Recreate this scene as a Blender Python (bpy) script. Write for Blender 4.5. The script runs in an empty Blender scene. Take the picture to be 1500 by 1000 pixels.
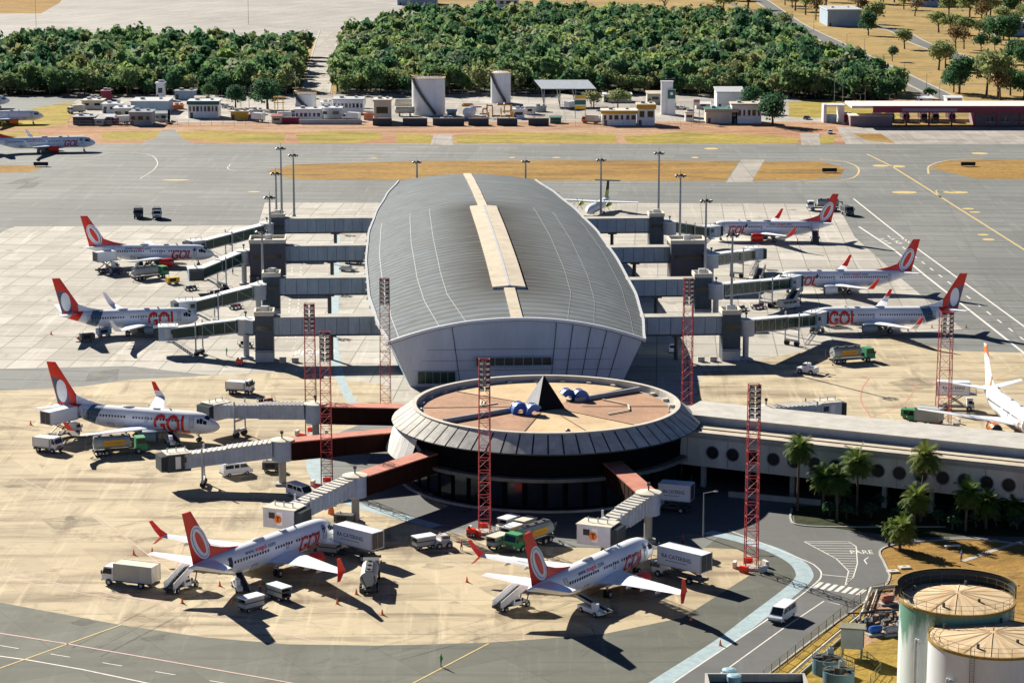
import bpy, bmesh, math, random
import numpy as np
from mathutils import Vector, Matrix
random.seed(7); np.random.seed(7)
S = bpy.context.scene
COL = S.collection
R = math.radians
# ---------------------------------------------------------------- camera model
CAMH, TH, F = 100.0, R(11.1), 3600.0
CT, ST = math.cos(TH), math.sin(TH)
cd = bpy.data.cameras.new('camera'); cam = bpy.data.objects.new('camera', cd); COL.objects.link(cam)
cam.location = (0, 0, CAMH); cam.rotation_euler = (math.pi/2-TH, 0, 0)
cd.sensor_width = 36; cd.lens = F/1500*36; cd.clip_start = 1; cd.clip_end = 12000
S.camera = cam
def P(px, py, z=0.0):
    """point of the plane at height z seen at a photo pixel (1500x1000)"""
    u, v = (px-750)/F, (py-500)/F
    t = (CAMH-z)/(ST+v*CT)
    return Vector((u*t, t*(CT-v*ST), z))
def ZT(Y, py):
    """height at ground distance Y that shows at photo row py"""
    v = (py-500)/F
    return CAMH+Y*(-ST-v*CT)/(CT-v*ST)
AX = Vector((-0.058, 1, 0)).normalized(); RX = Vector((AX.y, -AX.x, 0))   # axis of the pier
# ---------------------------------------------------------------- mesh builder
class MB:
    def __init__(s): s.v = []; s.f = []
    def add(s, vs, fs):
        n = len(s.v); s.v += [tuple(p) for p in vs]; s.f += [tuple(i+n for i in f) for f in fs]; return s
    def quad(s, *p): return s.add(p, [tuple(range(len(p)))])
    def box(s, c, d, rz=0, taper=1):
        cx, cy, cz = c; a, b, h = d[0]/2, d[1]/2, d[2]/2; co, si = math.cos(rz), math.sin(rz); vs = []
        for z, k in ((-h, 1), (h, taper)):
            for x, y in ((-a, -b), (a, -b), (a, b), (-a, b)):
                x, y = x*k, y*k
                vs.append((cx+x*co-y*si, cy+x*si+y*co, cz+z))
        return s.add(vs, [(3, 2, 1, 0), (4, 5, 6, 7), (0, 1, 5, 4), (1, 2, 6, 5), (2, 3, 7, 6), (3, 0, 4, 7)])
    def b2(s, x0, x1, y0, y1, z0, z1): return s.box(((x0+x1)/2, (y0+y1)/2, (z0+z1)/2), (x1-x0, y1-y0, z1-z0))
    def beam(s, a, b, w, h, w2=None, h2=None):
        a, b = Vector(a), Vector(b); d = (b-a).normalized()
        r = d.cross(Vector((0, 0, 1)))
        r = Vector((1, 0, 0)) if r.length < 1e-4 else r.normalized()
        u = r.cross(d); vs = []
        for p, ww, hh in ((a, w, h), (b, w2 or w, h2 or h)):
            for i, j in ((-1, -1), (1, -1), (1, 1), (-1, 1)): vs.append(p+r*(i*ww/2)+u*(j*hh/2))
        return s.add(vs, [(0, 1, 2, 3), (7, 6, 5, 4), (0, 4, 5, 1), (1, 5, 6, 2), (2, 6, 7, 3), (3, 7, 4, 0)])
    def tube(s, a, b, r, n=8, r2=None):
        a, b = Vector(a), Vector(b); d = (b-a).normalized()
        x = d.orthogonal().normalized(); y = d.cross(x); r2 = r if r2 is None else r2; vs = []
        for p, q in ((a, r), (b, r2)):
            for i in range(n):
                t = 2*math.pi*i/n; vs.append(p+(x*math.cos(t)+y*math.sin(t))*q)
        fs = [(i, (i+1) % n, n+(i+1) % n, n+i) for i in range(n)]
        return s.add(vs, fs+[tuple(range(n-1, -1, -1)), tuple(range(n, 2*n))])
    def path(s, pts, r, n=6):
        for a, b in zip(pts, pts[1:]): s.tube(a, b, r, n)
        return s
    def lathe(s, prof, n=48, c=(0, 0, 0), a0=0, a1=360, axis='z', caps=False):
        full = abs(a1-a0) >= 360; m = n if full else n+1; vs = []
        for r, z in prof:
            for i in range(m):
                t = R(a0+(a1-a0)*i/n); x, y = r*math.cos(t), r*math.sin(t)
                vs.append((c[0]+x, c[1]+y, c[2]+z) if axis == 'z' else (c[0]+z, c[1]+x, c[2]+y))
        fs = []
        for k in range(len(prof)-1):
            for i in range(n):
                j = (i+1) % m; fs.append((k*m+i, k*m+j, (k+1)*m+j, (k+1)*m+i))
        if caps: fs += [tuple(range(m-1, -1, -1)), tuple(range((len(prof)-1)*m, len(prof)*m))]
        return s.add(vs, fs)
    def prism(s, poly, z0, z1):
        n = len(poly); vs = [(p[0], p[1], z0) for p in poly]+[(p[0], p[1], z1) for p in poly]
        return s.add(vs, [tuple(range(n-1, -1, -1)), tuple(range(n, 2*n))]+[(i, (i+1) % n, n+(i+1) % n, n+i) for i in range(n)])
    def sweep(s, poly, a, b):                     # polygon in (side, up) swept from a to b
        a, b = Vector(a), Vector(b); d = (b-a).normalized(); r = d.cross(Vector((0, 0, 1))).normalized(); u = r.cross(d); n = len(poly)
        vs = [p+r*i+u*j for p in (a, b) for i, j in poly]
        return s.add(vs, [tuple(range(n-1, -1, -1)), tuple(range(n, 2*n))]+[(i, (i+1) % n, n+(i+1) % n, n+i) for i in range(n)])
    def grid(s, rows):                            # rows of equal length
        n = len(rows[0]); vs = [p for r in rows for p in r]
        return s.add(vs, [(k*n+i, k*n+i+1, (k+1)*n+i+1, (k+1)*n+i) for k in range(len(rows)-1) for i in range(n-1)])
    def ball(s, c, rx, ry, rz, n=10, m=7):
        rows = []
        for k in range(m+1):
            p = math.pi*k/m
            rows.append([(c[0]+rx*math.sin(p)*math.cos(2*math.pi*i/n), c[1]+ry*math.sin(p)*math.sin(2*math.pi*i/n), c[2]+rz*math.cos(p)) for i in range(n+1)])
        return s.grid(rows)
    def build(s, name, mat, parent=None, smooth=False, off=None):
        me = bpy.data.meshes.new(name)
        vs = s.v if off is None else [(p[0]-off[0], p[1]-off[1], p[2]-off[2]) for p in s.v]
        me.from_pydata(vs, [], s.f)
        bm = bmesh.new(); bm.from_mesh(me)
        bmesh.ops.remove_doubles(bm, verts=bm.verts, dist=1e-4) if smooth else None
        bmesh.ops.recalc_face_normals(bm, faces=bm.faces); bm.to_mesh(me); bm.free()
        if smooth:
            me.shade_smooth()
            if smooth != 2: me.set_sharp_from_angle(angle=R(40))
        me.materials.append(mat)
        o = bpy.data.objects.new(name, me); COL.objects.link(o)
        if parent is not None: o.parent = parent
        return o
def tag(o, label=None, cat=None, group=None, kind=None):
    if label: o['label'] = label
    if cat: o['category'] = cat
    if group: o['group'] = group
    if kind: o['kind'] = kind
    return o
def thing(name, loc, rz, label, cat, group=None):
    o = bpy.data.objects.new(name, None); COL.objects.link(o); o.empty_display_size = .5
    o.location = loc; o.rotation_euler = (0, 0, rz); return tag(o, label, cat, group)
KIDS = {}
def copy_tree(o, parent=None):
    c = o.copy(); COL.objects.link(c)
    if parent is not None: c.parent = parent
    for ch in list(o.children): copy_tree(ch, c)
    return c
def place(root, px, py, head=None, rz=None, label=None, group=None):
    root.location = P(px, py)
    if head is not None:
        d = P(*head)-P(px, py); rz = math.atan2(d.y, d.x)
    if rz is not None: root.rotation_euler = (0, 0, rz)
    if label: root['label'] = label
    if group: root['group'] = group
    return root
# ---------------------------------------------------------------- materials
def nodes(name):
    m = bpy.data.materials.new(name); m.use_nodes = True; nt = m.node_tree
    return m, nt, nt.nodes['Principled BSDF']
def N(nt, t, **k):
    n = nt.nodes.new(t)
    for a, b in k.items():
        if a in n.inputs: n.inputs[a].default_value = b
        else: setattr(n, a, b)
    return n
def c4(c): return (c[0], c[1], c[2], 1)
def ramp(nt, fac, stops):
    n = N(nt, 'ShaderNodeValToRGB'); e = n.color_ramp.elements
    while len(e) < len(stops): e.new(.5)
    for i, (p, c) in enumerate(stops): e[i].position = p; e[i].color = c4(c) if hasattr(c, '__len__') else (c, c, c, 1)
    nt.links.new(fac, n.inputs[0]); return n.outputs[0]
def mix(nt, fac, a, b, mode='MIX'):
    n = N(nt, 'ShaderNodeMix', data_type='RGBA', blend_type=mode)
    for i, x in ((0, fac), (6, a), (7, b)):
        if hasattr(x, 'is_linked'): nt.links.new(x, n.inputs[i])
        elif i == 0: n.inputs[0].default_value = x
        else: n.inputs[i].default_value = c4(x)
    return n.outputs[2]
def wpos(nt, rot=0, scale=(1, 1, 1), loc=(0, 0, 0), obj=False):
    if obj: src = N(nt, 'ShaderNodeTexCoord').outputs['Object']
    else: src = N(nt, 'ShaderNodeNewGeometry').outputs['Position']
    mp = N(nt, 'ShaderNodeMapping'); mp.inputs['Rotation'].default_value = (0, 0, rot)
    mp.inputs['Scale'].default_value = scale; mp.inputs['Location'].default_value = loc
    nt.links.new(src, mp.inputs[0]); return mp.outputs[0]
def noise(nt, vec, scale, detail=4, rough=.6, dist=0):
    n = N(nt, 'ShaderNodeTexNoise', Scale=scale, Detail=detail, Roughness=rough, Distortion=dist); nt.links.new(vec, n.inputs['Vector']); return n.outputs[0]
MC = {}
def mat(name, col, rough=.55, metal=0, vary=.18, sc=.6, trans=0, spec=None, streak=False):
    """paint or plain material with weathering: a noise that darkens and shifts the base colour"""
    if name in MC: return MC[name]
    m, nt, b = nodes(name); b.inputs['Roughness'].default_value = rough; b.inputs['Metallic'].default_value = metal
    if spec is not None: b.inputs['Specular IOR Level'].default_value = spec
    if spec is not None: b.inputs['Specular IOR Level'].default_value = spec
    if vary:
        p = wpos(nt, scale=(1, 1, .25 if streak else 1), obj=True)
        f = noise(nt, p, sc, 5, .65); g = noise(nt, p, sc*9, 3, .6)
        c = mix(nt, ramp(nt, f, [(.3, 0), (.75, 1)]), [x*(1-vary) for x in col], [min(1, x*(1+vary*.5)) for x in col])
        c = mix(nt, ramp(nt, g, [(.45, 0), (.8, vary)]), c, [x*.45 for x in col])
        nt.links.new(c, b.inputs['Base Color'])
        rr = ramp(nt, g, [(.3, max(0, rough-.1)), (.7, min(1, rough+.12))]); nt.links.new(rr, b.inputs['Roughness'])
    else: b.inputs['Base Color'].default_value = c4(col)
    MC[name] = m; return m
def glass(name, col, rough=.12):
    m, nt, b = nodes(name); b.inputs['Roughness'].default_value = rough; b.inputs['IOR'].default_value = 1.5
    f = noise(nt, wpos(nt, obj=True), .5, 2)
    nt.links.new(mix(nt, f, [x*.6 for x in col], [x*1.5 for x in col]), b.inputs['Base Color']); return m
def pave(name, c1, c2, stain, jw, jh, jcol, mort, rot, st_amt=.5, patches=.12, streak=(.03, .12), tyre=0, tile=True, tj=0):
    m, nt, b = nodes(name); b.inputs['Roughness'].default_value = .88
    p = wpos(nt, rot)
    big = noise(nt, p, .012, 5, .6); fine = noise(nt, p, .35, 6, .7)
    c = mix(nt, ramp(nt, big, [(.35, 0), (.65, 1)]), c1, c2)
    c = mix(nt, ramp(nt, fine, [(.3, 0), (.7, .35)]), c, [x*.72 for x in c1])
    if tile:
        br = N(nt, 'ShaderNodeTexBrick', offset=0.0, squash=1.0, Scale=1.0)
        br.inputs['Brick Width'].default_value = jw; br.inputs['Row Height'].default_value = jh
        br.inputs['Mortar Size'].default_value = mort; br.inputs['Mortar Smooth'].default_value = .3
        br.inputs['Color1'].default_value = (1, 1, 1, 1); br.inputs['Color2'].default_value = c4([1-patches]*3); br.inputs['Mortar'].default_value = c4(jcol)
        br.inputs['Bias'].default_value = -.2
        nt.links.new(p, br.inputs['Vector']); c = mix(nt, 1.0, c, br.outputs[0], 'MULTIPLY')
    s1 = noise(nt, wpos(nt, rot+.5, (streak[0], streak[1], 1)), 1.0, 6, .62, .6)
    c = mix(nt, ramp(nt, s1, [(.5, 0), (.72, st_amt)]), c, stain)
    s2 = noise(nt, wpos(nt, -.35, (streak[1]*1.3, streak[0]*1.2, 1), (9, 4, 0)), 1.0, 5, .65, .4)
    c = mix(nt, ramp(nt, s2, [(.56, 0), (.8, st_amt*.8)]), c, [x*.55 for x in stain])
    if tj:
        sy = N(nt, 'ShaderNodeSeparateXYZ'); nt.links.new(p, sy.inputs[0]); md = N(nt, 'ShaderNodeMath', operation='PINGPONG'); nt.links.new(sy.outputs[1], md.inputs[0]); md.inputs[1].default_value = jh/2
        w = noise(nt, p, .15, 2); ad = N(nt, 'ShaderNodeMath', operation='MULTIPLY_ADD'); nt.links.new(w, ad.inputs[0]); ad.inputs[1].default_value = -tj*1.6; nt.links.new(md.outputs[0], ad.inputs[2])
        c = mix(nt, ramp(nt, ad.outputs[0], [(0, .75), (.02, 0)]), c, [x*.5 for x in c1])
    s4 = noise(nt, wpos(nt, rot+.9, (.02, .45, 1), (7, 2, 0)), 1.0, 6, .7, .5); c = mix(nt, ramp(nt, s4, [(.54, 0), (.68, st_amt*.55)]), c, [x*.5 for x in stain])
    s5 = noise(nt, wpos(nt, rot-.6, (.5, .03, 1), (1, 8, 0)), 1.0, 5, .7, .3); c = mix(nt, ramp(nt, s5, [(.55, 0), (.72, st_amt*.45)]), c, [min(1, x*1.35) for x in c2])
    s6 = noise(nt, wpos(nt, 0, (.09, .09, 1), (2, 2, 0)), 1.0, 7, .75, .8); c = mix(nt, ramp(nt, s6, [(.57, 0), (.7, st_amt*.85)]), c, [stain[0]*.75, stain[1]*.62, stain[2]*.5])
    if tyre:
        s3 = noise(nt, wpos(nt, 0, (.006, .35, 1), (3, 1, 0)), 1.0, 4, .6, .2)
        c = mix(nt, ramp(nt, s3, [(.5, 0), (.75, tyre)]), c, [x*.45 for x in c1])
    nt.links.new(c, b.inputs['Base Color'])
    bp = N(nt, 'ShaderNodeBump', Strength=.25, Distance=.05); nt.links.new(fine, bp.inputs['Height']); nt.links.new(bp.outputs[0], b.inputs['Normal'])
    return m
def turf(name, cols, sc=.03, sc2=.5, st=None):
    m, nt, b = nodes(name); b.inputs['Roughness'].default_value = .95; b.inputs['Specular IOR Level'].default_value = .1
    p = wpos(nt, 0, st or (1, 1, 1)); f = noise(nt, p, sc, 7, .68, .4); g = noise(nt, wpos(nt), sc2, 4, .7)
    k = len(cols); c = ramp(nt, f, [(.28+.44*i/(k-1), q) for i, q in enumerate(cols)])
    c = mix(nt, ramp(nt, g, [(.35, 0), (.75, .55)]), c, [x*.5 for x in cols[0]])
    h = noise(nt, wpos(nt, .2, (.3, 1, 1)), sc*2.2, 7, .75, .6); c = mix(nt, ramp(nt, h, [(.5, 0), (.66, .7)]), c, [cols[0][0]*.62, cols[0][1]*.6, cols[0][2]*.9]); c = mix(nt, ramp(nt, h, [(.3, .5), (.42, 0)]), c, [min(1, x*1.25) for x in cols[-2]])
    nt.links.new(c, b.inputs['Base Color'])
    bp = N(nt, 'ShaderNodeBump', Strength=.6, Distance=.4); nt.links.new(g, bp.inputs['Height']); nt.links.new(bp.outputs[0], b.inputs['Normal']); return m
def leafmat(name, dark, light, hue):
    m, nt, b = nodes(name); b.inputs['Roughness'].default_value = .75; b.inputs['Specular IOR Level'].default_value = .15
    f = noise(nt, wpos(nt), .06, 3, .6); g = noise(nt, wpos(nt), .5, 3, .6)
    c = ramp(nt, f, [(.32, dark), (.52, light), (.7, hue)])
    c = mix(nt, ramp(nt, g, [(.4, 0), (.7, .45)]), c, [x*1.5 for x in light])
    nt.links.new(c, b.inputs['Base Color'])
    tr = N(nt, 'ShaderNodeBsdfTranslucent'); nt.links.new(c, tr.inputs[0]); ms = N(nt, 'ShaderNodeMixShader'); ms.inputs[0].default_value = .46
    nt.links.new(b.outputs[0], ms.inputs[1]); nt.links.new(tr.outputs[0], ms.inputs[2]); nt.links.new(ms.outputs[0], nt.nodes['Material Output'].inputs[0]); return m
M = {}
M['white'] = mat('white_paint', (.84, .86, .88), .32, vary=.1, sc=.25)
def m_jet():
    m, nt, b = nodes('aircraft_skin'); b.inputs['Roughness'].default_value = .3; p = wpos(nt, obj=True); s = N(nt, 'ShaderNodeSeparateXYZ'); nt.links.new(p, s.inputs[0])
    pp = N(nt, 'ShaderNodeMath', operation='PINGPONG'); nt.links.new(s.outputs[0], pp.inputs[0]); pp.inputs[1].default_value = 1.1
    d = noise(nt, wpos(nt, 0, (.12, 1, 1.6), obj=True), 1.4, 5, .65); f = noise(nt, p, .3, 3)
    c = mix(nt, ramp(nt, f, [(.35, 0), (.7, 1)]), (.84, .88, .93), (.90, .92, .95)); c = mix(nt, ramp(nt, pp.outputs[0], [(.0, .28), (.035, 0)]), c, (.4, .44, .5)); c = mix(nt, ramp(nt, d, [(.5, 0), (.78, .3)]), c, (.5, .53, .56))
    nt.links.new(c, b.inputs['Base Color']); return m
M['jet'] = m_jet()
M['red'] = mat('red_paint', (.86, .035, .015), .35, vary=.12)
M['orange'] = mat('orange_paint', (.85, .2, .03), .4, vary=.12)
M['navy'] = mat('navy_paint', (.02, .03, .14), .4, vary=.1)
M['slate'] = mat('slate_paint', (.07, .14, .22), .4, vary=.1)
M['grey'] = mat('grey_paint', (.33, .35, .37), .5, vary=.2)
M['lgrey'] = mat('light_grey_paint', (.52, .54, .56), .5, vary=.18)
M['dgrey'] = mat('dark_grey_paint', (.07, .075, .08), .5, vary=.3)
M['black'] = mat('black_rubber', (.015, .015, .017), .7, vary=.3)
M['dark'] = mat('dark_panel', (.03, .045, .06), .5, vary=.3)
M['steel'] = mat('galvanised_steel', (.3, .33, .35), .45, .5, vary=.2)
M['mast_red'] = mat('mast_red_paint', (.46, .045, .05), .6, vary=.3, sc=2)
M['brown'] = mat('brown_steel', (.03, .011, .009), .75, vary=.3, spec=.08)
M['rust_roof'] = mat('faded_red_roof', (.5, .17, .11), .75, vary=.3, sc=.5)
M['conc'] = mat('weathered_concrete', (.42, .41, .37), .85, vary=.3, sc=.35, streak=True)
M['panelconc'] = mat('panel_concrete', (.54, .53, .49), .85, vary=.4, sc=.5, streak=True)
M['cream'] = mat('cream_paint', (.62, .58, .48), .7, vary=.2, sc=.3, streak=True)
M['bluewall'] = mat('blue_grey_cladding', (.36, .48, .6), .5, vary=.2, sc=.3, streak=True)
M['walkway'] = mat('walkway_cladding', (.42, .50, .57), .6, vary=.3, sc=.35, streak=True)
M['yellow'] = mat('yellow_paint', (.75, .45, .03), .5, vary=.2)
M['green'] = mat('green_paint', (.03, .3, .12), .5, vary=.2)
M['vest'] = mat('green_vest', (.1, .55, .15), .7, vary=.1)
M['skin'] = mat('skin', (.3, .17, .11), .6, vary=.1)
M['blue'] = mat('blue_duct_paint', (.03, .13, .5), .4, vary=.15)
M['maroon'] = mat('maroon_paint', (.28, .03, .06), .6, vary=.2)
M['pinkwall'] = mat('pink_render', (.5, .28, .27), .8, vary=.2)
M['greenroof'] = mat('green_roof', (.03, .14, .1), .6, vary=.2)
M['glass'] = glass('window_glass', (.012, .018, .025)); M['gglass'] = glass('green_glass', (.01, .045, .03), .2)
M['tanmem'] = mat('tan_roof_membrane', (.60, .43, .24), .85, vary=.3, sc=.15)
M['brownmem'] = mat('brown_roof_membrane', (.40, .22, .125), .85, vary=.35, sc=.2)
M['tarp'] = mat('grey_green_tarp', (.42, .46, .45), .6, vary=.2)
M['bark'] = mat('bark', (.12, .085, .06), .9, vary=.3, sc=2)
M['tanroof'] = mat('tan_roof', (.54, .47, .36), .85, vary=.25, sc=.3)
M['stair'] = mat('stair_grey', (.32, .38, .42), .5, vary=.2)
# ---------------------------------------------------------------- lettering
def text2d(s, size, shear=0, bold=0, cut=.25):
    """flat letters as (verts, faces), origin at lower left, cut into bands so that they can follow a curved skin"""
    cu = bpy.data.curves.new('t', 'FONT'); cu.body = s; cu.size = size; cu.shear = shear; cu.offset = bold; cu.resolution_u = 3
    o = bpy.data.objects.new('t', cu); COL.objects.link(o); bpy.context.view_layer.update()
    me = bpy.data.meshes.new_from_object(o.evaluated_get(bpy.context.evaluated_depsgraph_get()))
    bm = bmesh.new(); bm.from_mesh(me)
    if cut:
        z = -size
        while z < size*1.5:
            bmesh.ops.bisect_plane(bm, geom=bm.verts[:]+bm.edges[:]+bm.faces[:], plane_co=(0, z, 0), plane_no=(0, 1, 0)); z += cut
    bm.verts.index_update(); vs = [(v.co.x, v.co.y) for v in bm.verts]; fs = [tuple(v.index for v in f.verts) for f in bm.faces]
    bm.free(); bpy.data.objects.remove(o); bpy.data.curves.remove(cu); bpy.data.meshes.remove(me)
    return vs, fs
def wid(vs): return max(v[0] for v in vs)
# ---------------------------------------------------------------- light
EL = R(28.5); AZ = Vector((-.575, .818, 0)).normalized()
SUN = Vector((AZ.x*math.cos(EL), AZ.y*math.cos(EL), math.sin(EL)))
w = bpy.data.worlds.new('World'); S.world = w; w.use_nodes = True; nt = w.node_tree
sk = N(nt, 'ShaderNodeTexSky', sky_type='NISHITA', sun_disc=False, sun_elevation=EL, sun_rotation=math.atan2(AZ.x, AZ.y), altitude=1000, air_density=.37, dust_density=.05, ozone_density=4)
nt.links.new(sk.outputs[0], nt.nodes['Background'].inputs[0]); nt.nodes['Background'].inputs[1].default_value = .05
ld = bpy.data.lights.new('sun', 'SUN'); ld.energy = 5.0; ld.angle = R(.5); ld.color = (1, .92, .79)
lo = bpy.data.objects.new('sun', ld); COL.objects.link(lo); lo.rotation_euler = (-SUN).to_track_quat('-Z', 'Y').to_euler(); lo.location = (-200, 300, 400)
S.view_settings.view_transform = 'Standard'; S.view_settings.look = 'None'; S.view_settings.exposure = 1.1; S.view_settings.gamma = 1
S.cycles.max_bounces = 5; S.cycles.diffuse_bounces = 3; S.cycles.transparent_max_bounces = 4; S.cycles.caustics_reflective = False
# ================================================================ SETTING
def cat(pts, n=8):                              # Catmull-Rom through points
    pts = [Vector(p) for p in pts]; q = [2*pts[0]-pts[1]]+pts+[2*pts[-1]-pts[-2]]; out = []
    for i in range(1, len(q)-2):
        for k in range(n):
            t = k/n; a, b, c, d = q[i-1], q[i], q[i+1], q[i+2]
            out.append(.5*((2*b)+(c-a)*t+(2*a-5*b+4*c-d)*t*t+(3*b-a-3*c+d)*t**3))
    return out+[pts[-1]]
def flat(name, px, z, m, smooth=False, kind='structure'):
    pts = [P(x, y) for x, y in px]
    if smooth: pts = cat(pts+[pts[0]], 6)[:-1]
    b = MB(); b.quad(*[(p.x, p.y, z) for p in pts]); o = b.build(name, m)
    me = o.data
    if me.polygons[0].normal.z < 0: me.flip_normals()
    return tag(o, kind=kind)
def ribbon(b, pts, w, z, dash=None):
    pts = [Vector((p[0], p[1], 0)) for p in pts]; d = []
    L = 0
    for a, c in zip(pts, pts[1:]):
        t = (c-a); l = t.length
        if l < 1e-6: continue
        t /= l; n = Vector((-t.y, t.x, 0))*w/2
        if dash:
            k = 0.0
            while k < l:
                e = min(l, k+dash[0]); p, q = a+t*k, a+t*e
                b.quad((p-n)[:2]+(z,), (q-n)[:2]+(z,), (q+n)[:2]+(z,), (p+n)[:2]+(z,)); k += dash[0]+dash[1]
        else: d.append((a, c))
    if not dash:
        prev = None
        for i, p in enumerate(pts):
            t = (pts[min(i+1, len(pts)-1)]-pts[max(i-1, 0)]).normalized(); n = Vector((-t.y, t.x, 0))*w/2
            cur = ((p-n)[:2]+(z,), (p+n)[:2]+(z,))
            if prev: b.quad(prev[0], cur[0], cur[1], prev[1])
            prev = cur
def line(b, px, w, z, smooth=False, dash=None):
    pts = [P(x, y) for x, y in px]
    if smooth: pts = cat(pts, 8)
    ribbon(b, pts, w, z, dash)
M['field'] = turf('dry_field', [(.2, .17, .05), (.36, .25, .09), (.42, .29, .12), (.28, .26, .08)], .02, .15)
M['dry'] = turf('dry_orange_grass', [(.19, .12, .035), (.33, .19, .05), (.4, .25, .075), (.24, .2, .055)], .05, .5, (.35, 1, 1))
M['lime'] = turf('yellow_green_grass', [(.18, .17, .035), (.34, .28, .05), (.44, .33, .075), (.28, .18, .07)], .06, .4, (.4, 1, 1))
M['dirt'] = turf('red_dirt', [(.3, .13, .06), (.42, .24, .14), (.5, .34, .22), (.24, .15, .09)], .05, .5, (.25, 1, 1))
M['yard'] = pave('yard_paving', (.3, .28, .25), (.46, .43, .39), (.16, .14, .12), 7, 9, (.6, .6, .6), .15, 0, .8, .3, (.04, .1))
M['tarmac'] = pave('taxiway_asphalt', (.135, .15, .148), (.215, .228, .222), (.13, .138, .125), 14, 9, (.72, .72, .72), .1, .1, .7, .22, (.012, .1), .6, tj=.5)
M['slab'] = pave('pale_concrete_slabs', (.40, .38, .335), (.53, .505, .455), (.23, .21, .175), 6.2, 12.4, (.42, .42, .42), .14, .06, .75, .3, (.02, .09), tj=.5)
M['tanslab'] = pave('tan_concrete', (.425, .345, .21), (.535, .455, .305), (.17, .12, .065), 7.5, 7.5, (.8, .78, .76), .07, -.5, 1.0, .2, (.035, .2))
M['roadtar'] = pave('road_asphalt', (.085, .09, .092), (.13, .135, .135), (.07, .072, .07), 20, 20, (.8, .8, .8), .04, .7, .5, .04)
M['farslab'] = pave('far_concrete', (.27, .26, .24), (.36, .345, .32), (.24, .225, .2), 14, 20, (.5, .5, .5), .4, .3, .6, .25)
M['bed'] = turf('garden_soil', [(.02, .03, .012), (.035, .05, .02), (.06, .05, .03)], .1, .6)
def paint(name, col, wear=.5):
    m, nt, b = nodes(name); b.inputs['Roughness'].default_value = .8
    f = noise(nt, wpos(nt), .8, 5, .7); nt.links.new(mix(nt, ramp(nt, f, [(.42, 0), (.75, wear)]), col, [x*.4 for x in col]), b.inputs['Base Color']); return m
M['pw'] = paint('worn_white_marking', (.68, .66, .62)); M['py'] = paint('worn_yellow_marking', (.55, .42, .17))
M['pb'] = paint('pale_blue_marking', (.32, .43, .47), .6); M['pr'] = paint('worn_pink_marking', (.55, .4, .36)); M['prd'] = paint('worn_red_marking', (.5, .2, .14))
b = MB(); b.quad((-3500, -200, -.06), (3500, -200, -.06), (3500, 7000, -.06), (-3500, 7000, -.06)); tag(b.build('ground', M['field']), kind='structure')
flat('taxiway', [(-500, 211), (2000, 211), (2900, 1150), (-1400, 1150)], 0, M['tarmac'])
M['scrub'] = turf('orange_scrub', [(.2, .16, .03), (.36, .26, .045), (.42, .27, .06), (.2, .2, .045)], .09, .6)
M['lane'] = pave('dark_lane_asphalt', (.085, .094, .074), (.14, .148, .118), (.055, .058, .048), 12, 8, (.66, .66, .66), .1, -.55, .8, .3, (.012, .12), .4)
flat('taxiway', [(-800, 800), (0, 870), (550, 930), (900, 905), (1060, 780), (1180, 790), (1200, 900), (1000, 1150), (-1400, 1150)], .003, M['lane'])
flat('access_track', [(1086, 234), (1120, 234), (1102, 267), (1064, 267)], .008, M['yard'])
flat('dirt_strip', [(-100, 176), (1240, 176), (1330, 205), (1300, 211), (-100, 211)], -.02, M['dirt'])
for q in ([(-60, 192), (55, 194), (60, 199), (-60, 204)], [(148, 196), (165, 193), (238, 192), (232, 200), (205, 206), (150, 205)], [(260, 193), (300, 191), (418, 195), (415, 209), (330, 208), (270, 204)],
          [(432, 196), (480, 192), (555, 194), (562, 203), (520, 210), (440, 209)], [(580, 196), (630, 196), (633, 210), (582, 209)], [(664, 198), (750, 194), (900, 196), (905, 209), (670, 210)],
          [(912, 200), (1000, 193), (1140, 199), (1170, 204), (1168, 210), (920, 210)], [(1203, 199), (1222, 199), (1222, 210), (1200, 210)], [(-60, 178), (100, 150), (112, 152), (98, 182), (60, 188), (-60, 190)]):
    flat('grass_verge', q, .0, M['lime'])
flat('dry_verge', [(1247, 195), (1290, 196), (1312, 210), (1270, 206)], .01, M['dry'])
flat('access_track', [(636, 197), (662, 197), (664, 213), (630, 213)], .02, M['yard']); flat('access_track', [(238, 190), (256, 190), (268, 204), (290, 213), (196, 213), (226, 204)], .02, M['tarmac'])
flat('access_track', [(1172, 196), (1200, 196), (1202, 213), (1174, 213)], .02, M['yard']); flat('fire_station_apron', [(1225, 186), (1700, 186), (1900, 213), (1240, 213)], -.004, M['yard'])
flat('yard', [(88, 138), (1150, 138), (1240, 178), (118, 180)], -.01, M['yard']); flat('parking_ramp', [(-400, 144), (20, 141), (90, 140), (120, 142), (85, 165), (55, 186), (-400, 186)], -.008, M['tarmac'])
flat('bright_lawn', [(1155, 150), (1260, 150), (1330, 165), (1330, 176), (1156, 172)], .0, M['lime'])
flat('far_apron', [(-600, -30), (600, -30), (580, 45), (478, 55), (200, 68), (-600, 68)], -.03, M['farslab']); flat('far_verge', [(-300, -30), (108, -30), (88, 4), (60, 20), (-300, 20)], -.02, M['dry'])
M['litter'] = turf('forest_litter', [(.035, .04, .02), (.06, .055, .03), (.08, .07, .04)], .05, .4)
flat('forest_floor', [(-200, 82), (452, 82), (438, 140), (-200, 140)], -.018, M['litter']); flat('forest_floor', [(491, 140), (1300, 147), (1270, 124), (1180, 76), (1100, 48), (1000, 40), (640, 36), (510, 66)], -.018, M['litter'])
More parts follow.
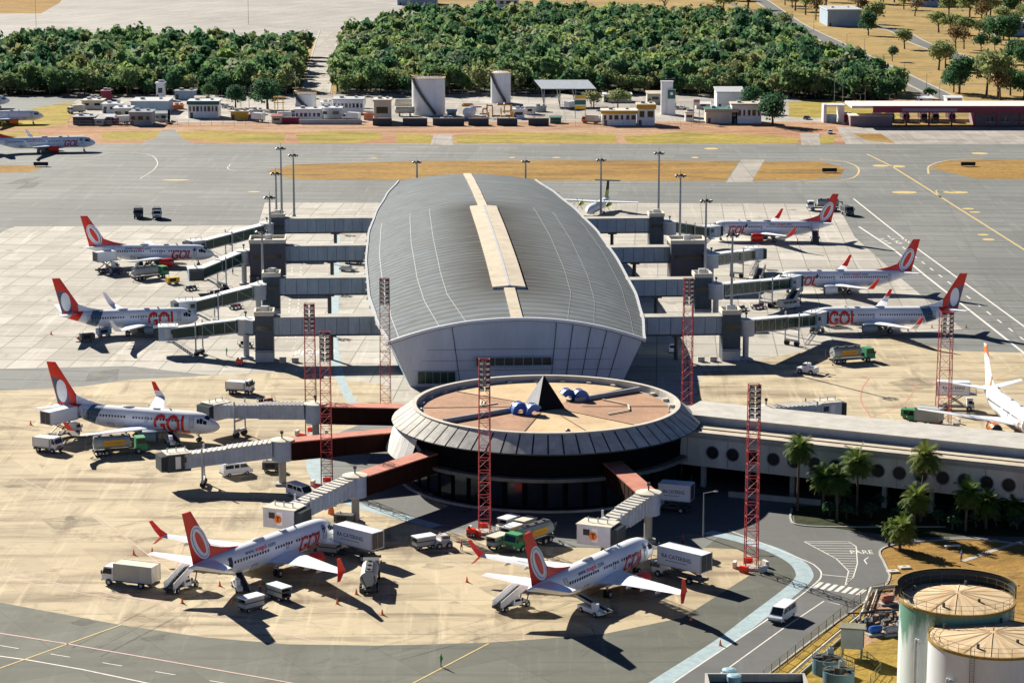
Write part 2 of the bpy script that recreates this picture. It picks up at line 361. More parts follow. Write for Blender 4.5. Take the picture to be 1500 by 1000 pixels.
# orange grass islands
for q in ([(390, 251), (430, 241), (600, 236), (840, 235), (1083, 236), (1072, 252), (1063, 265), (700, 265), (430, 263)], [(1118, 237), (1200, 236), (1238, 246), (1230, 259), (1180, 264), (1102, 265)],
          [(1362, 246), (1385, 236), (1440, 234), (1900, 234), (1900, 265), (1430, 262)], [(-200, 243), (40, 242), (62, 246), (45, 252), (-200, 259)]):
    flat('grass_island', q, .012, M['dry'])
# concrete aprons
flat('apron', [(-500, 350), (-10, 347), (8, 337), (22, 332), (378, 330), (388, 297), (845, 297), (1226, 299), (1252, 347), (1320, 408), (1410, 482), (1300, 490), (1255, 497), (1150, 560), (1060, 600), (560, 605), (400, 560), (190, 536), (0, 540), (-500, 545)], .006, M['slab'])
flat('apron', [(-500, 580), (0, 572), (120, 566), (190, 556), (400, 545), (560, 562), (585, 600), (500, 632), (466, 652), (454, 680), (462, 705), (500, 733), (560, 754), (640, 776), (800, 800), (950, 805), (1040, 802), (1080, 804), (1115, 822), (1108, 836), (1000, 904), (880, 929), (710, 941), (550, 945), (420, 943), (300, 933), (178, 915), (0, 882), (-500, 770)], .010, M['tanslab'])
flat('apron', [(1030, 545), (1255, 497), (1300, 493), (1400, 514), (1520, 517), (2100, 525), (2100, 740), (1500, 672), (1010, 612)], .014, M['tanslab'])
# roads beyond the forest
def road(pts, w, kerb=True):
    b = MB(); line(b, pts, w, .02, True); tag(b.build('road', M['yard'] if w > 10 else M['roadtar']), kind='structure')
    if kerb:
        k = MB(); c = cat([P(*p) for p in pts], 8)
        for s in (-1, 1):
            q = []
            for i, p in enumerate(c):
                t = (c[min(i+1, len(c)-1)]-c[max(i-1, 0)]).normalized(); q.append(p+Vector((-t.y, t.x, 0))*s*(w/2+.4))
            for a, e in zip(q, q[1:]): k.beam(a+Vector((0, 0, .07)), e+Vector((0, 0, .07)), .8, .16)
        tag(k.build('kerb', M['conc']), kind='structure')
road([(1080, -14), (1110, -2), (1165, 35), (1215, 60), (1287, 95), (1365, 133), (1400, 150)], 9); road([(1250, 36), (1310, 44), (1345, 62), (1400, 82), (1450, 102), (1510, 128)], 9)
road([(1050, -4), (1120, 28), (1180, 55), (1240, 84), (1320, 124), (1360, 143)], 4, False); road([(462, 140), (470, 100), (476, 70), (483, 45)], 11)
b = MB(); line(b, [(476, 140), (483, 100), (488, 70), (492, 48)], 6, .01); tag(b.build('dirt_track', M['dirt']), kind='structure')
# landside at lower right
flat('verge', [(1105, 1003), (1200, 930), (1285, 868), (1303, 846), (1296, 826), (1290, 806), (1325, 796), (1420, 790), (1520, 800), (1900, 840), (1900, 1150), (900, 1150)], .05, M['dry'])
flat('lawn', [(1112, 1003), (1200, 936), (1285, 874), (1312, 880), (1318, 930), (1330, 1010), (1340, 1100), (900, 1150)], .056, M['scrub'])
flat('pit_floor', [(1274, 868), (1318, 866), (1318, 905), (1290, 935), (1262, 948), (1266, 905)], .062, M['dirt'])
flat('planting_bed', [(1160, 742), (1300, 738), (1500, 752), (1700, 770), (1700, 792), (1420, 784), (1330, 788), (1200, 770), (1165, 768)], .05, M['bed'])
flat('service_road', [(530, 690), (560, 640), (640, 640), (1000, 640), (1160, 690), (1500, 735), (1800, 770), (1800, 800), (1420, 790), (1325, 796), (1290, 806), (1303, 846), (1285, 868), (1200, 930), (1105, 1003), (900, 1150), (800, 1150), (965, 1000), (1060, 940), (1150, 868), (1176, 850), (1165, 822), (1080, 788), (1035, 778), (950, 790), (800, 792), (640, 766), (560, 748), (510, 732)], .018, M['roadtar'])
b = MB()
for q in (cat([P(x, y) for x, y in [(1105, 1003), (1200, 930), (1285, 868), (1303, 846), (1296, 826), (1290, 806), (1325, 796), (1420, 790), (1520, 800)]], 6), cat([P(x, y) for x, y in [(1160, 745), (1158, 760), (1170, 769), (1230, 772), (1385, 772)]], 6)):
    for a, e in zip(q, q[1:]): b.beam(a+Vector((0, 0, .08)), e+Vector((0, 0, .08)), .3, .17)
tag(b.build('kerb', M['conc']), kind='structure')
b = MB(); line(b, [(900, 1050), (962, 1003), (1060, 940), (1110, 902), (1155, 868), (1175, 850), (1178, 838), (1165, 822), (1130, 804), (1080, 789), (1036, 779)], 2.5, .026, True)
line(b, [(640, 771), (570, 752), (520, 738), (488, 722), (466, 700), (459, 678), (468, 655), (492, 637)], 2.4, .026, True); line(b, [(522, 600), (503, 565), (491, 520), (490, 470), (492, 400), (494, 345)], 1.8, .026, True)
tag(b.build('blue_walkway_marking', M['pb']), kind='structure')
b = MB()
line(b, [(930, 1040), (1000, 990), (1127, 905), (1190, 858), (1203, 842), (1196, 830), (1173, 818), (1067, 776)], .22, .03, True); line(b, [(1020, 1010), (1067, 978), (1150, 918), (1207, 880), (1230, 885)], .2, .03)
line(b, [(1203, 841), (1242, 845)], .2, .03); line(b, [(1178, 793), (1243, 793), (1254, 800), (1256, 825), (1250, 845), (1238, 858), (1243, 836), (1225, 818), (1178, 793)], .18, .03)
lin0 = lambda y: 1243+(y-793)*1.57 if y < 800 else 1254+(y-800)*.08 if y < 825 else 1256-(y-825)*.3 if y < 845 else 1250-(y-845)*.92
for i in range(16):
    y = 795+i*3.7; xl = 1178+(y-793)*1.88 if y < 818 else 1225+(y-818) if y < 836 else 1243-(y-836)*.23; xr = lin0(y)
    line(b, [(xl, y), (xr, y+.6)], .16, .03)
for i in range(7): line(b, [(1193+i*10.5, 861+i*1.7), (1204+i*10.5, 852.5+i*1.8)], .62, .03)
line(b, [(-20, 958), (40, 966), (120, 980), (220, 1001)], .3, .03); line(b, [(-60, 935), (0, 945), (400, 1012)], .2, .03, dash=(3, 5))
line(b, [(1250, 291), (1295, 327), (1331, 355), (1500, 478), (1560, 522)], .5, .03); line(b, [(1300, 345), (1338, 374), (1500, 498)], .4, .03, dash=(4, 6)); line(b, [(1258, 332), (1311, 367), (1357, 405), (1500, 517), (1560, 565)], .6, .03)
for i in range(9): line(b, [(1290+i*5.3, 350+(i % 3)*3), (1294+i*5.3, 351+(i % 3)*3)], 1.2, .03)
line(b, [(-20, 240), (120, 232), (165, 224), (215, 226), (230, 236), (226, 248), (205, 262)], .28, .03, True); line(b, [(400, 246), (345, 250), (335, 244), (370, 238), (600, 231)], .28, .03, True)
for i in range(12): line(b, [(432+i*5, 520-(i % 2)*2), (434+i*5, 514-(i % 2)*2)], .5, .03)
for x in (428, 441): line(b, [(x, 392), (x-8, 500)], .3, .03, dash=(2, 3))
tag(b.build('white_marking', M['pw']), kind='structure')
b = MB()
line(b, [(-30, 989), (178, 914.5)], .28, .034); line(b, [(590, 1008), (716, 942)], .26, .034); line(b, [(1270, 226), (1305, 243), (1345, 268), (1510, 372)], .7, .034)
line(b, [(1400, 282), (1372, 279), (1380, 292)], .5, .034, True); line(b, [(1360, 255), (1362, 243), (1390, 235), (1440, 232)], .7, .034, True); line(b, [(1180, 268), (1245, 262), (1258, 248), (1240, 238), (1200, 233)], .7, .034, True)
line(b, [(1500, 535), (1450, 560), (1440, 568)], .3, .034, True)
for x, y, wd, hh in ((1325, 282, 20, 3.5), (1400, 282, 20, 3.2), (1418, 306, 10, 2), (1428, 311, 9, 1.8), (1440, 344, 9, 2), (1448, 351, 10, 2.4), (1290, 243, 13, 3), (1316, 244, 11, 3), (258, 264, 22, 1.6), (372, 281, 10, 1.5), (1042, 218, 11, 2.6), (1018, 231, 6, 2), (548, 232, 5, 1.5), (750, 231, 5, 1.5), (815, 231, 7, 1.5), (1435, 225, 13, 3)):
    c = P(x, y); rx = wd*.95*c.y/F; ry = hh*.72*(c.y/F)/.165; b.quad(*[(c.x+rx*math.cos(t*.5236), c.y+ry*math.sin(t*.5236), .034) for t in range(12)])
tag(b.build('yellow_marking', M['py']), kind='structure')
b = MB(); line(b, [(-20, 924), (95, 942), (400, 995), (470, 1008)], .32, .034); line(b, [(0, 838), (240, 884), (470, 941)], .25, .022); line(b, [(0, 845), (170, 878)], .2, .022); line(b, [(655, 820), (1010, 890)], .2, .022)
line(b, [(30, 700), (150, 760), (330, 900)], .15, .022)
tag(b.build('pale_marking', M['pr']), kind='structure')
b = MB(); line(b, [(1275, 552), (1264, 568), (1262, 588), (1276, 612)], .25, .022, True); line(b, [(1276, 612), (1325, 590), (1345, 560)], .2, .022, True); line(b, [(240, 880), (270, 800), (320, 760)], .12, .022)
tag(b.build('red_marking', M['prd']), kind='structure')
b = MB(); rr = random.Random(21)
for nx, tl in (((494, 805), (272, 875)), ((955, 832), (772, 905)), ((338, 642), (63, 628)), ((312, 392), (120, 392)), ((291, 490), (80, 494)), ((1143, 432), (1329, 425)), ((1182, 486), (1410, 480)), ((1036, 355), (1222, 352))):
    d = P(*nx)-P(*tl); a = P(*tl)+d*.35; e = P(*tl)-d*.8+Vector((-d.y, d.x, 0))*rr.uniform(-.35, .35); n_ = Vector((-d.y, d.x, 0)).normalized()
    for off in (-3.1, -2.6, 2.6, 3.1, -.25, .25):
        q = cat([a+n_*off, (a+P(*tl)-d*.1)/2+n_*off, e+n_*(off+rr.uniform(-.5, .5))], 8); ribbon(b, [tuple(p) for p in q], rr.uniform(.15, .32), .016+rr.random()*.002)
for i in range(26):
    p = P(rr.uniform(20, 1050), rr.uniform(640, 930)); a = rr.uniform(-.9, .4); l = rr.uniform(5, 26); k = rr.uniform(-.02, .02); pts = [(p.x+l*t/8*math.cos(a+k*t*8), p.y+l*t/8*math.sin(a+k*t*8)) for t in range(9)]
    for o_ in (0, 1.7): ribbon(b, [(x-o_*math.sin(a), y+o_*math.cos(a)) for x, y in pts], .16, .017)
for i in range(22):
    p = P(rr.uniform(-60, 1500), rr.uniform(215, 330)); l = rr.uniform(25, 90); a = rr.uniform(-.12, .12)
    for o_ in (0, 5.4): ribbon(b, [(p.x+l*t/6*math.cos(a)-o_*math.sin(a), p.y+o_+l*t/6*math.sin(a)+.01*l*t*t/36) for t in range(7)], .45, .017)
def m_mark():
    m, nt, bs = nodes('tyre_mark'); bs.inputs['Roughness'].default_value = .9; bs.inputs['Base Color'].default_value = (.06, .052, .045, 1); tr = N(nt, 'ShaderNodeBsdfTransparent'); ms = N(nt, 'ShaderNodeMixShader')
    nt.links.new(ramp(nt, noise(nt, wpos(nt), .25, 5, .7), [(.35, .04), (.75, .42)]), ms.inputs[0]); nt.links.new(tr.outputs[0], ms.inputs[1]); nt.links.new(bs.outputs[0], ms.inputs[2]); nt.links.new(ms.outputs[0], nt.nodes['Material Output'].inputs[0]); return m
M['tyre_mark'] = m_mark(); tag(b.build('tyre_marks', M['tyre_mark']), kind='structure')
b = MB()
for i in range(60):
    big = i < 34; p = P(rr.uniform(10, 1060), rr.uniform(590, 935)) if big else P(rr.uniform(0, 1480), rr.uniform(300, 520)); rx, ry = rr.uniform(.5, 2.4), rr.uniform(.4, 1.6); a0 = rr.random()*6
    b.quad(*[(p.x+rx*math.cos(t)*(1+.3*math.sin(3*t+a0)), p.y+ry*math.sin(t)*(1+.3*math.cos(2*t+a0)), .019) for t in [2*math.pi*k/16 for k in range(16)]])
tag(b.build('oil_stains', M['tyre_mark']), kind='structure')
b = MB()
for x0, y0, x1, y1, x2, y2, x3, y3 in ((130, 545, 175, 540, 172, 556, 125, 558), (352, 700, 400, 690, 420, 710, 372, 720), (30, 262, 60, 259, 40, 268, 8, 270), (40, 268, 62, 264, 50, 275, 22, 277), (500, 780, 560, 775, 585, 792, 520, 798), (60, 760, 130, 752, 150, 768, 80, 776), (700, 860, 770, 850, 800, 868, 730, 878), (1300, 560, 1340, 552, 1370, 566, 1330, 574)):
    b.quad(*[(P(x, y).x, P(x, y).y, .0185) for x, y in ((x0, y0), (x1, y1), (x2, y2), (x3, y3))])
tag(b.build('patched_slabs', M['tyre_mark']), kind='structure')
vs, fs = text2d('PARE', 1.5, cut=0); b = MB(); o = P(1246, 811); sc = 3.4/wid(vs)
b.add([(o.x+x*sc, o.y+y*1.9, .032) for x, y in vs], fs); line(b, [(1272, 816), (1266, 820), (1270, 826)], .2, .032); tag(b.build('road_lettering', M['pw']), kind='structure')
# ================================================================ PIER with vaulted roof
O = Vector((1.0, 463.5, 0))
def pl(x, y, z=0): return O+RX*x+AX*y+Vector((0, 0, z))
pier = thing('pier_terminal', O, math.atan2(RX.y, RX.x), 'long pier terminal with grey vaulted metal roof and tan ridge skylight', 'terminal')
def interp(t, tab):
    for (a, p), (c, q) in zip(tab, tab[1:]):
        if t <= c:
            k = max(0, (t-a)/(c-a)); k = k*k*(3-2*k)*.35+k*.65
            return p+(q-p)*k
    return tab[-1][1]
HWT = [(0, 24.4), (25, 26.7), (53, 28.2), (98, 28.8), (140, 28.2), (175, 26.3), (210, 23.3), (241, 19.5)]
RZT = [(0, 13.4), (27, 14.7), (60, 15.6), (98, 15.8), (140, 15.3), (175, 14.2), (210, 12.7), (241, 11)]
EAV = 9.1
def roofz(x, y): h = interp(y, HWT); k = min(1, abs(x)/h); return EAV+(interp(y, RZT)-EAV)*(1-k**2.1)
ys = [241*i/48 for i in range(49)]; fr = [-1+2*i/40 for i in range(41)]
def m_roof():
    m, nt, b = nodes('metal_roof'); b.inputs['Roughness'].default_value = .85; b.inputs['Specular IOR Level'].default_value = .08
    p = wpos(nt, obj=True)
    wv = N(nt, 'ShaderNodeTexWave', wave_type='BANDS', bands_direction='Y', Scale=.085, Distortion=.25); wv.inputs['Detail'].default_value = 2; nt.links.new(p, wv.inputs[0])
    s = noise(nt, wpos(nt, 0, (.035, .5, 1), obj=True), 1, 6, .65, .3); f = noise(nt, p, .09, 5, .65)
    c = mix(nt, ramp(nt, s, [(.3, 0), (.7, 1)]), (.115, .14, .155), (.21, .238, .255))
    c = mix(nt, ramp(nt, f, [(.4, 0), (.75, .5)]), c, (.14, .138, .13)); c = mix(nt, ramp(nt, wv.outputs[0], [(.0, .6), (.3, 0)]), c, (.06, .07, .08))
    sx = N(nt, 'ShaderNodeSeparateXYZ'); nt.links.new(wpos(nt, obj=True), sx.inputs[0])
    ab = N(nt, 'ShaderNodeMath', operation='ABSOLUTE'); nt.links.new(sx.outputs[0], ab.inputs[0])
    near = ramp(nt, ab.outputs[0], [(0, 1), (.01, 1)])       # soot streaks beside the skylight
    mr = N(nt, 'ShaderNodeMapRange'); mr.inputs[1].default_value = 3; mr.inputs[2].default_value = 15; mr.inputs[3].default_value = 1; mr.inputs[4].default_value = 0; nt.links.new(ab.outputs[0], mr.inputs[0])
    my = N(nt, 'ShaderNodeMapRange'); my.inputs[1].default_value = 12; my.inputs[2].default_value = 30; nt.links.new(sx.outputs[1], my.inputs[0])
    mz = N(nt, 'ShaderNodeMapRange'); mz.inputs[1].default_value = 165; mz.inputs[2].default_value = 140; nt.links.new(sx.outputs[1], mz.inputs[0])
    m1 = N(nt, 'ShaderNodeMath', operation='MULTIPLY'); nt.links.new(mr.outputs[0], m1.inputs[0]); nt.links.new(ramp(nt, noise(nt, wpos(nt, 0, (.1, 1.2, 1), obj=True), 1, 4), [(.3, .45), (.6, 1)]), m1.inputs[1])
    m2 = N(nt, 'ShaderNodeMath', operation='MULTIPLY'); nt.links.new(my.outputs[0], m2.inputs[0]); nt.links.new(mz.outputs[0], m2.inputs[1])
    m3 = N(nt, 'ShaderNodeMath', operation='MULTIPLY'); nt.links.new(m1.outputs[0], m3.inputs[0]); nt.links.new(m2.outputs[0], m3.inputs[1])
    c = mix(nt, m3.outputs[0], c, (.035, .03, .025)); nt.links.new(c, b.inputs['Base Color'])
    bp = N(nt, 'ShaderNodeBump', Strength=.35, Distance=.08); nt.links.new(wv.outputs[0], bp.inputs['Height']); nt.links.new(bp.outputs[0], b.inputs['Normal']); return m
b = MB(); b.grid([[(k*interp(y, HWT), y, roofz(k*interp(y, HWT), y)) for k in fr] for y in ys])
b.grid([[(k*interp(y, HWT), y, roofz(k*interp(y, HWT), y)-.35) for k in fr] for y in ys])
roof = b.build('roof', m_roof(), pier, smooth=2)
def seam(name, f0, f1, y0, y1, w, h, m, n=30):
    s = MB(); rows = []
    for i in range(n+1):
        y = y0+(y1-y0)*i/n; k = f0+(f1-f0)*i/n; x = k*interp(y, HWT)
        z = [roofz(x+q, y) for q in (-w, w)]
        rows.append([(x-w, y, z[0]-.02), (x-w, y, z[0]+h), (x+w, y, z[1]+h), (x+w, y, z[1]-.02)])
    s.grid(rows); return s.build(name, m, roof)
M['seam'] = mat('pale_seam', (.30, .32, .33), .7)
for f0 in (.47, .645, .9):
    for sg in (-1, 1):
        seam('roof_seam', sg*f0, sg*f0, 28, 150, .06, .05, M['seam']); seam('roof_seam', sg*(f0-(.07 if f0 < .5 else .035 if f0 < .8 else -.03)), sg*f0, .4, 28, .06, .05, M['seam'])
seam('ridge_strip', 0, 0, .2, 28, 1.1, .3, M['tanroof']); seam('ridge_strip', 0, 0, 140, 240, 1.1, .3, M['tanroof'])
s = MB(); z = lambda y: interp(y, RZT)
rows = [[(-3.3, y, z(y)-.5), (-3.3, y, z(y)+.4), (0, y, z(y)+.65), (3.3, y, z(y)+.4), (3.3, y, z(y)-.5)] for y in [27+114*i/12 for i in range(13)]]
s.grid(rows); s.quad(*rows[0]); s.quad(*rows[-1]); sky = s.build('skylight', M['tanroof'], roof)
s = MB(); s.grid([[(-.25, y, z(y)+.7), (.25, y, z(y)+.7)] for y in [27.2+113*i/12 for i in range(13)]]); s.b2(-3.4, 3.4, 26.75, 26.95, z(27)-.4, z(27)+.4); s.build('flashing', M['lgrey'], sky)
# edge trim
for sg in (-1, 1):
    s = MB(); q = [(sg*(interp(y, HWT)+.25), y, EAV-.1) for y in ys]
    for a, c in zip(q, q[1:]): s.beam(a, c, .5, .7)
    s.build('gutter', M['lgrey'], pier)
s = MB()
for i in range(len(ys)-1):
    if i % 2 == 0:
        for sg in (-1, 1):
            y = ys[i]; s = MB(); s.beam((sg*(interp(y, HWT)+.55), y, EAV-.5), (sg*(interp(y, HWT)+.55), y+3, EAV-.5), .6, .12); s.build('gutter_vent', M['dgrey'], pier)
s = MB(); q = [(k*24.6, -.25, roofz(k*24.4, 0)+.1) for k in fr]
for a, c in zip(q, q[1:]): s.beam(a, c, .6, .55)
s.build('fascia', M['white'], pier)
# walls: front leans in towards the ground, sides follow the eaves
s = MB(); nn = 40; rows = []
for j in range(7):
    r = []
    for k in fr:
        zt = roofz(k*24.2, 0)-.3; r.append((k*(20.4+3.8*j/6*1.0), .5+(1-j/6)*1.2, zt*j/6))
    rows.append(r)
s.grid(rows)
fw = s.build('front_wall', mat('ribbed_front_cladding', (.6, .68, .78), .5, vary=.15, sc=.2, streak=True), pier)
s = MB()
for x in (-12.5, 7.6, 10.8, 14.2, 17.3, 20.2):
    zt = roofz(x, 0)-.5; s.beam((x*.87, 1.62, .2), (x, .42, zt), .1, .1)
for zz in (3.2, 5.2, 7.4): s.beam((-21-zz*.35, 1.64-zz*.1, zz), (21+zz*.35, 1.64-zz*.1, zz), .05, .05)
s.build('panel_joint', M['dgrey'], fw)
s = MB(); s.box((-.6, .98, 5.0), (14.6, .5, 1.5)); wi = s.build('window', M['glass'], pier)
s = MB()
for i in range(9): s.box((-7.9+i*1.825, .72, 5.0), (.1, .06, 1.5))
s.box((-.6, .75, 4.05), (15.2, .2, .4)); s.box((-.6, .75, 5.85), (15.2, .2, .2)); s.build('frame', M['bluewall'], wi)
s = MB(); s.box((-15.5, 1.2, 1.9), (7.2, .5, 2.2)); wi = s.build('window', M['gglass'], pier)
s = MB()
for i in range(6): s.box((-19.1+i*1.44, .93, 1.9), (.08, .06, 2.2))
s.build('frame', M['grey'], wi)
s = MB()
for sg in (-1, 1):
    rows = []
    for y in ys: h = interp(y, HWT); rows.append([(sg*(h-3.9), y+(1.75 if y == 0 else -.3 if y > 240 else 0), 0), (sg*(h-.15), y+(.55 if y == 0 else -.3 if y > 240 else 0), EAV-.3)])
    s.grid(rows)
s.quad((-18, 240.6, 0), (18, 240.6, 0), (19, 240.8, EAV), (0, 240.8, 10.5), (-19, 240.8, EAV)); s.build('side_wall', M['bluewall'], pier)
for sg in (-1, 1):
    s = MB()
    for y0, y1 in zip(ys[1:-2], ys[2:-1]):
        if int(y0/5) % 3 == 2: continue
        h0, h1 = interp(y0, HWT), interp(y1, HWT)
        s.quad((sg*(h0-2.55), y0, 3.2), (sg*(h1-2.55), y1, 3.2), (sg*(h1-1.3), y1, 6.2), (sg*(h0-1.3), y0, 6.2))
    s.build('window_band', M['glass'], pier)
# ================================================================ ROUND SATELLITE
SC = Vector((5.6, 395, 0))
sat = thing('satellite_terminal', SC, 0, 'round satellite terminal with sloped panel rim, tan and brown roof and a dark pyramid', 'terminal')
RT, RB, ZR, ZB = 22.0, 25.4, 12.1, 9.7
s = MB(); n = 64
for i in range(n):
    a0, a1 = 360*i/n+.32, 360*(i+1)/n-.32
    j = random.uniform(-.04, .04)
    p = [(RB+j, ZB), (RT+j, ZR)]
    s.lathe(p, 2, a0=a0, a1=a1); 
s.build('rim_panel', M['panelconc'], sat)
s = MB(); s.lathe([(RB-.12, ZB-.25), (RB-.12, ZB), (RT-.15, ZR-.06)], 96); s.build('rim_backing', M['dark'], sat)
s = MB(); s.lathe([(RT-.05, ZR-.1), (RT+.1, ZR+.22), (RT-.65, ZR+.22), (RT-.65, ZR-1.2)], 96); s.build('parapet', mat('parapet_concrete', (.55, .53, .47), .8, vary=.2), sat)
for i in range(28):
    s = MB(); a = R(360*i/28+4); s.box(((RT-1.15)*math.cos(a), (RT-1.15)*math.sin(a), ZR-.7), (.9, .8, .5), a); s.build('parapet_buttress', M['cream'], sat)
s = MB(); s.lathe([(RB-.4, ZB-.2), (23.2, ZB-.5), (23.0, 5.4)], 72); s.build('upper_wall', mat('shade_black_wall', (.006, .006, .007), .8, vary=.3, spec=.05), sat)  # near-black base colour stands in for the shade on the wall's front
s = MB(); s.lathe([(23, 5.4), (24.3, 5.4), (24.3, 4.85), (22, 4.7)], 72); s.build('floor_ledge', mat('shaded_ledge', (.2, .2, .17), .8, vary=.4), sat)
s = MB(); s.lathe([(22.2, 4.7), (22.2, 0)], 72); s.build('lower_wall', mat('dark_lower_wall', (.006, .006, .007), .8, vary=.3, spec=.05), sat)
s = MB(); s.lathe([(23.9, 0), (23.9, .35), (24.3, .35), (24.3, 0)], 96); s.build('kerb', M['conc'], sat)
s = MB()
for i in range(44):
    a = 360*i/44; s.lathe([(22.35, .4), (22.35, 4.3)], 1, a0=a, a1=a+6)
s.build('glazing', M['glass'], sat)
s = MB()
for i in range(9): s.lathe([(RB-.7, ZB-.3), (26.4, 5.2)], 1, a0=172+i*4.6, a1=172+i*4.6+4.45)
s.build('skirt_panel', mat('pale_skirt_panel', (.66, .66, .64), .7, vary=.3, streak=True), sat)
s = MB(); s.quad((-21.5, -11.5, 9), (-19.6, -15.2, 4.6), (-17.9, -15.6, 4.9)); s.build('brace_fin', M['lgrey'], sat)
# roof membrane sectors
def sector(a0, a1, m, r=20.3, zz=11.35, nm='roof_membrane'):
    s = MB(); k = max(4, int((a1-a0)/9)); pts = [(0, 0, zz+.25)]+[(r*math.cos(R(a0+(a1-a0)*i/k)), r*math.sin(R(a0+(a1-a0)*i/k)), zz) for i in range(k+1)]
    s.add(pts, [(0, i, i+1) for i in range(1, k+1)]); return s.build(nm, m, sat)
for a0, a1, mm in ((48, 94, 'tanmem'), (94, 140, 'tanmem'), (140, 180, 'brownmem'), (180, 218, 'brownmem'), (218, 258, 'brownmem'), (258, 290, 'tanmem'), (290, 318, 'tanmem'), (318, 363, 'brownmem'), (363, 408, 'brownmem')): sector(a0, a1, M[mm])
s = MB(); s.lathe([(20.2, 11.2), (21.5, 11.2)], 72); s.build('gutter', M['grey'], sat)
s = MB()
for a, r0, r1 in ((48, 5, 20.2), (140, 3, 20.2), (180, 5, 20.2), (218, 5, 20.2), (258, 3, 20.2), (290, 6, 20.2), (318, 4, 20.2), (3, 6, 20.2), (94, 4, 20.2)):
    a = R(a); s.beam((r0*math.cos(a), r0*math.sin(a), 11.62-r0*.0125), (r1*math.cos(a), r1*math.sin(a), 11.4), .14, .1)
s.build('roof_joint', M['bark'], sat)
s = MB()
for pts in ([(9.5, 5.5), (13.6, 1.5), (13.6, -2.5), (10, -5.5)], [(-8, 2.5), (-10.8, .5), (-10.8, 4.5)], [(-10.4, .5), (-10.2, 4)]):
    for a, c in zip(pts, pts[1:]): s.beam((*a, 11.62), (*c, 11.62), .28, .14)
s.build('pale_kerb', M['cream'], sat)
for a, c in (((-16.5, -11.2, 11.75), (-5, -2.6, 11.8)), ((5, 4, 11.8), (16, 13, 11.75))): s = MB(); s.beam(a, c, .5, .7); s.build('cable_tray', M['grey'], sat)
# pyramid: sunlit left face coloured grey, shade on the others painted black
pb = [(-3.7, 1.7), (-1.5, -3.8), (3.2, -1.1), (1.4, 4.0)]; ap = (-.4, .2, 16.9)
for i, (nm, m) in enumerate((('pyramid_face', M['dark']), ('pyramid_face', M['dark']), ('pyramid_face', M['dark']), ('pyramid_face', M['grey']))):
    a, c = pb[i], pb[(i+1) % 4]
    s = MB(); s.quad((*a, 11.45), (*c, 11.45), ap); s.quad((*a, 11.45), (*c, 11.45), (a[0]*.95, a[1]*.95, 11.4)); o = s.build(nm, mat('pyramid_shade_black', (.01, .01, .012), .7, vary=.2, spec=.1) if i else M['grey'], sat)
# blue ducts: arched rectangular hoods
def duct(x, y, rz, h):
    s = MB(); rows = []; co, si = math.cos(rz), math.sin(rz); n = 9; r1, r0 = h, h*.42
    sec = []
    for i in range(n+1):
        t = R(180*min(1, i/n*.78)); ring = []
        for rr, w in ((r1, -.75), (r1, .75), (r0, .75), (r0, -.75), (r1, -.75)):
            lx, lz = -rr*math.cos(t), rr*math.sin(t)*1.25
            ring.append((x+lx*co-w*si, y+lx*si+w*co, 11.5+lz))
        rows.append(ring)
    s.grid(rows); s.quad(*rows[0][:4]); s.quad(*rows[-1][:4]); s.build('duct', M['blue'], sat)
    s = MB()
    for w in (-.82, .82):
        q = [(x-(r1+.05)*math.cos(R(180*i/n*.78))*co-w*si, y-(r1+.05)*math.cos(R(180*i/n*.78))*si+w*co, 11.5+(r1+.05)*math.sin(R(180*i/n*.78))*1.25) for i in range(n+1)]
        for a, c in zip(q, q[1:]): s.beam(a, c, .1, .1)
    s.build('duct_edge', mat('duct_edge_blue', (.15, .3, .6), .4), sat)
duct(-4.4, -4.2, R(20), 1.4); duct(-2.2, -5.4, R(20), 1.4); duct(3.6, 6.0, R(200), 1.4); duct(5.7, 5.5, R(200), 1.4)
s = MB(); s.ball((3.2, -18.5, 11.7), .45, .45, .5); s.build('roof_vent', M['dgrey'], sat)
# ================================================================ CONNECTOR with portholes
A0, A1 = Vector((27.6, 387, 0)), Vector((86, 359, 0)); dv = (A1-A0).normalized(); L = (A1-A0).length
con = thing('connector_building', A0, math.atan2(dv.y, dv.x), 'raised concrete connector with round portholes leading right from the satellite', 'building')
s = MB(); s.sweep([(0, 0), (0, 0), ], (0, 0, 0), (1, 0, 0)) if 0 else None
def wallmesh():
    s = MB(); s.b2(-3, L, 0, .5, 3.9, 8.9); s.b2(-3, L, .5, 6.4, 3.7, 4.2); return s
con_wall = wallmesh().build('wall', mat('connector_concrete', (.64, .62, .54), .8, vary=.25, sc=.25, streak=True), con)
s = MB(); s.prism([(-4, -.25), (L, -.25), (L, 6.6), (-1.5, 6.6)], 8.95, 9.25); lr = s.build('lower_roof', M['tanroof'], con)
s = MB(); s.b2(-4, L, -.3, .15, 9.25, 9.5); s.b2(-3, L, 3.0, 3.25, 9.26, 9.4); s.b2(-4, L, -.36, -.1, 8.5, 8.94); s.build('parapet', M['conc'], con)
s = MB(); s.b2(-2, L, 2.9, 3.02, 9.27, 9.36); s.build('roof_joint', M['bark'], con)
s = MB(); s.b2(-2.5, L, 6.6, 16.5, 4, 10.4); s.build('upper_hall', mat('upper_hall_wall', (.36, .4, .45), .7, vary=.2), con)
s = MB(); s.b2(-3.5, L-10, 6.4, 16.8, 10.4, 10.65); s.build('upper_roof', mat('upper_roof_sheet', (.5, .49, .45), .75, vary=.25, sc=.4), con)
s = MB(); s.b2(L-10, L+2, 6.35, 16.85, 10.4, 10.75); s.build('upper_roof', mat('upper_roof_pale', (.62, .6, .53), .75, vary=.2), con)
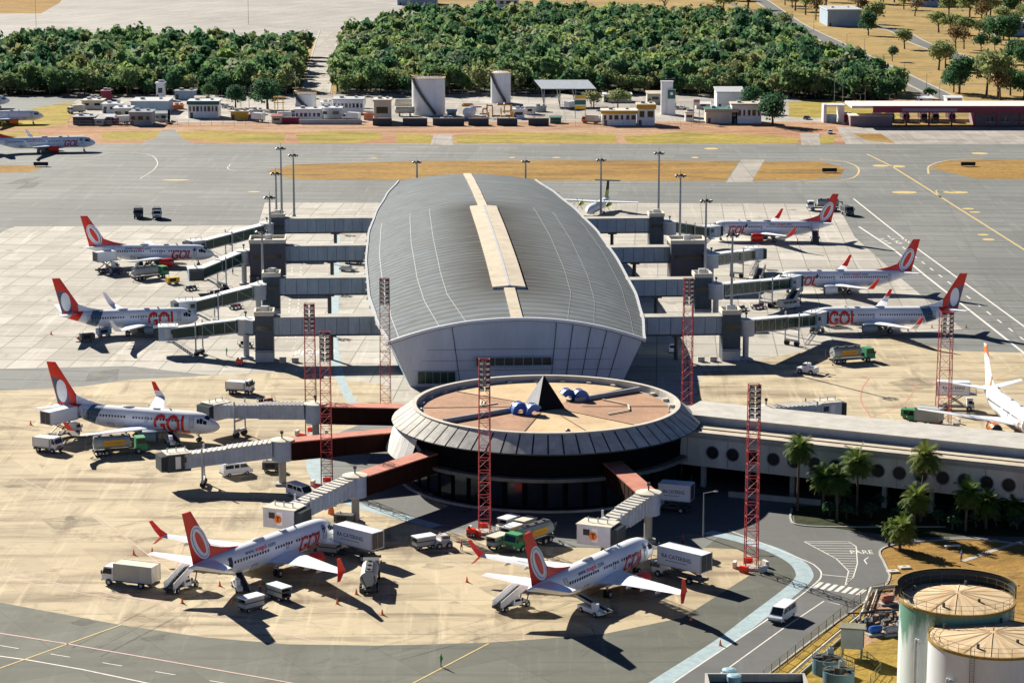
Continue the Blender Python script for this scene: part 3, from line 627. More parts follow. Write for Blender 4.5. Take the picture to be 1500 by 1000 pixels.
for i in range(17):
    x = 5.2+i*3.45
    if x > L-1: break
    s = MB(); s.lathe([(1.0, -.06), (1.0, -.1)], 24, caps=True); o = s.build('porthole', mat('dark_porthole', (.012, .01, .012), .5, vary=.3), con); o.rotation_euler = (R(90), 0, 0); o.location = (x, -.12, 6.3)
    s = MB(); s.lathe([(.98, .02), (.98, -.1), (1.14, -.1), (1.14, .02)], 24); f = s.build('frame', M['grey'], o)
s = MB()
for i in range(9): s.b2(i*7.0-.03+.8, i*7.0+.03+.8, -.02, .05, 4.1, 8.6)
s.build('panel_joint', M['dgrey'], con)
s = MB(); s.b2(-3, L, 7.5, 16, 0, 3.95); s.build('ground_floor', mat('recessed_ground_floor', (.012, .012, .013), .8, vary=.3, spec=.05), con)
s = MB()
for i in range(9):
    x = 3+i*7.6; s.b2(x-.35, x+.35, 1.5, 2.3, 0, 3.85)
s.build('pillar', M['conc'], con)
s = MB(); s.beam((9, -2.5, .45), (24, -1.2, .45), .4, .9); tag(s.build('low_wall', M['conc'], off=(0, 0, 0)), 'low concrete wall in shade under the porthole connector', 'wall'); o = bpy.data.objects['low_wall']; o.location = con.location; o.rotation_euler = con.rotation_euler
# ================================================================ BOARDING BRIDGES
M['corr'] = mat('corrugated_grey', (.42, .5, .62), .55, vary=.2); M['bridgetop'] = mat('white_bridge_roof', (.72, .74, .74), .5, vary=.12)
M['tower'] = mat('dark_tower_cladding', (.05, .075, .1), .5, vary=.3, streak=True); M['towerb'] = mat('plum_tower_cladding', (.075, .07, .095), .5, vary=.25, streak=True)
M['towercap'] = mat('pale_tower_cap', (.66, .62, .52), .8, vary=.15)
BG = 'boarding bridges'
def ring_up(v, z): return Vector((v.x, v.y, z))
def mobile(root, o, rot, cabp, zr, zc, style, cabyaw, wheel=.72, logo=False, darkcab=False):
    """rotunda with column, telescopic tunnel, cab, drive column; rot and cabp are ground points"""
    L_ = lambda p: (p[0]-o.x, p[1]-o.y, p[2])
    gl = style == 'glass'; H = 2.6
    s = MB(); s.lathe([(1.75, zr-3.1), (1.75, zr+.1)], 20, c=L_((rot.x, rot.y, 0)), caps=True); rt = s.build('rotunda', M['lgrey'] if gl else M['corr'], root, smooth=True)
    s = MB(); s.lathe([(1.95, zr+.1), (1.95, zr+.3), (.1, zr+.55)], 20, c=L_((rot.x, rot.y, 0))); s.build('cap', M['bridgetop'] if gl else M['cream'], rt)
    s = MB(); s.tube(L_((rot.x, rot.y, 0)), L_((rot.x, rot.y, zr-3)), .62, 14); s.box(L_((rot.x, rot.y, .2)), (2.2, 2.2, .4)); s.build('column', M['lgrey'] if gl else M['conc'], root)
    s = MB(); s.tube(L_((rot.x, rot.y, zr+.4)), L_((rot.x, rot.y, zr+1.4)), .12); s.box(L_((rot.x, rot.y, zr+1.5)), (.5, .4, .45)); s.build('beacon', M['dgrey'], rt)
    d = (cabp-rot).normalized(); LL = (cabp-rot).length; a = rot+d*1.6; e = cabp-d*1.5; mid = a+(e-a)*.52
    za = zr; ze = zc; zm = za+(ze-za)*.52
    for p, q, z0, z1, k in ((a, mid, za, zm, 1.0), (mid, e, zm, ze, .9)):
        P0, P1 = L_(ring_up(p, z0-H/2)), L_(ring_up(q, z1-H/2))
        s = MB(); s.beam(P0, P1, 2.7*k, H*k-.12); t = s.build('tunnel', M['gglass'] if gl else M['corr'], root)
        s = MB(); up = Vector((0, 0, H*k/2)); s.beam(Vector(P0)+up, Vector(P1)+up, 2.8*k, .16); s.build('tunnel_roof', M['bridgetop'] if gl else M['cream'], t)
        f = MB(); n = max(2, int((q-p).length/(2.4 if gl else .8))); r = d.cross(Vector((0, 0, 1)))
        if gl:
            for sg in (-1, 1):
                off = r*(sg*(1.35*k+.02)); f.beam(Vector(P0)-up+off, Vector(P1)-up+off, .12, .3); f.beam(Vector(P0)+up*.9+off, Vector(P1)+up*.9+off, .1, .14)
                pick = range(n+1) if k < 1 else range(n+1)
                for i in pick:
                    if (i*7) % 3 == 1 and k < 1: continue
                    c = Vector(P0).lerp(Vector(P1), i/n)+off; f.beam(c-up, c+up*.95, .09, .09)
                    if k == 1 and i < n and i % 2 == 0: c2 = Vector(P0).lerp(Vector(P1), (i+1)/n)+off; f.beam(c-up, c2+up*.9, .07, .07)
        else:
            for sg in (-1, 1):
                off = r*(sg*(1.35*k+.03))
                for i in range(n+1): c = Vector(P0).lerp(Vector(P1), i/n)+off; f.beam(c-up*.95, c+up*.95, .18, .07)
            for i in range(n+1): c = Vector(P0).lerp(Vector(P1), i/n)+up*1.1; f.beam(c-r*1.35*k, c+r*1.35*k, .3, .1)
        f.build('tunnel_rib', M['lgrey'] if gl else (M['lgrey']), t)
    # cab
    cy = cabyaw; c = L_((cabp.x, cabp.y, zc-1.35)); cx = Vector((math.cos(cy), math.sin(cy), 0))
    s = MB(); kx = 5.2/3.9 if logo else 1; s.box(c, (3.9*kx, 3.5, 2.85), cy); cb = s.build('cab', M['bluewall'] if gl else M['dark'] if darkcab else mat('cab_grey', (.58, .6, .68), .5, vary=.15), root)
    s = MB(); s.box((c[0], c[1], c[2]+1.5), (4.1*kx, 3.7, .16), cy); s.build('roof', M['bridgetop'] if gl else M['cream'], cb)
    s = MB(); q = Vector(c)+cx*2.35
    for i in range(5): s.box((Vector(c)+cx*(2.05*kx+i*.22))[:], (.13, 3.4, 2.7-.05*i), cy)
    s.build('bellows', M['dark'], cb)
    s = MB(); sd = Vector((-cx.y, cx.x, 0))
    for sg in (-1, 1): s.box((Vector(c)+sd*(sg*1.77)+cx*.2+Vector((0, 0, .1)))[:], (.9, .06, 2.0), cy)
    s.build('door', M['white'] if not gl else M['lgrey'], cb)
    s = MB()
    for sg in (-1, 1): s.box((Vector(c)+sd*(sg*1.78)-cx*1.1+Vector((0, 0, .45)))[:], (1.0, .05, .9), cy)
    s.build('window', M['glass'], cb)
    s = MB()
    for q in (-1.5, 0, 1.5):
        pc = Vector(c)+cx*q; s.tube(pc+Vector((0, 0, 1.5)), pc+Vector((0, 0, 2.3)), .09)
    s.beam(Vector(c)-cx*1.5+Vector((0, 0, 2.1)), Vector(c)+cx*1.5+Vector((0, 0, 2.1)), .1, .1); s.build('roof_equipment', M['lgrey'], cb)
    if logo:
        for sg in (-1, 1):
            pc = Vector(c)+sd*(sg*1.83)+cx*.0; s = MB(); ang = [2*math.pi*i/20 for i in range(20)]
            s.quad(*[(pc+cx*(.62*math.cos(t))+Vector((0, 0, .62*math.sin(t)))+sd*(sg*.06))[:] for t in ang]); lg = s.build('emblem', M['orange'], cb)
            s = MB(); pc = pc+sd*(sg*.08); s.box((pc+Vector((0, 0, .28)))[:], (.6, .03, .14), cy); s.box((pc-Vector((0, 0, .06)))[:], (.14, .03, .6), cy); s.build('emblem_mark', M['brown'], lg)
    # service stairs beside the cab
    if wheel != .8 or logo:
        r_s = d.cross(Vector((0, 0, 1))); sgn = -1 if r_s.y > 0 else 1; q0 = cabp-d*2.2+r_s*sgn*2.1; q1 = q0-d*4.6; s = MB()
        for k in range(11): pk = q0.lerp(q1, k/10); s.box(L_((pk.x, pk.y, (zc-2.9)*(1-k/10)+.15)), (.5, .9, .07), math.atan2(d.y, d.x))
        for o_ in (-.45, .45):
            s.beam(L_(q0+r_s*o_+Vector((0, 0, zc-2.9))), L_(q1+r_s*o_+Vector((0, 0, .1))), .07, .22); s.beam(L_(q0+r_s*o_+Vector((0, 0, zc-1.9))), L_(q1+r_s*o_+Vector((0, 0, 1.1))), .05, .05)
        s.box(L_((q0+d*.7+Vector((0, 0, zc-2.9)))), (1.6, 1.0, .1), math.atan2(d.y, d.x)); s.build('service_stairs', M['lgrey'], root)
    # drive column
    w_ = a.lerp(e, wheel); zw = za+(ze-za)*wheel; r = d.cross(Vector((0, 0, 1)))
    s = MB()
    for sg in (-1, 1): s.tube(L_((w_+r*sg*1.65)+Vector((0, 0, .7))), L_((w_+r*sg*1.65)+Vector((0, 0, zw+.7))), .16)
    s.beam(L_(w_-r*1.7+Vector((0, 0, 1.1))), L_(w_+r*1.7+Vector((0, 0, 1.1))), .5, .45); s.beam(L_(w_-r*1.7+Vector((0, 0, zw-2.9))), L_(w_+r*1.7+Vector((0, 0, zw-2.9))), .3, .3)
    dc = s.build('drive_column', M['lgrey'], root)
    for sg in (-1, 1):
        s = MB()
        for k in (-.4, .4):
            cc = w_+r*(sg*(1.2+k*.7)); s.tube(L_(cc-r*.17+Vector((0, 0, .5))), L_(cc+r*.17+Vector((0, 0, .5))), .5, 12)
        s.build('wheel', M['black'], dc)
def fixed(root, o, a, e, zt, h, w, mside, mtop, mbot=None):
    q = lambda p, z: (p.x-o.x, p.y-o.y, z)
    s = MB(); s.beam(q(a, zt-h/2), q(e, zt-h/2), w, h); wk = s.build('fixed_walkway', mside, root)
    s = MB(); s.beam(q(a, zt+.1), q(e, zt+.1), w+.3, .2); s.build('walkway_roof', mtop, wk)
    s = MB(); d = (e-a); n = int(d.length/2.2); r = d.normalized().cross(Vector((0, 0, 1)))
    for i in range(1, n):
        for sg in (-1, 1): c = a.lerp(e, i/n)+r*(sg*(w/2+.02)); s.beam(q(c, zt-h+.05), q(c, zt-.1), .07, .07)
    for sg in (-1, 1): s.beam(q(a+r*(sg*(w/2+.03)), zt-h*.97), q(e+r*(sg*(w/2+.03)), zt-h*.97), .1, .3)
    s.build('walkway_rib', M['dgrey'] if mside != M['brown'] else M['brown'], wk); return wk
# near bridges on the satellite (red-brown walkways, grey corrugated tunnels)
NEAR = [((585, 592), (462, 592), (316, 589), 'boarding bridge with brown walkway reaching the nose of the jet with grey tail band', (60, 30)),
        ((575, 627), (413, 645), (258, 662), 'retracted boarding bridge with long ribbed grey tunnel and no aircraft at its cab', (0, -20)),
        ((640, 655), (520, 697), (416, 742), 'boarding bridge with orange cab emblem beside the jet nearest the lower left', (-30, -14)),
        ((905, 678), (950, 722), (876, 766), 'boarding bridge with orange cab emblem in front of the dark round terminal', (-30, -14))]
for i, (w0, r0, c0, lab, hd) in enumerate(NEAR):
    a, r_, c_ = P(*w0, 7.4), P(*r0, 7.4), P(*c0, 5.6); a.z = r_.z = c_.z = 0
    a = a+(SC-a).normalized()*2.5
    root = thing('boarding_bridge', (r_.x, r_.y, 0), 0, lab, 'boarding bridge', BG)
    fixed(root, r_, a, r_+(a-r_).normalized()*1.2, 7.2, 2.9, 2.9, M['brown'], M['rust_roof'])
    d = c_-r_; yaw = math.atan2(d.y, d.x)
    if i == 0: yaw += R(75)
    if i == 1: yaw += R(22)
    if i >= 2: yaw = R(-24)
    mobile(root, r_, r_, c_, 7.3, 5.5, 'corr', yaw, .8, i >= 2, i == 1)
# far bridges on the pier
def far_bridge(side, y, base_px, rot_px, cab_px, lab, big=False, yawoff=0, wheel=.72):
    sg = -1 if side == 'l' else 1
    tw = P(*base_px, 9.0); tw.z = 0
    root = thing('boarding_bridge', (tw.x, tw.y, 0), 0, lab, 'boarding bridge', BG)
    hw = interp(min(241, (tw-O).dot(AX)), HWT); st = O+AX*(tw-O).dot(AX)+RX*(sg*(hw-1.2)); st.z = 0
    fixed(root, tw, st, tw, 9.0, 3.7, 3.4, M['walkway'], M['conc'])
    wx, wy = (8.4, 7.4) if big else (3.7, 4.6)
    c = RX*(sg*(wx/2-1.2))
    rz = math.atan2(RX.y, RX.x); h = 10.4 if big else 9.7
    if big: c = c-AX*1.0
    s = MB(); s.box((c.x, c.y, h/2), (wx, wy, h), rz); tb = s.build('tower', M['towerb'] if big else M['tower'], root)
    s = MB()
    for dx, dy, ax, ay in ((0, wy/2, wx+.3, .35), (0, -wy/2, wx+.3, .35), (wx/2, 0, .35, wy-.4), (-wx/2, 0, .35, wy-.4)):
        p = c+RX*dx+AX*dy; s.box((p.x, p.y, h+.35), (ax, ay, .9), rz)
    s.box((c.x, c.y, h+.05), (wx-.3, wy-.3, .16), rz); s.build('tower_parapet', M['towercap'], tb)
    s = MB(); p = c-AX*(wy/2+.04); s.box((p.x, p.y, 7.1), (wx*.8, .1, .9), rz); s.build('window', M['glass'], tb)
    s = MB(); p = c-AX*(wy/2+.06); s.box((p.x, p.y, 1.1), (wx*1.02, .12, 2.0), rz); p = c-AX*(wy/2+.4); s.box((p.x, p.y, 2.5), (wx*1.05, .9, .14), rz); s.build('base_cladding', M['lgrey'] if big is False else M['dark'], tb)
    s = MB(); p = c+AX*.5; s.box((p.x, p.y, h+.8), (1.4, 1.2, 1.3), rz); s.tube((p.x+.9, p.y, h), (p.x+.9, p.y, h+1.5), .2); s.build('roof_unit', M['lgrey'], tb)
    s = MB()
    for k in (0, 1): p = RX*(sg*(wx+1.6))*0+RX*(-sg*(3+k*2.5))-AX*2.2; s.box((p.x, p.y, .5), (1.4, .9, 1.0), rz)
    s.build('ground_unit', M['cream'], tb)
    m = tw.lerp(st, .55)
    s = MB(); s.tube((m.x-tw.x, m.y-tw.y, 0), (m.x-tw.x, m.y-tw.y, 5.4), .45, 12); s.box((m.x-tw.x, m.y-tw.y, 5.15), (2.2, 3.2, .35), rz); s.build('support', M['dgrey'], root)
    rp, cp = P(*rot_px, 8.0), P(*cab_px, 5.7); rp.z = cp.z = 0
    fixed(root, tw, tw+RX*(sg*(wx-1.6)), rp, 8.2, 2.9, 2.4, M['walkway'], M['bridgetop'])
    d = cp-rp; mobile(root, tw, rp, cp, 8.0, 5.6, 'glass', math.atan2(d.y, d.x)+R(yawoff), wheel)
far_bridge('l', 0, (410, 320), (391, 328), (287, 352), 'left boarding bridge farthest from the camera, dark cab at the nose of the red-tailed jet', wheel=.55)
far_bridge('l', 0, (411, 360), (357, 368), (286, 392), 'left boarding bridge with the wide plum tower, cab over a yellow loader', True, 60, .45)
far_bridge('l', 0, (402, 407), (378, 418), (272, 440), 'left boarding bridge rising just behind the grey-banded jet nose, thin dark tower', wheel=.6)
far_bridge('l', 0, (392, 464), (360, 468), (246, 477), 'left boarding bridge nearest the camera, level green glass tunnel over the jet nose', yawoff=25, wheel=.62)
far_bridge('r', 0, (957, 319), (981, 326), (1041, 331), 'right boarding bridge farthest from the camera, short green glass tunnel', wheel=.5)
far_bridge('r', 0, (987, 361), (1042, 373), (1103, 363), 'right boarding bridge with wide dark tower and no aircraft at its cab', True, -40, .62)
far_bridge('r', 0, (1024, 408), (1049, 417), (1158, 404), 'right boarding bridge reaching the middle jet, long green glass tunnel', wheel=.68)
far_bridge('r', 0, (1065, 462), (1093, 469), (1194, 457), 'right boarding bridge nearest the camera, its tunnel ending at the bold lettered jet', wheel=.68)
# retracted bridge behind the connector
c_ = P(1212, 588, 5.4); r_ = P(1122, 598, 5.8); c_.z = r_.z = 0
root = thing('boarding_bridge', (r_.x, r_.y, 0), 0, 'parked boarding bridge with dark cab behind the porthole connector', 'boarding bridge', BG)
mobile(root, r_, r_, c_, 5.9, 5.4, 'corr', R(20), .8)
# ================================================================ AIRCRAFT
def stations(long):
    ext = 5.2 if long else 0
    base = [(0, 2.72, 2.92, .1), (.25, 2.4, 3.3, .45), (.7, 2.1, 3.68, .82), (1.3, 1.82, 4.02, 1.12), (1.9, 1.64, 4.42, 1.36), (2.6, 1.5, 4.85, 1.56), (3.4, 1.4, 5.12, 1.72), (4.6, 1.33, 5.27, 1.84), (6, 1.3, 5.31, 1.88)]
    tail = [(20.2, 1.3, 5.31, 1.88), (22, 1.42, 5.31, 1.86), (24, 1.85, 5.3, 1.74), (26, 2.45, 5.28, 1.5), (28, 3.1, 5.2, 1.18), (30, 3.75, 5.05, .78), (31.4, 4.15, 4.85, .45), (32.2, 4.4, 4.7, .17)]
    mid = [(6+(14.2+ext)*i/8, 1.3, 5.31, 1.88) for i in range(1, 8)]
    return base+mid+[(t+ext, a, b, c) for t, a, b, c in tail], 32.2+ext, ext
def st_at(st, t):
    for a, b in zip(st, st[1:]):
        if t <= b[0]:
            k = max(0, (t-a[0])/(b[0]-a[0])); return [a[i]+(b[i]-a[i])*k for i in (1, 2, 3)]
    return list(st[-1][1:])
def lin(t, tab):
    for (a, p), (c, q) in zip(tab, tab[1:]):
        if t <= c: return p+(q-p)*max(0, (t-a)/(c-a))
    return tab[-1][1]
def jet(label, livery, nose, tail, side, engine='white', long=False, winglet=None, group='jet airliners on the apron', windows=True, text=True, open_door=False):
    """side: -1 shows the right-hand side (y<0) to the camera, +1 the left"""
    st, FL, ext = stations(long)
    pn, pt = P(*nose, 2.9), P(*tail, 4.6); pn.z = pt.z = 0; d = pn-pt; mid = (pn+pt)/2
    rz = math.atan2(d.y, d.x)
    root = thing('jet_airliner', mid, rz, label, 'airliner', group)
    k = d.length/FL
    root.scale = (min(1.0, max(.9, k)), 1, 1) if abs(k-1) > .02 else (1, 1, 1)
    X = lambda t: FL/2-t
    def skin(t, z, off=.015, sd=side):
        zb, zt, hw = st_at(st, t); zc, hh = (zb+zt)/2, (zt-zb)/2
        q = max(-1, min(1, (z-zc)/hh)); return (X(t), sd*(hw*math.sqrt(max(0, 1-q*q))+off), z)
    # fuselage
    b = MB(); rows = []; n = 28
    for t, zb, zt, hw in st:
        zc, hh = (zb+zt)/2, (zt-zb)/2; rows.append([(X(t), hw*math.cos(2*math.pi*i/n), zc+hh*math.sin(2*math.pi*i/n)) for i in range(n)]+[(X(t), hw, zc)])
    b.grid(rows); b.quad(*rows[0][:-1]); b.quad(*rows[-1][:-1]); fus = b.build('fuselage', M['jet'], root, smooth=2)
    b = MB(); b.ball((X(13.6+ext/2), 0, 1.75), 5.2+ext/3, 2.05, .75, 14, 8); b.build('belly_fairing', M['lgrey'], root, smooth=2)
    # cockpit
    for sd in (-1, 1):
        b = MB()
        for t0, t1, lo, hi in ((1.95, 2.55, .62, .93), (2.62, 3.15, .6, .84), (3.2, 3.6, .6, .78)):
            g = []
            for t in (t0, t1):
                zb, zt, hw = st_at(st, t); g.append([skin(t, zb+(zt-zb)*q, .03, sd) for q in (lo, (lo+hi)/2, hi)])
            b.grid(g)
        b.build('cockpit_window', M['glass'], root)
    b = MB(); g = []
    for t in (1.75, 2.5):
        zb, zt, hw = st_at(st, t); g.append([(X(t)+.03, hw*q, zb+(zt-zb)*(.5+.5*math.sqrt(1-q*q))+.03) for q in (-.6, -.3, 0, .3, .6)])
    b.grid(g); b.build('windshield', M['glass'], root)
    # cabin windows: one mesh, one object each
    if windows:
        b = MB(); b.quad((-.15, 0, -.22), (.15, 0, -.22), (.17, 0, 0), (.15, 0, .22), (-.15, 0, .22), (-.17, 0, 0)); w0 = None
        t = 6.4; i = 0
        while t < 24.6+ext:
            if i not in (9, 17, 18):
                if w0 is None: w0 = b.build('cabin_window', M['glass'], root); o = w0
                else: o = w0.copy(); COL.objects.link(o); o.parent = root
                o.location = skin(t, 3.85, .03)
            t += .58; i += 1
    # doors
    for t, z0, z1, wd in ((4.6, 2.75, 4.6, .8), (25.2+ext, 2.85, 4.6, .75), (13.2+ext/2, 3.2, 4.1, .5), (7.2, 1.75, 2.65, 1.2), (20.2+ext, 1.75, 2.6, 1.2)):
        op = open_door and t > 25
        b = MB(); g = [[skin(tt, z0+(z1-z0)*i/4, .02) for i in range(5)] for tt in (t-wd/2, t, t+wd/2)]
        b.grid(g); dr = b.build('door', M['dark'] if op else M['jetdoor'], root)
        if not op:
            b = MB()
            for tt in (t-wd/2, t+wd/2):
                for i in range(4): b.beam(skin(tt, z0+(z1-z0)*i/4, .03), skin(tt, z0+(z1-z0)*(i+1)/4, .03), .06, .06)
            for zz in (z0, z1): b.beam(skin(t-wd/2, zz, .03), skin(t+wd/2, zz, .03), .06, .06)
            b.build('door_seal', M['grey'], dr)
    # wings
    LE = [(0, 9.6), (1.7, 10.5), (5.8, 12.9), (16.4, 18.3)]; TE = [(0, 17.3), (1.7, 17.3), (5.8, 17.35), (16.4, 20.0)]
    ws = ext*.58
    AF = [(0, 0), (.04, .35), (.15, .75), (.35, 1), (.6, .72), (.85, .28), (1, 0), (.85, -.06), (.6, -.22), (.35, -.42), (.15, -.38), (.04, -.22)]
    def wsec(y, sd):
        l, e = lin(y, LE)+ws, lin(y, TE)+ws; c = e-l; z = 2.05+(y-1.7)*.105; th = c*.068*(1.1-.3*y/16.4)
        return [(X(l+c*p), sd*y, z+th*q+.02*(1-p)*c) for p, q in AF]
    wl = {'red': M['red'], 'new': M['red'], None: M['jet'], 'white': M['jet']}[winglet]
    for sd in (-1, 1):
        b = MB(); secs = [wsec(y, sd) for y in (.8, 1.7, 3.5, 5.8, 9, 12.5, 16.4)]
        b.grid([s+[s[0]] for s in secs]); b.quad(*secs[-1]); wg = b.build('wing', M['jet'], root, smooth=True)
        b = MB()
        for y in (3.4, 6.8, 9.4, 12.2):
            e = lin(y, TE)+ws; z = 2.05+(y-1.7)*.105-.2; b.ball((X(e-.5), sd*y, z), 1.25, .17, .22, 8, 6)
        b.build('flap_fairing', M['lgrey'], wg)
        b = MB()
        for y0, y1 in ((2.2, 5.6), (6, 11.4)):
            for q in (0, 1): 
                a = [(X(lin(y, TE)+ws-(1.15 if q else .02)), sd*y, 2.09+(y-1.7)*.105+.05+.07*q) for y in (y0, y1)]
                b.beam(a[0], a[1], .05, .03)
        b.build('flap_gap', M['grey'], wg)
        if winglet:
            h = 2.5; tb, tt = 18.3+ws, 20.3+ws; zz = 2.05+14.7*.105
            def plate(pts, th): 
                b = MB(); n = len(pts); b.add([(X(p[0]), sd*(p[1]-th/2), p[2]) for p in pts]+[(X(p[0]), sd*(p[1]+th/2), p[2]) for p in pts], [tuple(range(n)), tuple(range(2*n-1, n-1, -1))]+[(i, (i+1) % n, n+(i+1) % n, n+i) for i in range(n)]); return b
            plate([(tb, 16.4, zz), (tb+1.7, 16.4, zz), (tb+2.3, 16.85, zz+1.0), (tb+1.1, 16.85, zz+1.0)], .12).build('winglet_root', M['jet'] if winglet == 'new' else wl, wg)
            plate([(tb+1.1, 16.85, zz+1.0), (tb+2.3, 16.85, zz+1.0), (tb+3.0, 17.3, zz+h), (tb+2.3, 17.3, zz+h)], .1).build('winglet', wl, wg)
            if winglet == 'red' and not long: plate([(tb+.3, 16.4, zz), (tb+1.7, 16.4, zz), (tb+2.6, 17.0, zz-.95), (tb+2.0, 17.0, zz-.95)], .1).build('lower_winglet', wl, wg)
        # engine
        ec = {'white': M['jet'], 'red': M['red'], 'slate': M['slate_l'], 'orange': M['orange']}[engine]; y = sd*4.85; xt = X(9.6+ws)
        b = MB(); b.lathe([(.78, -.05), (.95, .02), (1.02, -.12), (1.1, -.9), (1.08, -2.2), (.92, -3.4)][1:], 24, c=(xt, y, 1.5), axis='x'); en = b.build('engine', ec, root, smooth=True)
        b = MB(); b.lathe([(.86, -.6), (.9, -.05), (.97, .04), (1.03, -.1)], 24, c=(xt, y, 1.5), axis='x'); b.build('intake_lip', M['steel'], en, smooth=True)
        b = MB(); b.lathe([(.02, -.25), (.22, -.55), (.88, -.6)], 20, c=(xt, y, 1.5), axis='x'); b.build('fan', M['dark'], en)
        b = MB(); b.lathe([(.9, -3.3), (.62, -3.3), (.5, -4.3), (.05, -4.9)], 18, c=(xt, y, 1.5), axis='x'); b.build('exhaust', M['dgrey'], en, smooth=True)
        b = MB(); b.quad(*[(xt+p, y-.12, q) for p, q in ((-1.2, 2.5), (-4.6, 2.6), (-5.2, 2.25), (-3.6, 1.9))]); b.quad(*[(xt+p, y+.12, q) for p, q in ((-1.2, 2.5), (-4.6, 2.6), (-5.2, 2.25), (-3.6, 1.9))]); b.quad((xt-1.2, y-.12, 2.5), (xt-1.2, y+.12, 2.5), (xt-4.6, y+.12, 2.6), (xt-4.6, y-.12, 2.6)); b.build('pylon', M['lgrey'], en)
        # stabiliser
        b = MB(); secs = []
        for yy, l, e, z in ((.3, 27.4, 31.2, 4.75), (7.1, 31.3, 32.9, 5.55)):
            c = e-l; secs.append([(X(l+ext+c*p), sd*yy, z+c*.05*q) for p, q in AF])
        b.grid([s+[s[0]] for s in secs]); b.quad(*secs[-1]); b.build('stabiliser', M['jet'], root, smooth=True)
    # fin
    FLE = [(5.1, 26.2), (6.4, 27.3), (12.5, 31.5)]; FTE = [(5.0, 31.3), (12.5, 33.3)]
    fz = lambda z: (lin(z, FLE)+ext, lin(z, FTE)+ext)
    def fth(t, z):
        l, e = fz(z); c = max(0, min(1, (t-l)/(e-l))); return (.26-.13*(z-5)/7.5)*4*c*(1-c)*(1.15-.3*c)
    fm = {'old': M['red'], 'new': M['red'], 'orange': M['jet'], 'plain': M['jet'], 'sea': M['jet']}[livery]
    b = MB()
    for sg in (-1, 1): b.grid([[(X(fz(z)[0]+(fz(z)[1]-fz(z)[0])*c), sg*fth(fz(z)[0]+(fz(z)[1]-fz(z)[0])*c, z), z) for c in (0, .04, .12, .25, .4, .6, .8, 1)] for z in (4.6, 5.6, 6.4, 8, 10, 12.5)])
    b.grid([[(X(fz(12.5)[0]+(fz(12.5)[1]-fz(12.5)[0])*c), sg*fth(fz(12.5)[0]+(fz(12.5)[1]-fz(12.5)[0])*c, 12.5), 12.5) for c in (0, .04, .12, .25, .4, .6, .8, 1)] for sg in (-1, 1)])
    fin = b.build('fin', fm, root, smooth=True)
    b = MB(); rows = []                                     # dorsal fillet
    for t, z in ((21.8, 5.33), (23.6, 5.6), (25.4, 6.0), (27.6, 6.75)): rows.append([(X(t+ext), -.2, 5.1), (X(t+ext), -.06, z), (X(t+ext), .06, z), (X(t+ext), .2, 5.1)])
    b.grid(rows); b.build('dorsal_fin', M['red'] if livery == 'old' else M['jet'], fin)
    def overlay(name, poly, m, off):
        for sg in (-1, 1):
            b = MB(); c = (sum(p[0] for p in poly)/len(poly), sum(p[1] for p in poly)/len(poly)); n = len(poly); rows = []
            for q in (1.0, .66, .33, .02): rows.append([(X(c[0]+(p[0]-c[0])*q), sg*(fth(c[0]+(p[0]-c[0])*q, c[1]+(p[1]-c[1])*q)+off), c[1]+(p[1]-c[1])*q) for p in poly+[poly[0]]])
            b.grid(rows); b.build(name, m, fin)
    def ell(t, z, a, bb, ang, n=30):
        out = []
        for i in range(n):
            u, v = a*math.cos(2*math.pi*i/n), bb*math.sin(2*math.pi*i/n); out.append((t+ext-u*math.sin(ang)+v*math.cos(ang), z+u*math.cos(ang)+v*math.sin(ang)))
        return out
    if livery == 'old':
        an = R(-30); c = (29.9, 7.75)
        overlay('emblem_ring', ell(*c, 2.85, 1.5, an), M['jet'], .03); overlay('emblem_line', ell(*c, 2.55, 1.2, an), M['navy'], .05)
        overlay('emblem_band', ell(c[0]+.03, c[1], 2.46, 1.1, an), M['jet'], .07); overlay('emblem_core', ell(c[0]+.05, c[1], 1.95, .58, an), M['red'], .09)
    if livery == 'new':
        overlay('tail_patch', [(28.9+ext, 5.2), (29.0+ext, 6.5), (29.7+ext, 8.1), (30.7+ext, 9.4), (32.35+ext, 9.9), (31.32+ext, 5.2)], M['slate'], .03)
        overlay('emblem_oval', ell(30.35, 7.35, 2.05, 1.05, R(-8)), M['jet'], .05)
        for z0 in (0,):
            b = MB(); rows = []
            for tt in (22.4, 23.0, 23.6, 24.2, 24.8):
                row = []
                for i in range(25):
                    ph = 2*math.pi*i/24; t0 = tt+ext+.9*math.sin(ph)*-1+.4; zb, zt, hw = st_at(st, t0); zc, hh = (zb+zt)/2, (zt-zb)/2
                    row.append((X(t0), (hw+.02)*math.cos(ph), zc+(hh+.02)*math.sin(ph)))
                rows.append(row)
            b.grid(rows); b.build('tail_band', M['slate'], root, smooth=2)
            b = MB(); rows = []
            for tt in (27.2, 28.2, 29.4):
                row = []
                for i in range(25):
                    ph = 2*math.pi*i/24; t0 = tt+ext-.8*math.sin(ph); zb, zt, hw = st_at(st, t0); zc, hh = (zb+zt)/2, (zt-zb)/2
                    row.append((X(t0), (hw+.02)*math.cos(ph), zc+(hh+.02)*math.sin(ph)))
                rows.append(row)
            b.grid(rows); b.build('tail_band', M['red'], root, smooth=2)
    if livery == 'orange':
        overlay('fin_tip', [(30.05+ext, 10.4), (31.5+ext, 12.5), (33.3+ext, 12.5), (32.75+ext, 10.4)], M['orange'], .03); overlay('fin_flash', [(26.6+ext, 5.4), (28.0+ext, 7.4), (28.6+ext, 5.3)], M['orange'], .03)
    # lettering
    def letters(name, s, m, t0, z0, size, shear=0, bold=0, off=.03, length=None):
        vs, fs = text2d(s, size, shear, bold, cut=size/8); k = (length/wid(vs)) if length else 1; W_ = wid(vs)*k
        b = MB(); b.add([skin((t0+W_-x*k) if side < 0 else (t0+x*k), z0+y, off) for x, y in vs], fs); return b.build(name, m, root)
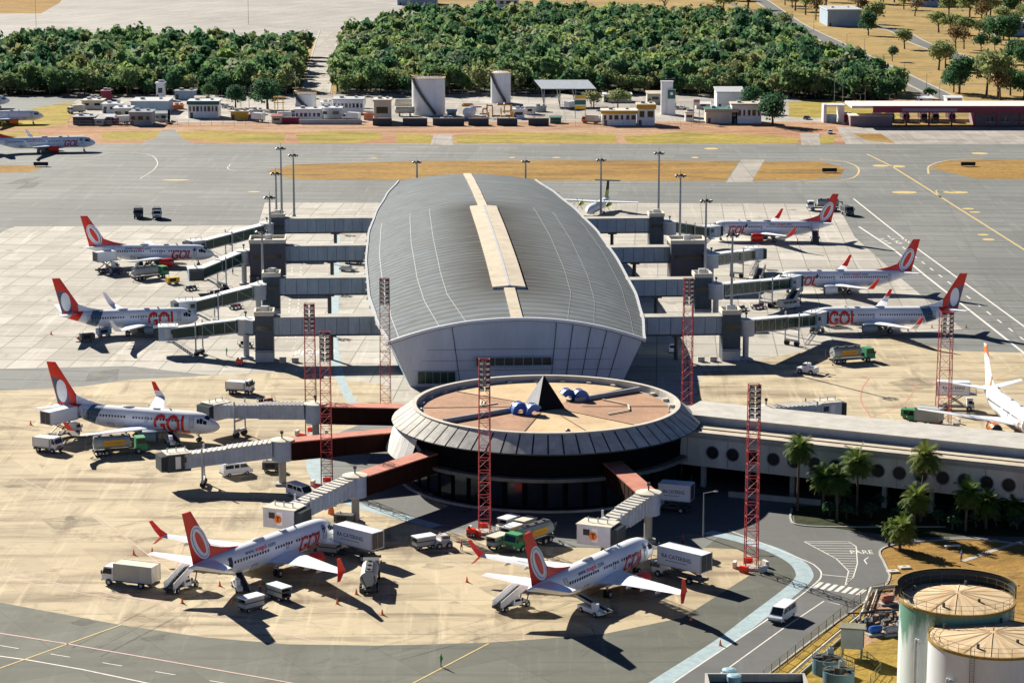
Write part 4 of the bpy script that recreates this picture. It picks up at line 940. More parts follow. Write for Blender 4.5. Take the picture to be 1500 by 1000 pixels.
    if text and livery in ('old',):
        tx = 4.9 if not long else 5.2
        letters('lettering', 'GOL', M['navy'], tx+.58, 1.92, 3.2, .35, .03, .03, 5.2); letters('lettering', 'GOL', M['redtxt'], tx+.7, 1.88, 3.2, .35, .025, .06, 5.2)
        letters('lettering', '+', M['navy'], tx-.75 if side < 0 else tx+5.6, 3.5, 2.0, .1, .05, .045, 1.1)
        tw = 15.5+ext/2
        for s, m, o, l in (('www.', M['slate'], 0, 2.0), ('voegol', M['redtxt'], 2.1, 2.6), ('.com', M['slate'], 4.8, 1.8)):
            letters('web_lettering', s, m, tw+(6.6-o-l if side < 0 else o), 4.3, .78, .15, .012, .03, l)
    if text and livery == 'new': letters('lettering', 'GOL', M['redtxt'], 5.0, 1.62, 4.4, 0, .12, .04, 6.9)
    if livery == 'orange': letters('lettering', 'G', M['orange'], 6.2, 1.9, 2.4, .2, .05, .04, 1.7)
    # gear
    def gear(t, y, r, zt):
        b = MB(); b.tube((X(t), y, r), (X(t), y, zt), .12); b.beam((X(t)-.6, y, zt-.2), (X(t), y, r+.5), .1, .1); g = b.build('landing_gear', M['grey'], root)
        for s in (-1, 1):
            b = MB(); b.tube((X(t), y+s*.16, r), (X(t), y+s*.5, r), r, 14); wl_ = b.build('wheel', M['black'], g)
            b = MB(); b.tube((X(t), y+s*.505, r), (X(t), y+s*.52, r), r*.5, 10); b.build('hub', M['lgrey'], wl_)
    gear(4.0, 0, .38, 1.6); gear(16.6+ws, 2.86, .56, 2.0); gear(16.6+ws, -2.86, .56, 2.0)
    b = MB(); b.box((X(12), 0, 5.36), (1.2, .5, .2)); b.quad((X(9), 0, 5.3), (X(9.5), 0, 5.3), (X(9.6), 0, 5.65), (X(9.4), 0, 5.65)); b.ball((X(17.5), 0, 5.33), 1.3, .45, .22); b.build('antenna', M['lgrey'], root)
    return root
M['jetdoor'] = mat('door_white', (.68, .71, .74), .35, vary=.08); M['redtxt'] = mat('letter_red', (.88, .05, .03), .4, vary=.08); M['slate_l'] = mat('slate_engine', (.2, .27, .34), .4, vary=.12)
jet('red-tailed jet farthest back on the left stands, red engine, rear loader at its tail', 'old', (312, 372), (127, 362), -1, 'red')
jet('middle left jet with grey oval tail, boarding bridge hiding part of its lettering', 'new', (291, 465), (85, 461), -1, 'slate', winglet='white')
jet('grey banded jet with full bold red lettering and red winglet at the left', 'new', (338, 626), (63, 592), -1, 'slate', winglet='new')
jet('red-tailed jet at the lower left with open rear door, catering truck at its nose', 'old', (494, 772), (272, 833), -1, 'red', winglet='red', open_door=True)
jet('red-tailed jet at bottom centre, nose in front of the dark round terminal', 'old', (955, 800), (772, 864), -1, 'red', winglet='red')
jet('jet taxiing past the grass at the far left edge, nose pointing right', 'old', (141, 209), (-22, 205), -1, 'red', long=True, winglet='white')
jet('red-tailed jet farthest back on the right stands, red engine', 'old', (1036, 336), (1222, 327), 1, 'red', long=True, winglet='red')
jet('red-tailed jet in the middle of the right stands, white engine', 'old', (1143, 411), (1329, 399), 1, 'white', winglet='red', long=True)
jet('grey banded jet on the right with bold lettering, tail behind a lattice mast', 'new', (1182, 466), (1408, 453), 1, 'slate', winglet='new', long=True)
jet('white jet with orange fin tip and orange engine, cut by the right edge', 'orange', (1530, 638), (1439, 563), -1, 'orange')
jet('plain white parked jet on the far left ramp, nose pointing right', 'plain', (64, 170), (-62, 166), -1, 'orange', windows=False, text=False, group='parked jets on the far ramp')
jet('blue-white jet nose just showing at the far left edge below the trees', 'plain', (22, 147), (-110, 146), -1, 'white', windows=False, text=False, group='parked jets on the far ramp')
# ---- turboprop behind the pier
pn, pt = P(860, 311, 2), P(893, 294, 2); pn.z = pt.z = 0; d = pn-pt
tp = thing('turboprop_airliner', (pn+pt)/2, math.atan2(d.y, d.x), 'high wing turboprop with black and lime tail parked behind the vaulted roof', 'airliner')
FL = 24.0; tst = [(0, 1.7, 2.0, .15), (.6, 1.35, 2.6, .7), (1.8, 1.05, 3.3, 1.15), (3.2, .9, 3.6, 1.38), (5, .85, 3.65, 1.42), (15, .85, 3.65, 1.42), (18, 1.3, 3.65, 1.2), (21, 2.1, 3.6, .8), (23.4, 2.8, 3.5, .3), (24, 3.0, 3.3, .1)]
b = MB(); b.grid([[(FL/2-t, hw*math.cos(2*math.pi*i/20), (zb+zt)/2+(zt-zb)/2*math.sin(2*math.pi*i/20)) for i in range(21)] for t, zb, zt, hw in tst]); b.build('fuselage', M['jet'], tp, smooth=2)
lm = mat('lime_paint', (.38, .46, .03), .4, vary=.1)
b = MB(); b.add([(FL/2-t, s*y, z) for s in (-1, 1) for t, y, z in ((19.2, .14, 3.5), (20.6, .12, 5.6), (23.4, .1, 5.6), (22.9, .1, 3.3))], [(0, 1, 2, 3), (7, 6, 5, 4), (0, 4, 5, 1), (1, 5, 6, 2), (2, 6, 7, 3)]); fn = b.build('fin', lm, tp)
b = MB(); b.add([(FL/2-t, s*y, z) for s in (-1, 1) for t, y, z in ((20.6, .12, 5.6), (21.6, .08, 8.2), (23.9, .08, 8.2), (23.4, .1, 5.6))], [(0, 1, 2, 3), (7, 6, 5, 4), (0, 4, 5, 1), (1, 5, 6, 2), (2, 6, 7, 3)]); b.build('fin_top', M['black'], fn)
b = MB(); b.add([(FL/2-t, y, z) for t, y, z in ((21.4, -3.7, 8.2), (21.2, 0, 8.2), (21.4, 3.7, 8.2), (22.8, 3.7, 8.2), (23.6, 0, 8.2), (22.8, -3.7, 8.2))]+[(FL/2-t, y, 8.42) for t, y in ((21.4, -3.7), (21.2, 0), (21.4, 3.7), (22.8, 3.7), (23.6, 0), (22.8, -3.7))], [(0, 1, 2, 3, 4, 5), (11, 10, 9, 8, 7, 6)]+[(i, (i+1) % 6, 6+(i+1) % 6, 6+i) for i in range(6)]); b.build('stabiliser', M['dgrey'], tp)
for sd in (-1, 1):
    b = MB(); b.beam((FL/2-9.4, sd*.2, 3.75), (FL/2-9.6, sd*12.3, 3.95), 2.6, .36, 1.5, .2); b.build('wing', M['jet'], tp)
    b = MB(); b.lathe([(.2, 2.9), (.55, 2.5), (.62, 0), (.4, -1.8)], 14, c=(FL/2-9, sd*4, 3.3), axis='x', caps=True); en = b.build('engine', lm, tp, smooth=True)
    b = MB()
    for i in range(6): a = i*math.pi/3; b.beam((FL/2-6.05, sd*4, 3.3), (FL/2-6.05, sd*4+1.9*math.cos(a), 3.3+1.9*math.sin(a)), .22, .06)
    b.lathe([(.02, .45), (.2, .1), (.24, -.1)], 10, c=(FL/2-6.1, sd*4, 3.3), axis='x'); b.build('propeller', M['black'], en)
    b = MB(); b.tube((FL/2-11, sd*1.9-.15, .45), (FL/2-11, sd*1.9+.15, .45), .45, 12); b.beam((FL/2-11, sd*1.5, .45), (FL/2-11, sd*1.2, 1.3), .2, .2); b.build('landing_gear', M['black'], tp)
# ================================================================ MASTS
def lamp_head(parent, pos, yaw, down=.5, nm='floodlight'):
    b = MB(); b.box((0, 0, 0), (.35, .6, .5)); b.box((.2, 0, 0), (.06, .66, .56)); o = b.build(nm, M['dgrey'], parent); o.location = pos; o.rotation_euler = (0, down, yaw)
    b = MB(); b.box((.25, 0, 0), (.04, .5, .4)); g = b.build('lens', M['lens'], o); return o
M['lens'] = mat('lamp_lens', (.55, .58, .6), .15, vary=.05)
def lattice(px, pyb, pyt, lab, wpx=18, base=True):
    p = P(px, pyb); h = ZT(p.y, pyt); w0 = wpx*p.y/F*.5; w1 = w0*.86
    t = thing('lattice_mast', p, R(3), lab, 'light mast', 'red lattice floodlight masts')
    for sx in (-1, 1):
        for sy in (-1, 1):
            b = MB(); b.tube((sx*w0, sy*w0, .2), (sx*w1, sy*w1, h), .072, 6); b.build('leg', M['mast_red'], t)
    b = MB(); n = int(h/(w0*2.1))
    for i in range(n):
        z0, z1 = h*i/n+.3, h*(i+1)/n; a, c = w0+(w1-w0)*z0/h, w0+(w1-w0)*z1/h
        for k in range(4):
            q = [(-1, -1), (1, -1), (1, 1), (-1, 1)]; u, v = q[k], q[(k+1) % 4]
            b.beam((u[0]*c, u[1]*c, z1), (v[0]*c, v[1]*c, z1), .075, .075)
            if (i+k) % 2: u, v = v, u
            b.beam((u[0]*a, u[1]*a, z0), (v[0]*c, v[1]*c, z1), .06, .06)
    b.build('bracing', M['mast_red'], t)
    b = MB(); b.b2(-w0*1.4, w0*1.4, -w0*1.4, w0*1.4, 0, .35); b.build('base', M['conc'], t)
    b = MB()
    for i in range(12): b.beam((w0*.75, -w1, h*i/12+.2), (w0*.75, -w1, h*(i+1)/12), .05, .05); 
    for i in range(int(h/.5)): b.beam((w0*.35, -w0*.9, .4+i*.5), (w0*.75, -w0*.9, .4+i*.5), .05, .04)
    b.build('ladder', M['mast_red'], t)
    for r_ in range(6):
        b = MB(); z = h-.3-r_*.8; b.beam((-w1*1.15, -w1-.05, z+.4), (w1*1.15, -w1-.05, z+.4), .1, .1); b.build('lamp_bar', M['mast_red'], t)
        for k in (-1, 1): lamp_head(t, (k*w1*.55, -w1-.35, z), R(-90+k*14), .5)
    if base:
        for k in range(5):
            a = R(72*k+20); b = MB(); b.box((2.6*w0*math.cos(a), 2.6*w0*math.sin(a), .45), (1.3, .5, .9), a+1.57); b.build('barrier', M['red'] if k % 2 else M['pw'], t)
    return t
lattice(710, 780, 526, 'red lattice mast standing before the dark round terminal')
lattice(1100, 832, 563, 'red lattice mast at the bend of the pale blue walkway', 19)
lattice(1381, 622, 457, 'red lattice mast beside the white and orange jet behind the connector', 20)
lattice(1006, 606, 408, 'red lattice mast in the shade right of the pier front', 15, False)
lattice(565, 602, 408, 'red lattice mast at the left corner of the vaulted pier', 16)
lattice(456, 638, 445, 'red lattice mast behind the brown walkways, left one of a close pair', 17)
lattice(479, 712, 486, 'red lattice mast on the blue strip, right one of a close pair', 17)
def pole(px, pyb, pyt, lab, heads=6, grp='grey floodlight poles'):
    p = P(px, pyb); h = ZT(p.y, pyt); t = thing('light_pole', p, 0, lab, 'light pole', grp)
    b = MB(); b.tube((0, 0, 0), (0, 0, h), .36, 10, .2); b.box((0, 0, .3), (1, 1, .6)); b.build('pole', M['steel'], t)
    b = MB(); b.lathe([(.9, -.06), (1.0, 0), (.9, .06), (.9, -.06)], 14, c=(0, 0, h)); b.beam((-1, 0, h), (1, 0, h), .1, .1); b.beam((0, -1, h), (0, 1, h), .1, .1); b.tube((0, 0, h), (0, 0, h+1.6), .04); b.build('lamp_ring', M['dgrey'], t)
    for i in range(heads):
        a = 2*math.pi*i/heads+.3; lamp_head(t, (1.15*math.cos(a), 1.15*math.sin(a), h+.05), a, .6)
    return t
for x, yb, yt, l in ((413, 322, 218, 'grey pole behind the farthest left walkway, left of a pair'), (431, 318, 228, 'grey pole behind the farthest left walkway, right of a pair'), (406, 366, 255, 'grey pole in front of the farthest left tower'),
                     (397, 404, 290, 'grey pole in front of the plum left tower'), (386, 462, 340, 'grey pole in front of the third left tower'),
                     (880, 318, 235, 'grey pole just behind the turboprop beside the roof edge'), (964, 362, 225, 'grey pole at the farthest right tower'), (995, 410, 258, 'grey pole against the wide dark right tower'),
                     (1032, 462, 295, 'grey pole in front of the third right tower'), (1070, 525, 345, 'grey pole at the nearest right tower'), (611, 275, 238, 'grey pole peeking over the left part of the vaulted roof'), (770, 275, 237, 'grey pole peeking over the middle of the vaulted roof')): pole(x, yb, yt, l)
def lamp_post(px, pyb, pyt, lab, grp, arms=1):
    p = P(px, pyb); h = ZT(p.y, pyt); t = thing('lamp_post', p, random.uniform(-.4, .4), lab, 'lamp post', grp)
    b = MB(); b.tube((0, 0, 0), (0, 0, h), .13, 6, .08)
    for k in range(arms): s = 1 if k == 0 else -1; b.beam((0, 0, h), (s*1.5, 0, h+.25), .08, .08)
    b.build('pole', M['steel'], t)
    for k in range(arms): s = 1 if k == 0 else -1; b = MB(); b.ball((s*1.8, 0, h+.25), .45, .16, .12, 8, 5); b.build('lamp', M['lgrey'], t)
lamp_post(1030, 786, 722, 'single lamp post in the shade right of the round terminal', 'lamp posts', 1)
for x, yb, yt in ((353, 158, 128), (365, 158, 130), (433, 150, 110), (1222, 152, 115), (1234, 154, 123), (1267, 152, 126), (1260, 154, 138), (1303, 152, 139), (980, 140, 116), (1056, 140, 113)): lamp_post(x, yb, yt, 'thin grey lamp post in front of the forest edge', 'lamp posts before the forest', 2)
for x, yb, yt in ((1240, 78, 50), (1266, 86, 56), (1293, 103, 80), (1324, 119, 92), (1357, 132, 108), (1192, 46, 18), (1376, 145, 122)): lamp_post(x, yb, yt, 'thin grey lamp post along the far road', 'lamp posts along the far road', 1)
for x, yb, yt in ((53, 40, -6), (364, 36, -10)): lamp_post(x, yb, yt, 'tall dark post on the far concrete apron', 'posts on the far apron', 2)
# ================================================================ VEHICLES
def wheels(root, xs, w, r=.5, wd=.3):
    for x in xs:
        for s in (-1, 1):
            b = MB(); b.tube((x, s*w/2-wd/2, r), (x, s*w/2+wd/2, r), r, 14); o = b.build('wheel', M['black'], root)
            b = MB(); b.tube((x, s*(w/2+wd/2), r), (x, s*(w/2+wd/2+.02), r), r*.5, 10); b.build('hub', M['lgrey'], o)
def cabin(root, x0, x1, w, z0, z1, m, slope=.35):
    b = MB(); h = w/2; vs = []
    for s in (-1, 1): vs += [(x0, s*h, z0), (x1, s*h, z0), (x1, s*h, z0+(z1-z0)*.45), (x1-slope, s*h*.94, z1), (x0, s*h*.94, z1)]
    b.add(vs, [(0, 1, 2, 3, 4), (9, 8, 7, 6, 5)]+[(i, (i+1) % 5, 5+(i+1) % 5, 5+i) for i in range(5)]); c = b.build('cab', m, root)
    b = MB(); zz = z0+(z1-z0)*.5; d = slope*.9
    b.quad((x1+.02, -h*.86, zz), (x1+.02, h*.86, zz), (x1-slope+.03, h*.82, z1-.12), (x1-slope+.03, -h*.82, z1-.12)); b.build('windscreen', M['glass'], c)
    for s in (-1, 1): b = MB(); b.quad((x0+.25, s*(h+.005), zz), (x1-.12, s*(h+.005), zz), (x1-slope-.1, s*h*.955, z1-.2), (x0+.25, s*h*.955, z1-.2)); b.build('side_window', M['glass'], c)
    for s in (-1, 1): b = MB(); b.box((x1+.02, s*h*.75, z0+.3), (.06, .3, .2)); b.build('headlight', M['lens'], c)
    for s in (-1, 1): b = MB(); b.box((x1-.1, s*(h+.22), zz+.25), (.12, .2, .5)); b.beam((x1-.1, s*h, zz+.4), (x1-.1, s*(h+.2), zz+.4), .05, .05); b.build('mirror', M['black'], c)
    b = MB(); b.box((x1+.03, 0, z0+.05), (.12, w*.98, .26)); b.box((x1+.02, 0, z0+.42), (.05, w*.5, .3)); b.build('bumper', M['dgrey'], c)
    return c
def chassis(root, x0, x1, w, z=.75): b = MB(); b.b2(x0, x1, -w*.32, w*.32, z-.15, z+.1); b.b2(x0, x0+.15, -w/2, w/2, z-.3, z+.1); b.build('chassis', M['dgrey'], root)
def cargo(root, x0, x1, w, z0, z1, m, name='cargo_box'):
    b = MB(); b.b2(x0, x1, -w/2, w/2, z0, z1); c = b.build(name, m, root)
    b = MB()
    for x in (x0, x1):
        for s in (-1, 1): b.b2(x-.06, x+.06, s*w/2-.06, s*w/2+.06, z0-.02, z1+.02)
    for s in (-1, 1): b.b2(x0, x1, s*w/2-.05, s*w/2+.05, z1-.03, z1+.05); b.b2(x0, x1, s*w/2-.05, s*w/2+.05, z0-.05, z0+.08)
    b.build('edge_trim', M['lgrey'], c)
    b = MB(); b.b2(x0-.03, x0-.01, -w*.45, -.03, z0+.1, z1-.1); b.b2(x0-.03, x0-.01, .03, w*.45, z0+.1, z1-.1); b.build('rear_door', m if m is not M['jet'] else M['dgrey'], c); return c
VG = 'ground service vehicles'
def box_truck(label, px, py, head, box='cream', cab='white', L_=7.5, h=3.3):
    t = thing('box_truck', (0, 0, 0), 0, label, 'truck', VG); wheels(t, (-L_*.28, L_*.36), 2.2); chassis(t, -L_/2, L_/2-.2, 2.3)
    cabin(t, L_*.27, L_/2, 2.3, .7, 2.7, M[cab]); cargo(t, -L_/2, L_*.25, 2.5, 1.0, h, M[box]); return place(t, px, py, head)
def catering(label, px, py, head, lift=1.6, text=True, L_=8.5, bh=2.6):
    t = thing('catering_truck', (0, 0, 0), 0, label, 'catering truck', VG); wheels(t, (-L_*.3, L_*.36), 2.2); chassis(t, -L_/2, L_/2-.2, 2.3)
    cabin(t, L_*.3, L_/2, 2.3, .6, 2.2, M['white']); z0 = 1.0+lift
    c = cargo(t, -L_/2-.4, L_*.36, 2.5, z0, z0+bh, M['jet'])
    b = MB(); b.b2(L_*.36, L_*.36+1.3, -1.1, 1.1, z0, z0+.12)
    for s in (-1, 1):
        b.beam((L_*.36, s*1.1, z0+1.0), (L_*.36+1.3, s*1.1, z0+1.0), .07, .07); b.beam((L_*.36+1.3, s*1.1, z0), (L_*.36+1.3, s*1.1, z0+1.0), .07, .07)
    b.build('platform', M['steel'], t)
    b = MB()
    for s in (-1, 1): b.beam((-L_*.3, s*.8, .95), (L_*.2, s*.8, z0), .16, .16); b.beam((L_*.2, s*.8, .95), (-L_*.3, s*.8, z0), .16, .16)
    b.build('scissor_lift', M['dgrey'], t)
    if text:
        for sd in (-1, 1):
            vs, fs = text2d('RA CATERING', .8, 0, .01, 0); k = L_*.62/wid(vs); x0 = -L_*.4
            b = MB(); b.add([((x0+x*k) if sd < 0 else (-x0-1+-x*k), sd*1.265, z0+1.15+y) for x, y in vs], fs); b.build('lettering', M['navy'], c)
            b = MB(); b.b2(-L_*.25, L_*.2, sd*1.26-.004, sd*1.26+.004, z0+.75, z0+.82); b.build('stripe', M['navy'], c)
    return place(t, px, py, head)
def cart(label, px, py, head, cover='jet', grp='covered baggage carts'):
    t = thing('baggage_cart', (0, 0, 0), 0, label, 'baggage cart', grp); wheels(t, (-1.0, 1.0), 1.5, .3, .2)
    b = MB(); b.b2(-1.6, 1.6, -.85, .85, .5, .68); b.beam((1.6, 0, .5), (2.5, 0, .35), .1, .1); b.build('deck', M['dgrey'], t)
    b = MB(); b.b2(-1.6, 1.6, -.85, -.8, .68, 1.9); b.b2(-1.6, 1.6, .8, .85, .68, 1.9); b.b2(-1.6, -1.55, -.85, .85, .68, 1.2); b.build('side_curtain', M['tarp'], t)
    b = MB(); b.b2(-1.7, 1.7, -.95, .95, 1.9, 2.05); b.build('roof', M[cover], t)
    b = MB(); b.b2(-1.61, 1.61, -.87, .87, 1.25, 1.42); b.build('stripe', M['dgrey'], t); return place(t, px, py, head)
def fuel_truck(label, px, py, head, cab='white', sign=True):
    t = thing('fuel_truck', (0, 0, 0), 0, label, 'fuel truck', VG); wheels(t, (-3.6, -2.4, 3.0), 2.3, .52); chassis(t, -4.6, 4.3, 2.4)
    cabin(t, 2.6, 4.6, 2.4, .7, 2.8, M[cab])
    b = MB(); sec = [(1.2*math.cos(2*math.pi*i/18), 2.15+1.05*math.sin(2*math.pi*i/18)) for i in range(18)]; b.sweep([(a, z-0) for a, z in sec], (-4.5, 0, 0), (1.6, 0, 0)); tk = b.build('tank', M['tarp'], t, smooth=True)
    b = MB(); b.b2(-4.4, 1.5, -.5, .5, 3.18, 3.3)
    for x in (-3.5, -1.5, .5): b.tube((x, 0, 3.25), (x, 0, 3.5), .28, 10)
    b.build('walkway', M['dgrey'], tk)
    if sign:
        for s in (-1, 1): b = MB(); b.b2(-2.9, .7, s*1.24-.02, s*1.24+.02, 1.7, 2.75); sg = b.build('sign', M['yellow'], tk); b = MB(); b.b2(-2.7, .5, s*1.27-.01, s*1.27+.01, 2.1, 2.25); b.build('sign_stripe', M['orange'], sg)
    b = MB()
    for i in range(3): b.lathe([(.45, -.1), (.45, .1)], 12, c=(2.05, -.9+i*.9, 1.5), axis='x', caps=True)
    b.path([(-4.7, -.8, 2.6), (-5.6, -1.0, 2.2), (-5.9, -.3, 1.0), (-5.2, .5, .9)], .09); b.path([(-4.7, .8, 2.4), (-5.5, .9, 2.7), (-5.8, .2, 1.2)], .09); b.build('hose', M['dgrey'], t)
    return place(t, px, py, head)
def van(label, px, py, head, col='white', L_=5.2, cat_='van', grp=VG):
    t = thing('van', (0, 0, 0), 0, label, cat_, grp); wheels(t, (-L_*.3, L_*.3), 1.75, .34, .24)
    b = MB(); h = .98; prof = [(-L_/2, .4), (L_/2, .4), (L_/2, .95), (L_/2-.35, 1.15), (L_/2-1.25, 2.1), (-L_/2+.1, 2.2), (-L_/2, 1.2)]; n = len(prof)
    b.add([(x, s*h*(1 if z < 1.3 else .9), z) for s in (-1, 1) for x, z in prof], [tuple(range(n)), tuple(range(2*n-1, n-1, -1))]+[(i, (i+1) % n, n+(i+1) % n, n+i) for i in range(n)]); bd = b.build('body', M[col], t)
    b = MB(); b.quad((L_/2-.42, -.82, 1.2), (L_/2-.42, .82, 1.2), (L_/2-1.2, .78, 2.03), (L_/2-1.2, -.78, 2.03)); o = b.build('windscreen', M['glass'], bd); o.location = (.035, 0, .03)
    for s in (-1, 1):
        for x0, x1 in ((L_/2-2.2, L_/2-1.0), (-.6, L_/2-2.35), (-L_/2+.4, -.75)): b = MB(); b.quad((x0, s*.965, 1.35), (x1+(.3 if x1 > 1 else 0), s*.965, 1.35), (x1-.25 if x1 > 1 else x1, s*.91, 1.95), (x0, s*.91, 1.95)); b.build('side_window', M['glass'], bd)
        b = MB(); b.box((L_/2+.01, s*.72, .85), (.05, .3, .18)); b.build('headlight', M['lens'], bd)
    b = MB(); b.b2(L_/2-.02, L_/2+.06, -.9, .9, .42, .62); b.b2(-L_/2-.06, -L_/2+.02, -.9, .9, .42, .62); b.build('bumper', M['dgrey'], bd); return place(t, px, py, head)
def car(label, px, py, head, col='white', grp='cars'):
    t = thing('car', (0, 0, 0), 0, label, 'car', grp); wheels(t, (-1.3, 1.35), 1.55, .32, .2)
    b = MB(); h = .85; prof = [(-2.1, .35), (2.1, .35), (2.1, .75), (1.0, .92), (.35, 1.42), (-1.2, 1.45), (-1.9, .98), (-2.1, .9)]; n = len(prof)
    b.add([(x, s*h*(1 if z < 1 else .8), z) for s in (-1, 1) for x, z in prof], [tuple(range(n)), tuple(range(2*n-1, n-1, -1))]+[(i, (i+1) % n, n+(i+1) % n, n+i) for i in range(n)]); bd = b.build('body', M[col], t)
    for s in (-1, 1): b = MB(); b.quad((-1.5, s*.8, 1.0), (.75, s*.8, 1.0), (.3, s*.7, 1.38), (-1.15, s*.7, 1.38)); b.build('side_window', M['glass'], bd)
    b = MB(); b.quad((.98, -.7, .97), (.98, .7, .97), (.42, .62, 1.4), (.42, -.62, 1.4)); b.quad((-1.84, -.7, 1.03), (-1.84, .7, 1.03), (-1.28, .62, 1.44), (-1.28, -.62, 1.44)); b.build('windscreen', M['glass'], bd); return place(t, px, py, head)
def tug(label, px, py, head, col='jet', L_=4, bar=True, h=1.2):
    t = thing('tow_tractor', (0, 0, 0), 0, label, 'tow tractor', VG); wheels(t, (-L_*.3, L_*.3), 1.9, .48, .35)
    b = MB(); b.b2(-L_/2, L_/2, -.95, .95, .4, h); b.b2(-L_/2+.1, -.3, -.9, .9, h, h+.25); bd = b.build('body', M[col], t); cabin(t, -.4, .9, 1.5, h, h+.95, M[col], .2)
    b = MB(); b.tube((-.2, .5, h+.9), (-.2, .5, h+1.2), .1); b.build('beacon', M['orange'], bd)
    if bar: b = MB(); b.tube((-L_/2, 0, .5), (-L_/2-4.2, 0, .4), .07); b.box((-L_/2-2.4, 0, .35), (.3, 1.1, .3)); b.build('tow_bar', M['dgrey'], t)
    return place(t, px, py, head)
def airstairs(label, px, py, head, top=3.0, L_=6.5, col='stair', truck=True):
    t = thing('passenger_stairs', (0, 0, 0), 0, label, 'stairs', VG); wheels(t, (-L_*.35, L_*.3), 1.8, .4, .25); chassis(t, -L_/2, L_/2-.6, 2.0, .7)
    if truck: cabin(t, -L_*.12, L_*.12, 1.9, .6, 1.7, M['white'], .3)
    b = MB(); n = 12
    for i in range(n): z = .6+(top-.6)*i/n; x = -L_/2+(L_-1.6)*i/n; b.b2(x, x+.5, -.75, .75, z-.1, z+.1)
    b.b2(L_/2-1.7, L_/2, -.8, .8, top-.14, top); b.build('steps', M['dgrey'], t)
    for s in (-1, 1):
        b = MB(); vs = [(-L_/2, s*.82, .5), (L_/2-1.6, s*.82, top-.2), (L_/2, s*.82, top-.2), (L_/2, s*.82, top+1.0), (L_/2-1.6, s*.82, top+1.0), (-L_/2, s*.82, 1.6)]
        b.add(vs+[(x, y+s*.06, z) for x, y, z in vs], [tuple(range(6)), tuple(range(11, 5, -1))]+[(i, (i+1) % 6, 6+(i+1) % 6, 6+i) for i in range(6)]); b.build('side_panel', M[col], t)
    b = MB()
    for s in (-1, 1): b.beam((L_/2-1.2, s*.7, .7), (L_/2-.6, s*.7, top-.1), .12, .12)
    b.build('support', M['dgrey'], t); return place(t, px, py, head)
def belt_loader(label, px, py, head, z1=1.6, col='jet'):
    t = thing('belt_loader', (0, 0, 0), 0, label, 'belt loader', VG); wheels(t, (-1.6, 1.4), 1.7, .38, .25)
    b = MB(); b.b2(-2.4, 2.2, -.9, .9, .4, .95); b.b2(-1.9, -.9, .35, .9, .95, 1.9); b.build('body', M[col], t)
    b = MB(); b.beam((-3.4, -.2, .8), (3.6, -.2, z1), .9, .22); bl = b.build('belt', M['black'], t)
    b = MB()
    for y in (-.7, .3): b.beam((-3.4, y, .98), (3.6, y, z1+.18), .07, .3)
    b.build('rail', M['lgrey'], bl); return place(t, px, py, head)
def dolly(label, px, py, head, col='steel', grp='baggage dollies'):
    t = thing('baggage_dolly', (0, 0, 0), 0, label, 'dolly', grp); wheels(t, (-1.0, 1.0), 1.4, .27, .18)
    b = MB(); b.b2(-1.6, 1.6, -.8, .8, .45, .6); b.beam((1.6, 0, .45), (2.5, 0, .3), .08, .08); b.build('deck', M[col], t)
    b = MB()
    for x in (-1.55, 1.55):
        for y in (-.75, .75): b.beam((x, y, .6), (x, y, 1.3), .06, .06)
        b.beam((x, -.75, 1.3), (x, .75, 1.3), .06, .06)
    b.build('rack', M['steel'], t)
    for i in range(3):
        b = MB(); b.box((-1.0+i*.95, random.uniform(-.2, .2), .85), (.75, .5, .5), random.uniform(-.3, .3)); o = b.build('suitcase', M[random.choice(('dgrey', 'navy', 'maroon', 'brown'))]); tag(o, 'suitcase loaded on a baggage dolly', 'suitcase', 'suitcases on dollies'); SUIT.append((o, t))
    return place(t, px, py, head)
SUIT = []
def gpu(label, px, py, head, col='dgrey'):
    t = thing('ground_power_unit', (0, 0, 0), 0, label, 'ground unit', VG); wheels(t, (-.9, .9), 1.4, .3, .2)
    b = MB(); b.b2(-1.5, 1.5, -.8, .8, .45, 1.7); bd = b.build('body', M[col], t)
    b = MB(); b.b2(-1.0, .6, -.82, -.8, .8, 1.5); b.b2(-1.0, .6, .8, .82, .8, 1.5); b.build('grille', M['black'], bd); b = MB(); b.beam((1.5, 0, .5), (2.6, 0, .35), .08, .08); b.tube((-.8, .3, 1.7), (-.8, .3, 2.0), .1); b.build('tow_bar', M['steel'], t); return place(t, px, py, head)
# near apron
box_truck('beige box truck with white cab parked alone at the lower left', 192, 857, (150, 852), L_=8.0)
catering('white catering truck raised to the nose of the lower left jet', 520, 815, (485, 806), 1.0)
catering('white catering truck raised to the nose of the bottom centre jet', 996, 848, (955, 838), 1.0)
catering('catering truck box in the shade behind the right rotunda of the round terminal', 985, 748, (950, 745), 1.0, L_=5.5)
catering('catering truck lifted to the tail of the farthest left jet', 157, 398, (175, 396), 1.8, False, 5.5, 2.4)
catering('catering truck lifted to the tail of the grey banded left jet', 92, 640, (120, 633), 2.0, False, 7, 2.3)
catering('catering truck on a scissor lift at the white and orange jet', 1400, 600, (1440, 601), 2.0, True, 6.5, 2.4)
box_truck('white box truck at the foot of the lattice mast behind the connector', 1355, 622, (1320, 618), 'tarp', 'green', 6)
cart('covered cart in the lower left jet shadow, nearest to the camera', 368, 893, (395, 886)); cart('covered cart beside the workers under the lower left jet', 409, 877, (436, 886))
cart('covered cart under the catering truck at the lower left jet', 482, 812, (500, 814)); cart('covered cart pulled by a tractor between the two front jets', 621, 803, (645, 799))
tug('pale tow tractor pulling a covered cart between the two front jets', 648, 801, (668, 799), 'lgrey', 2.6, False, 1.0)
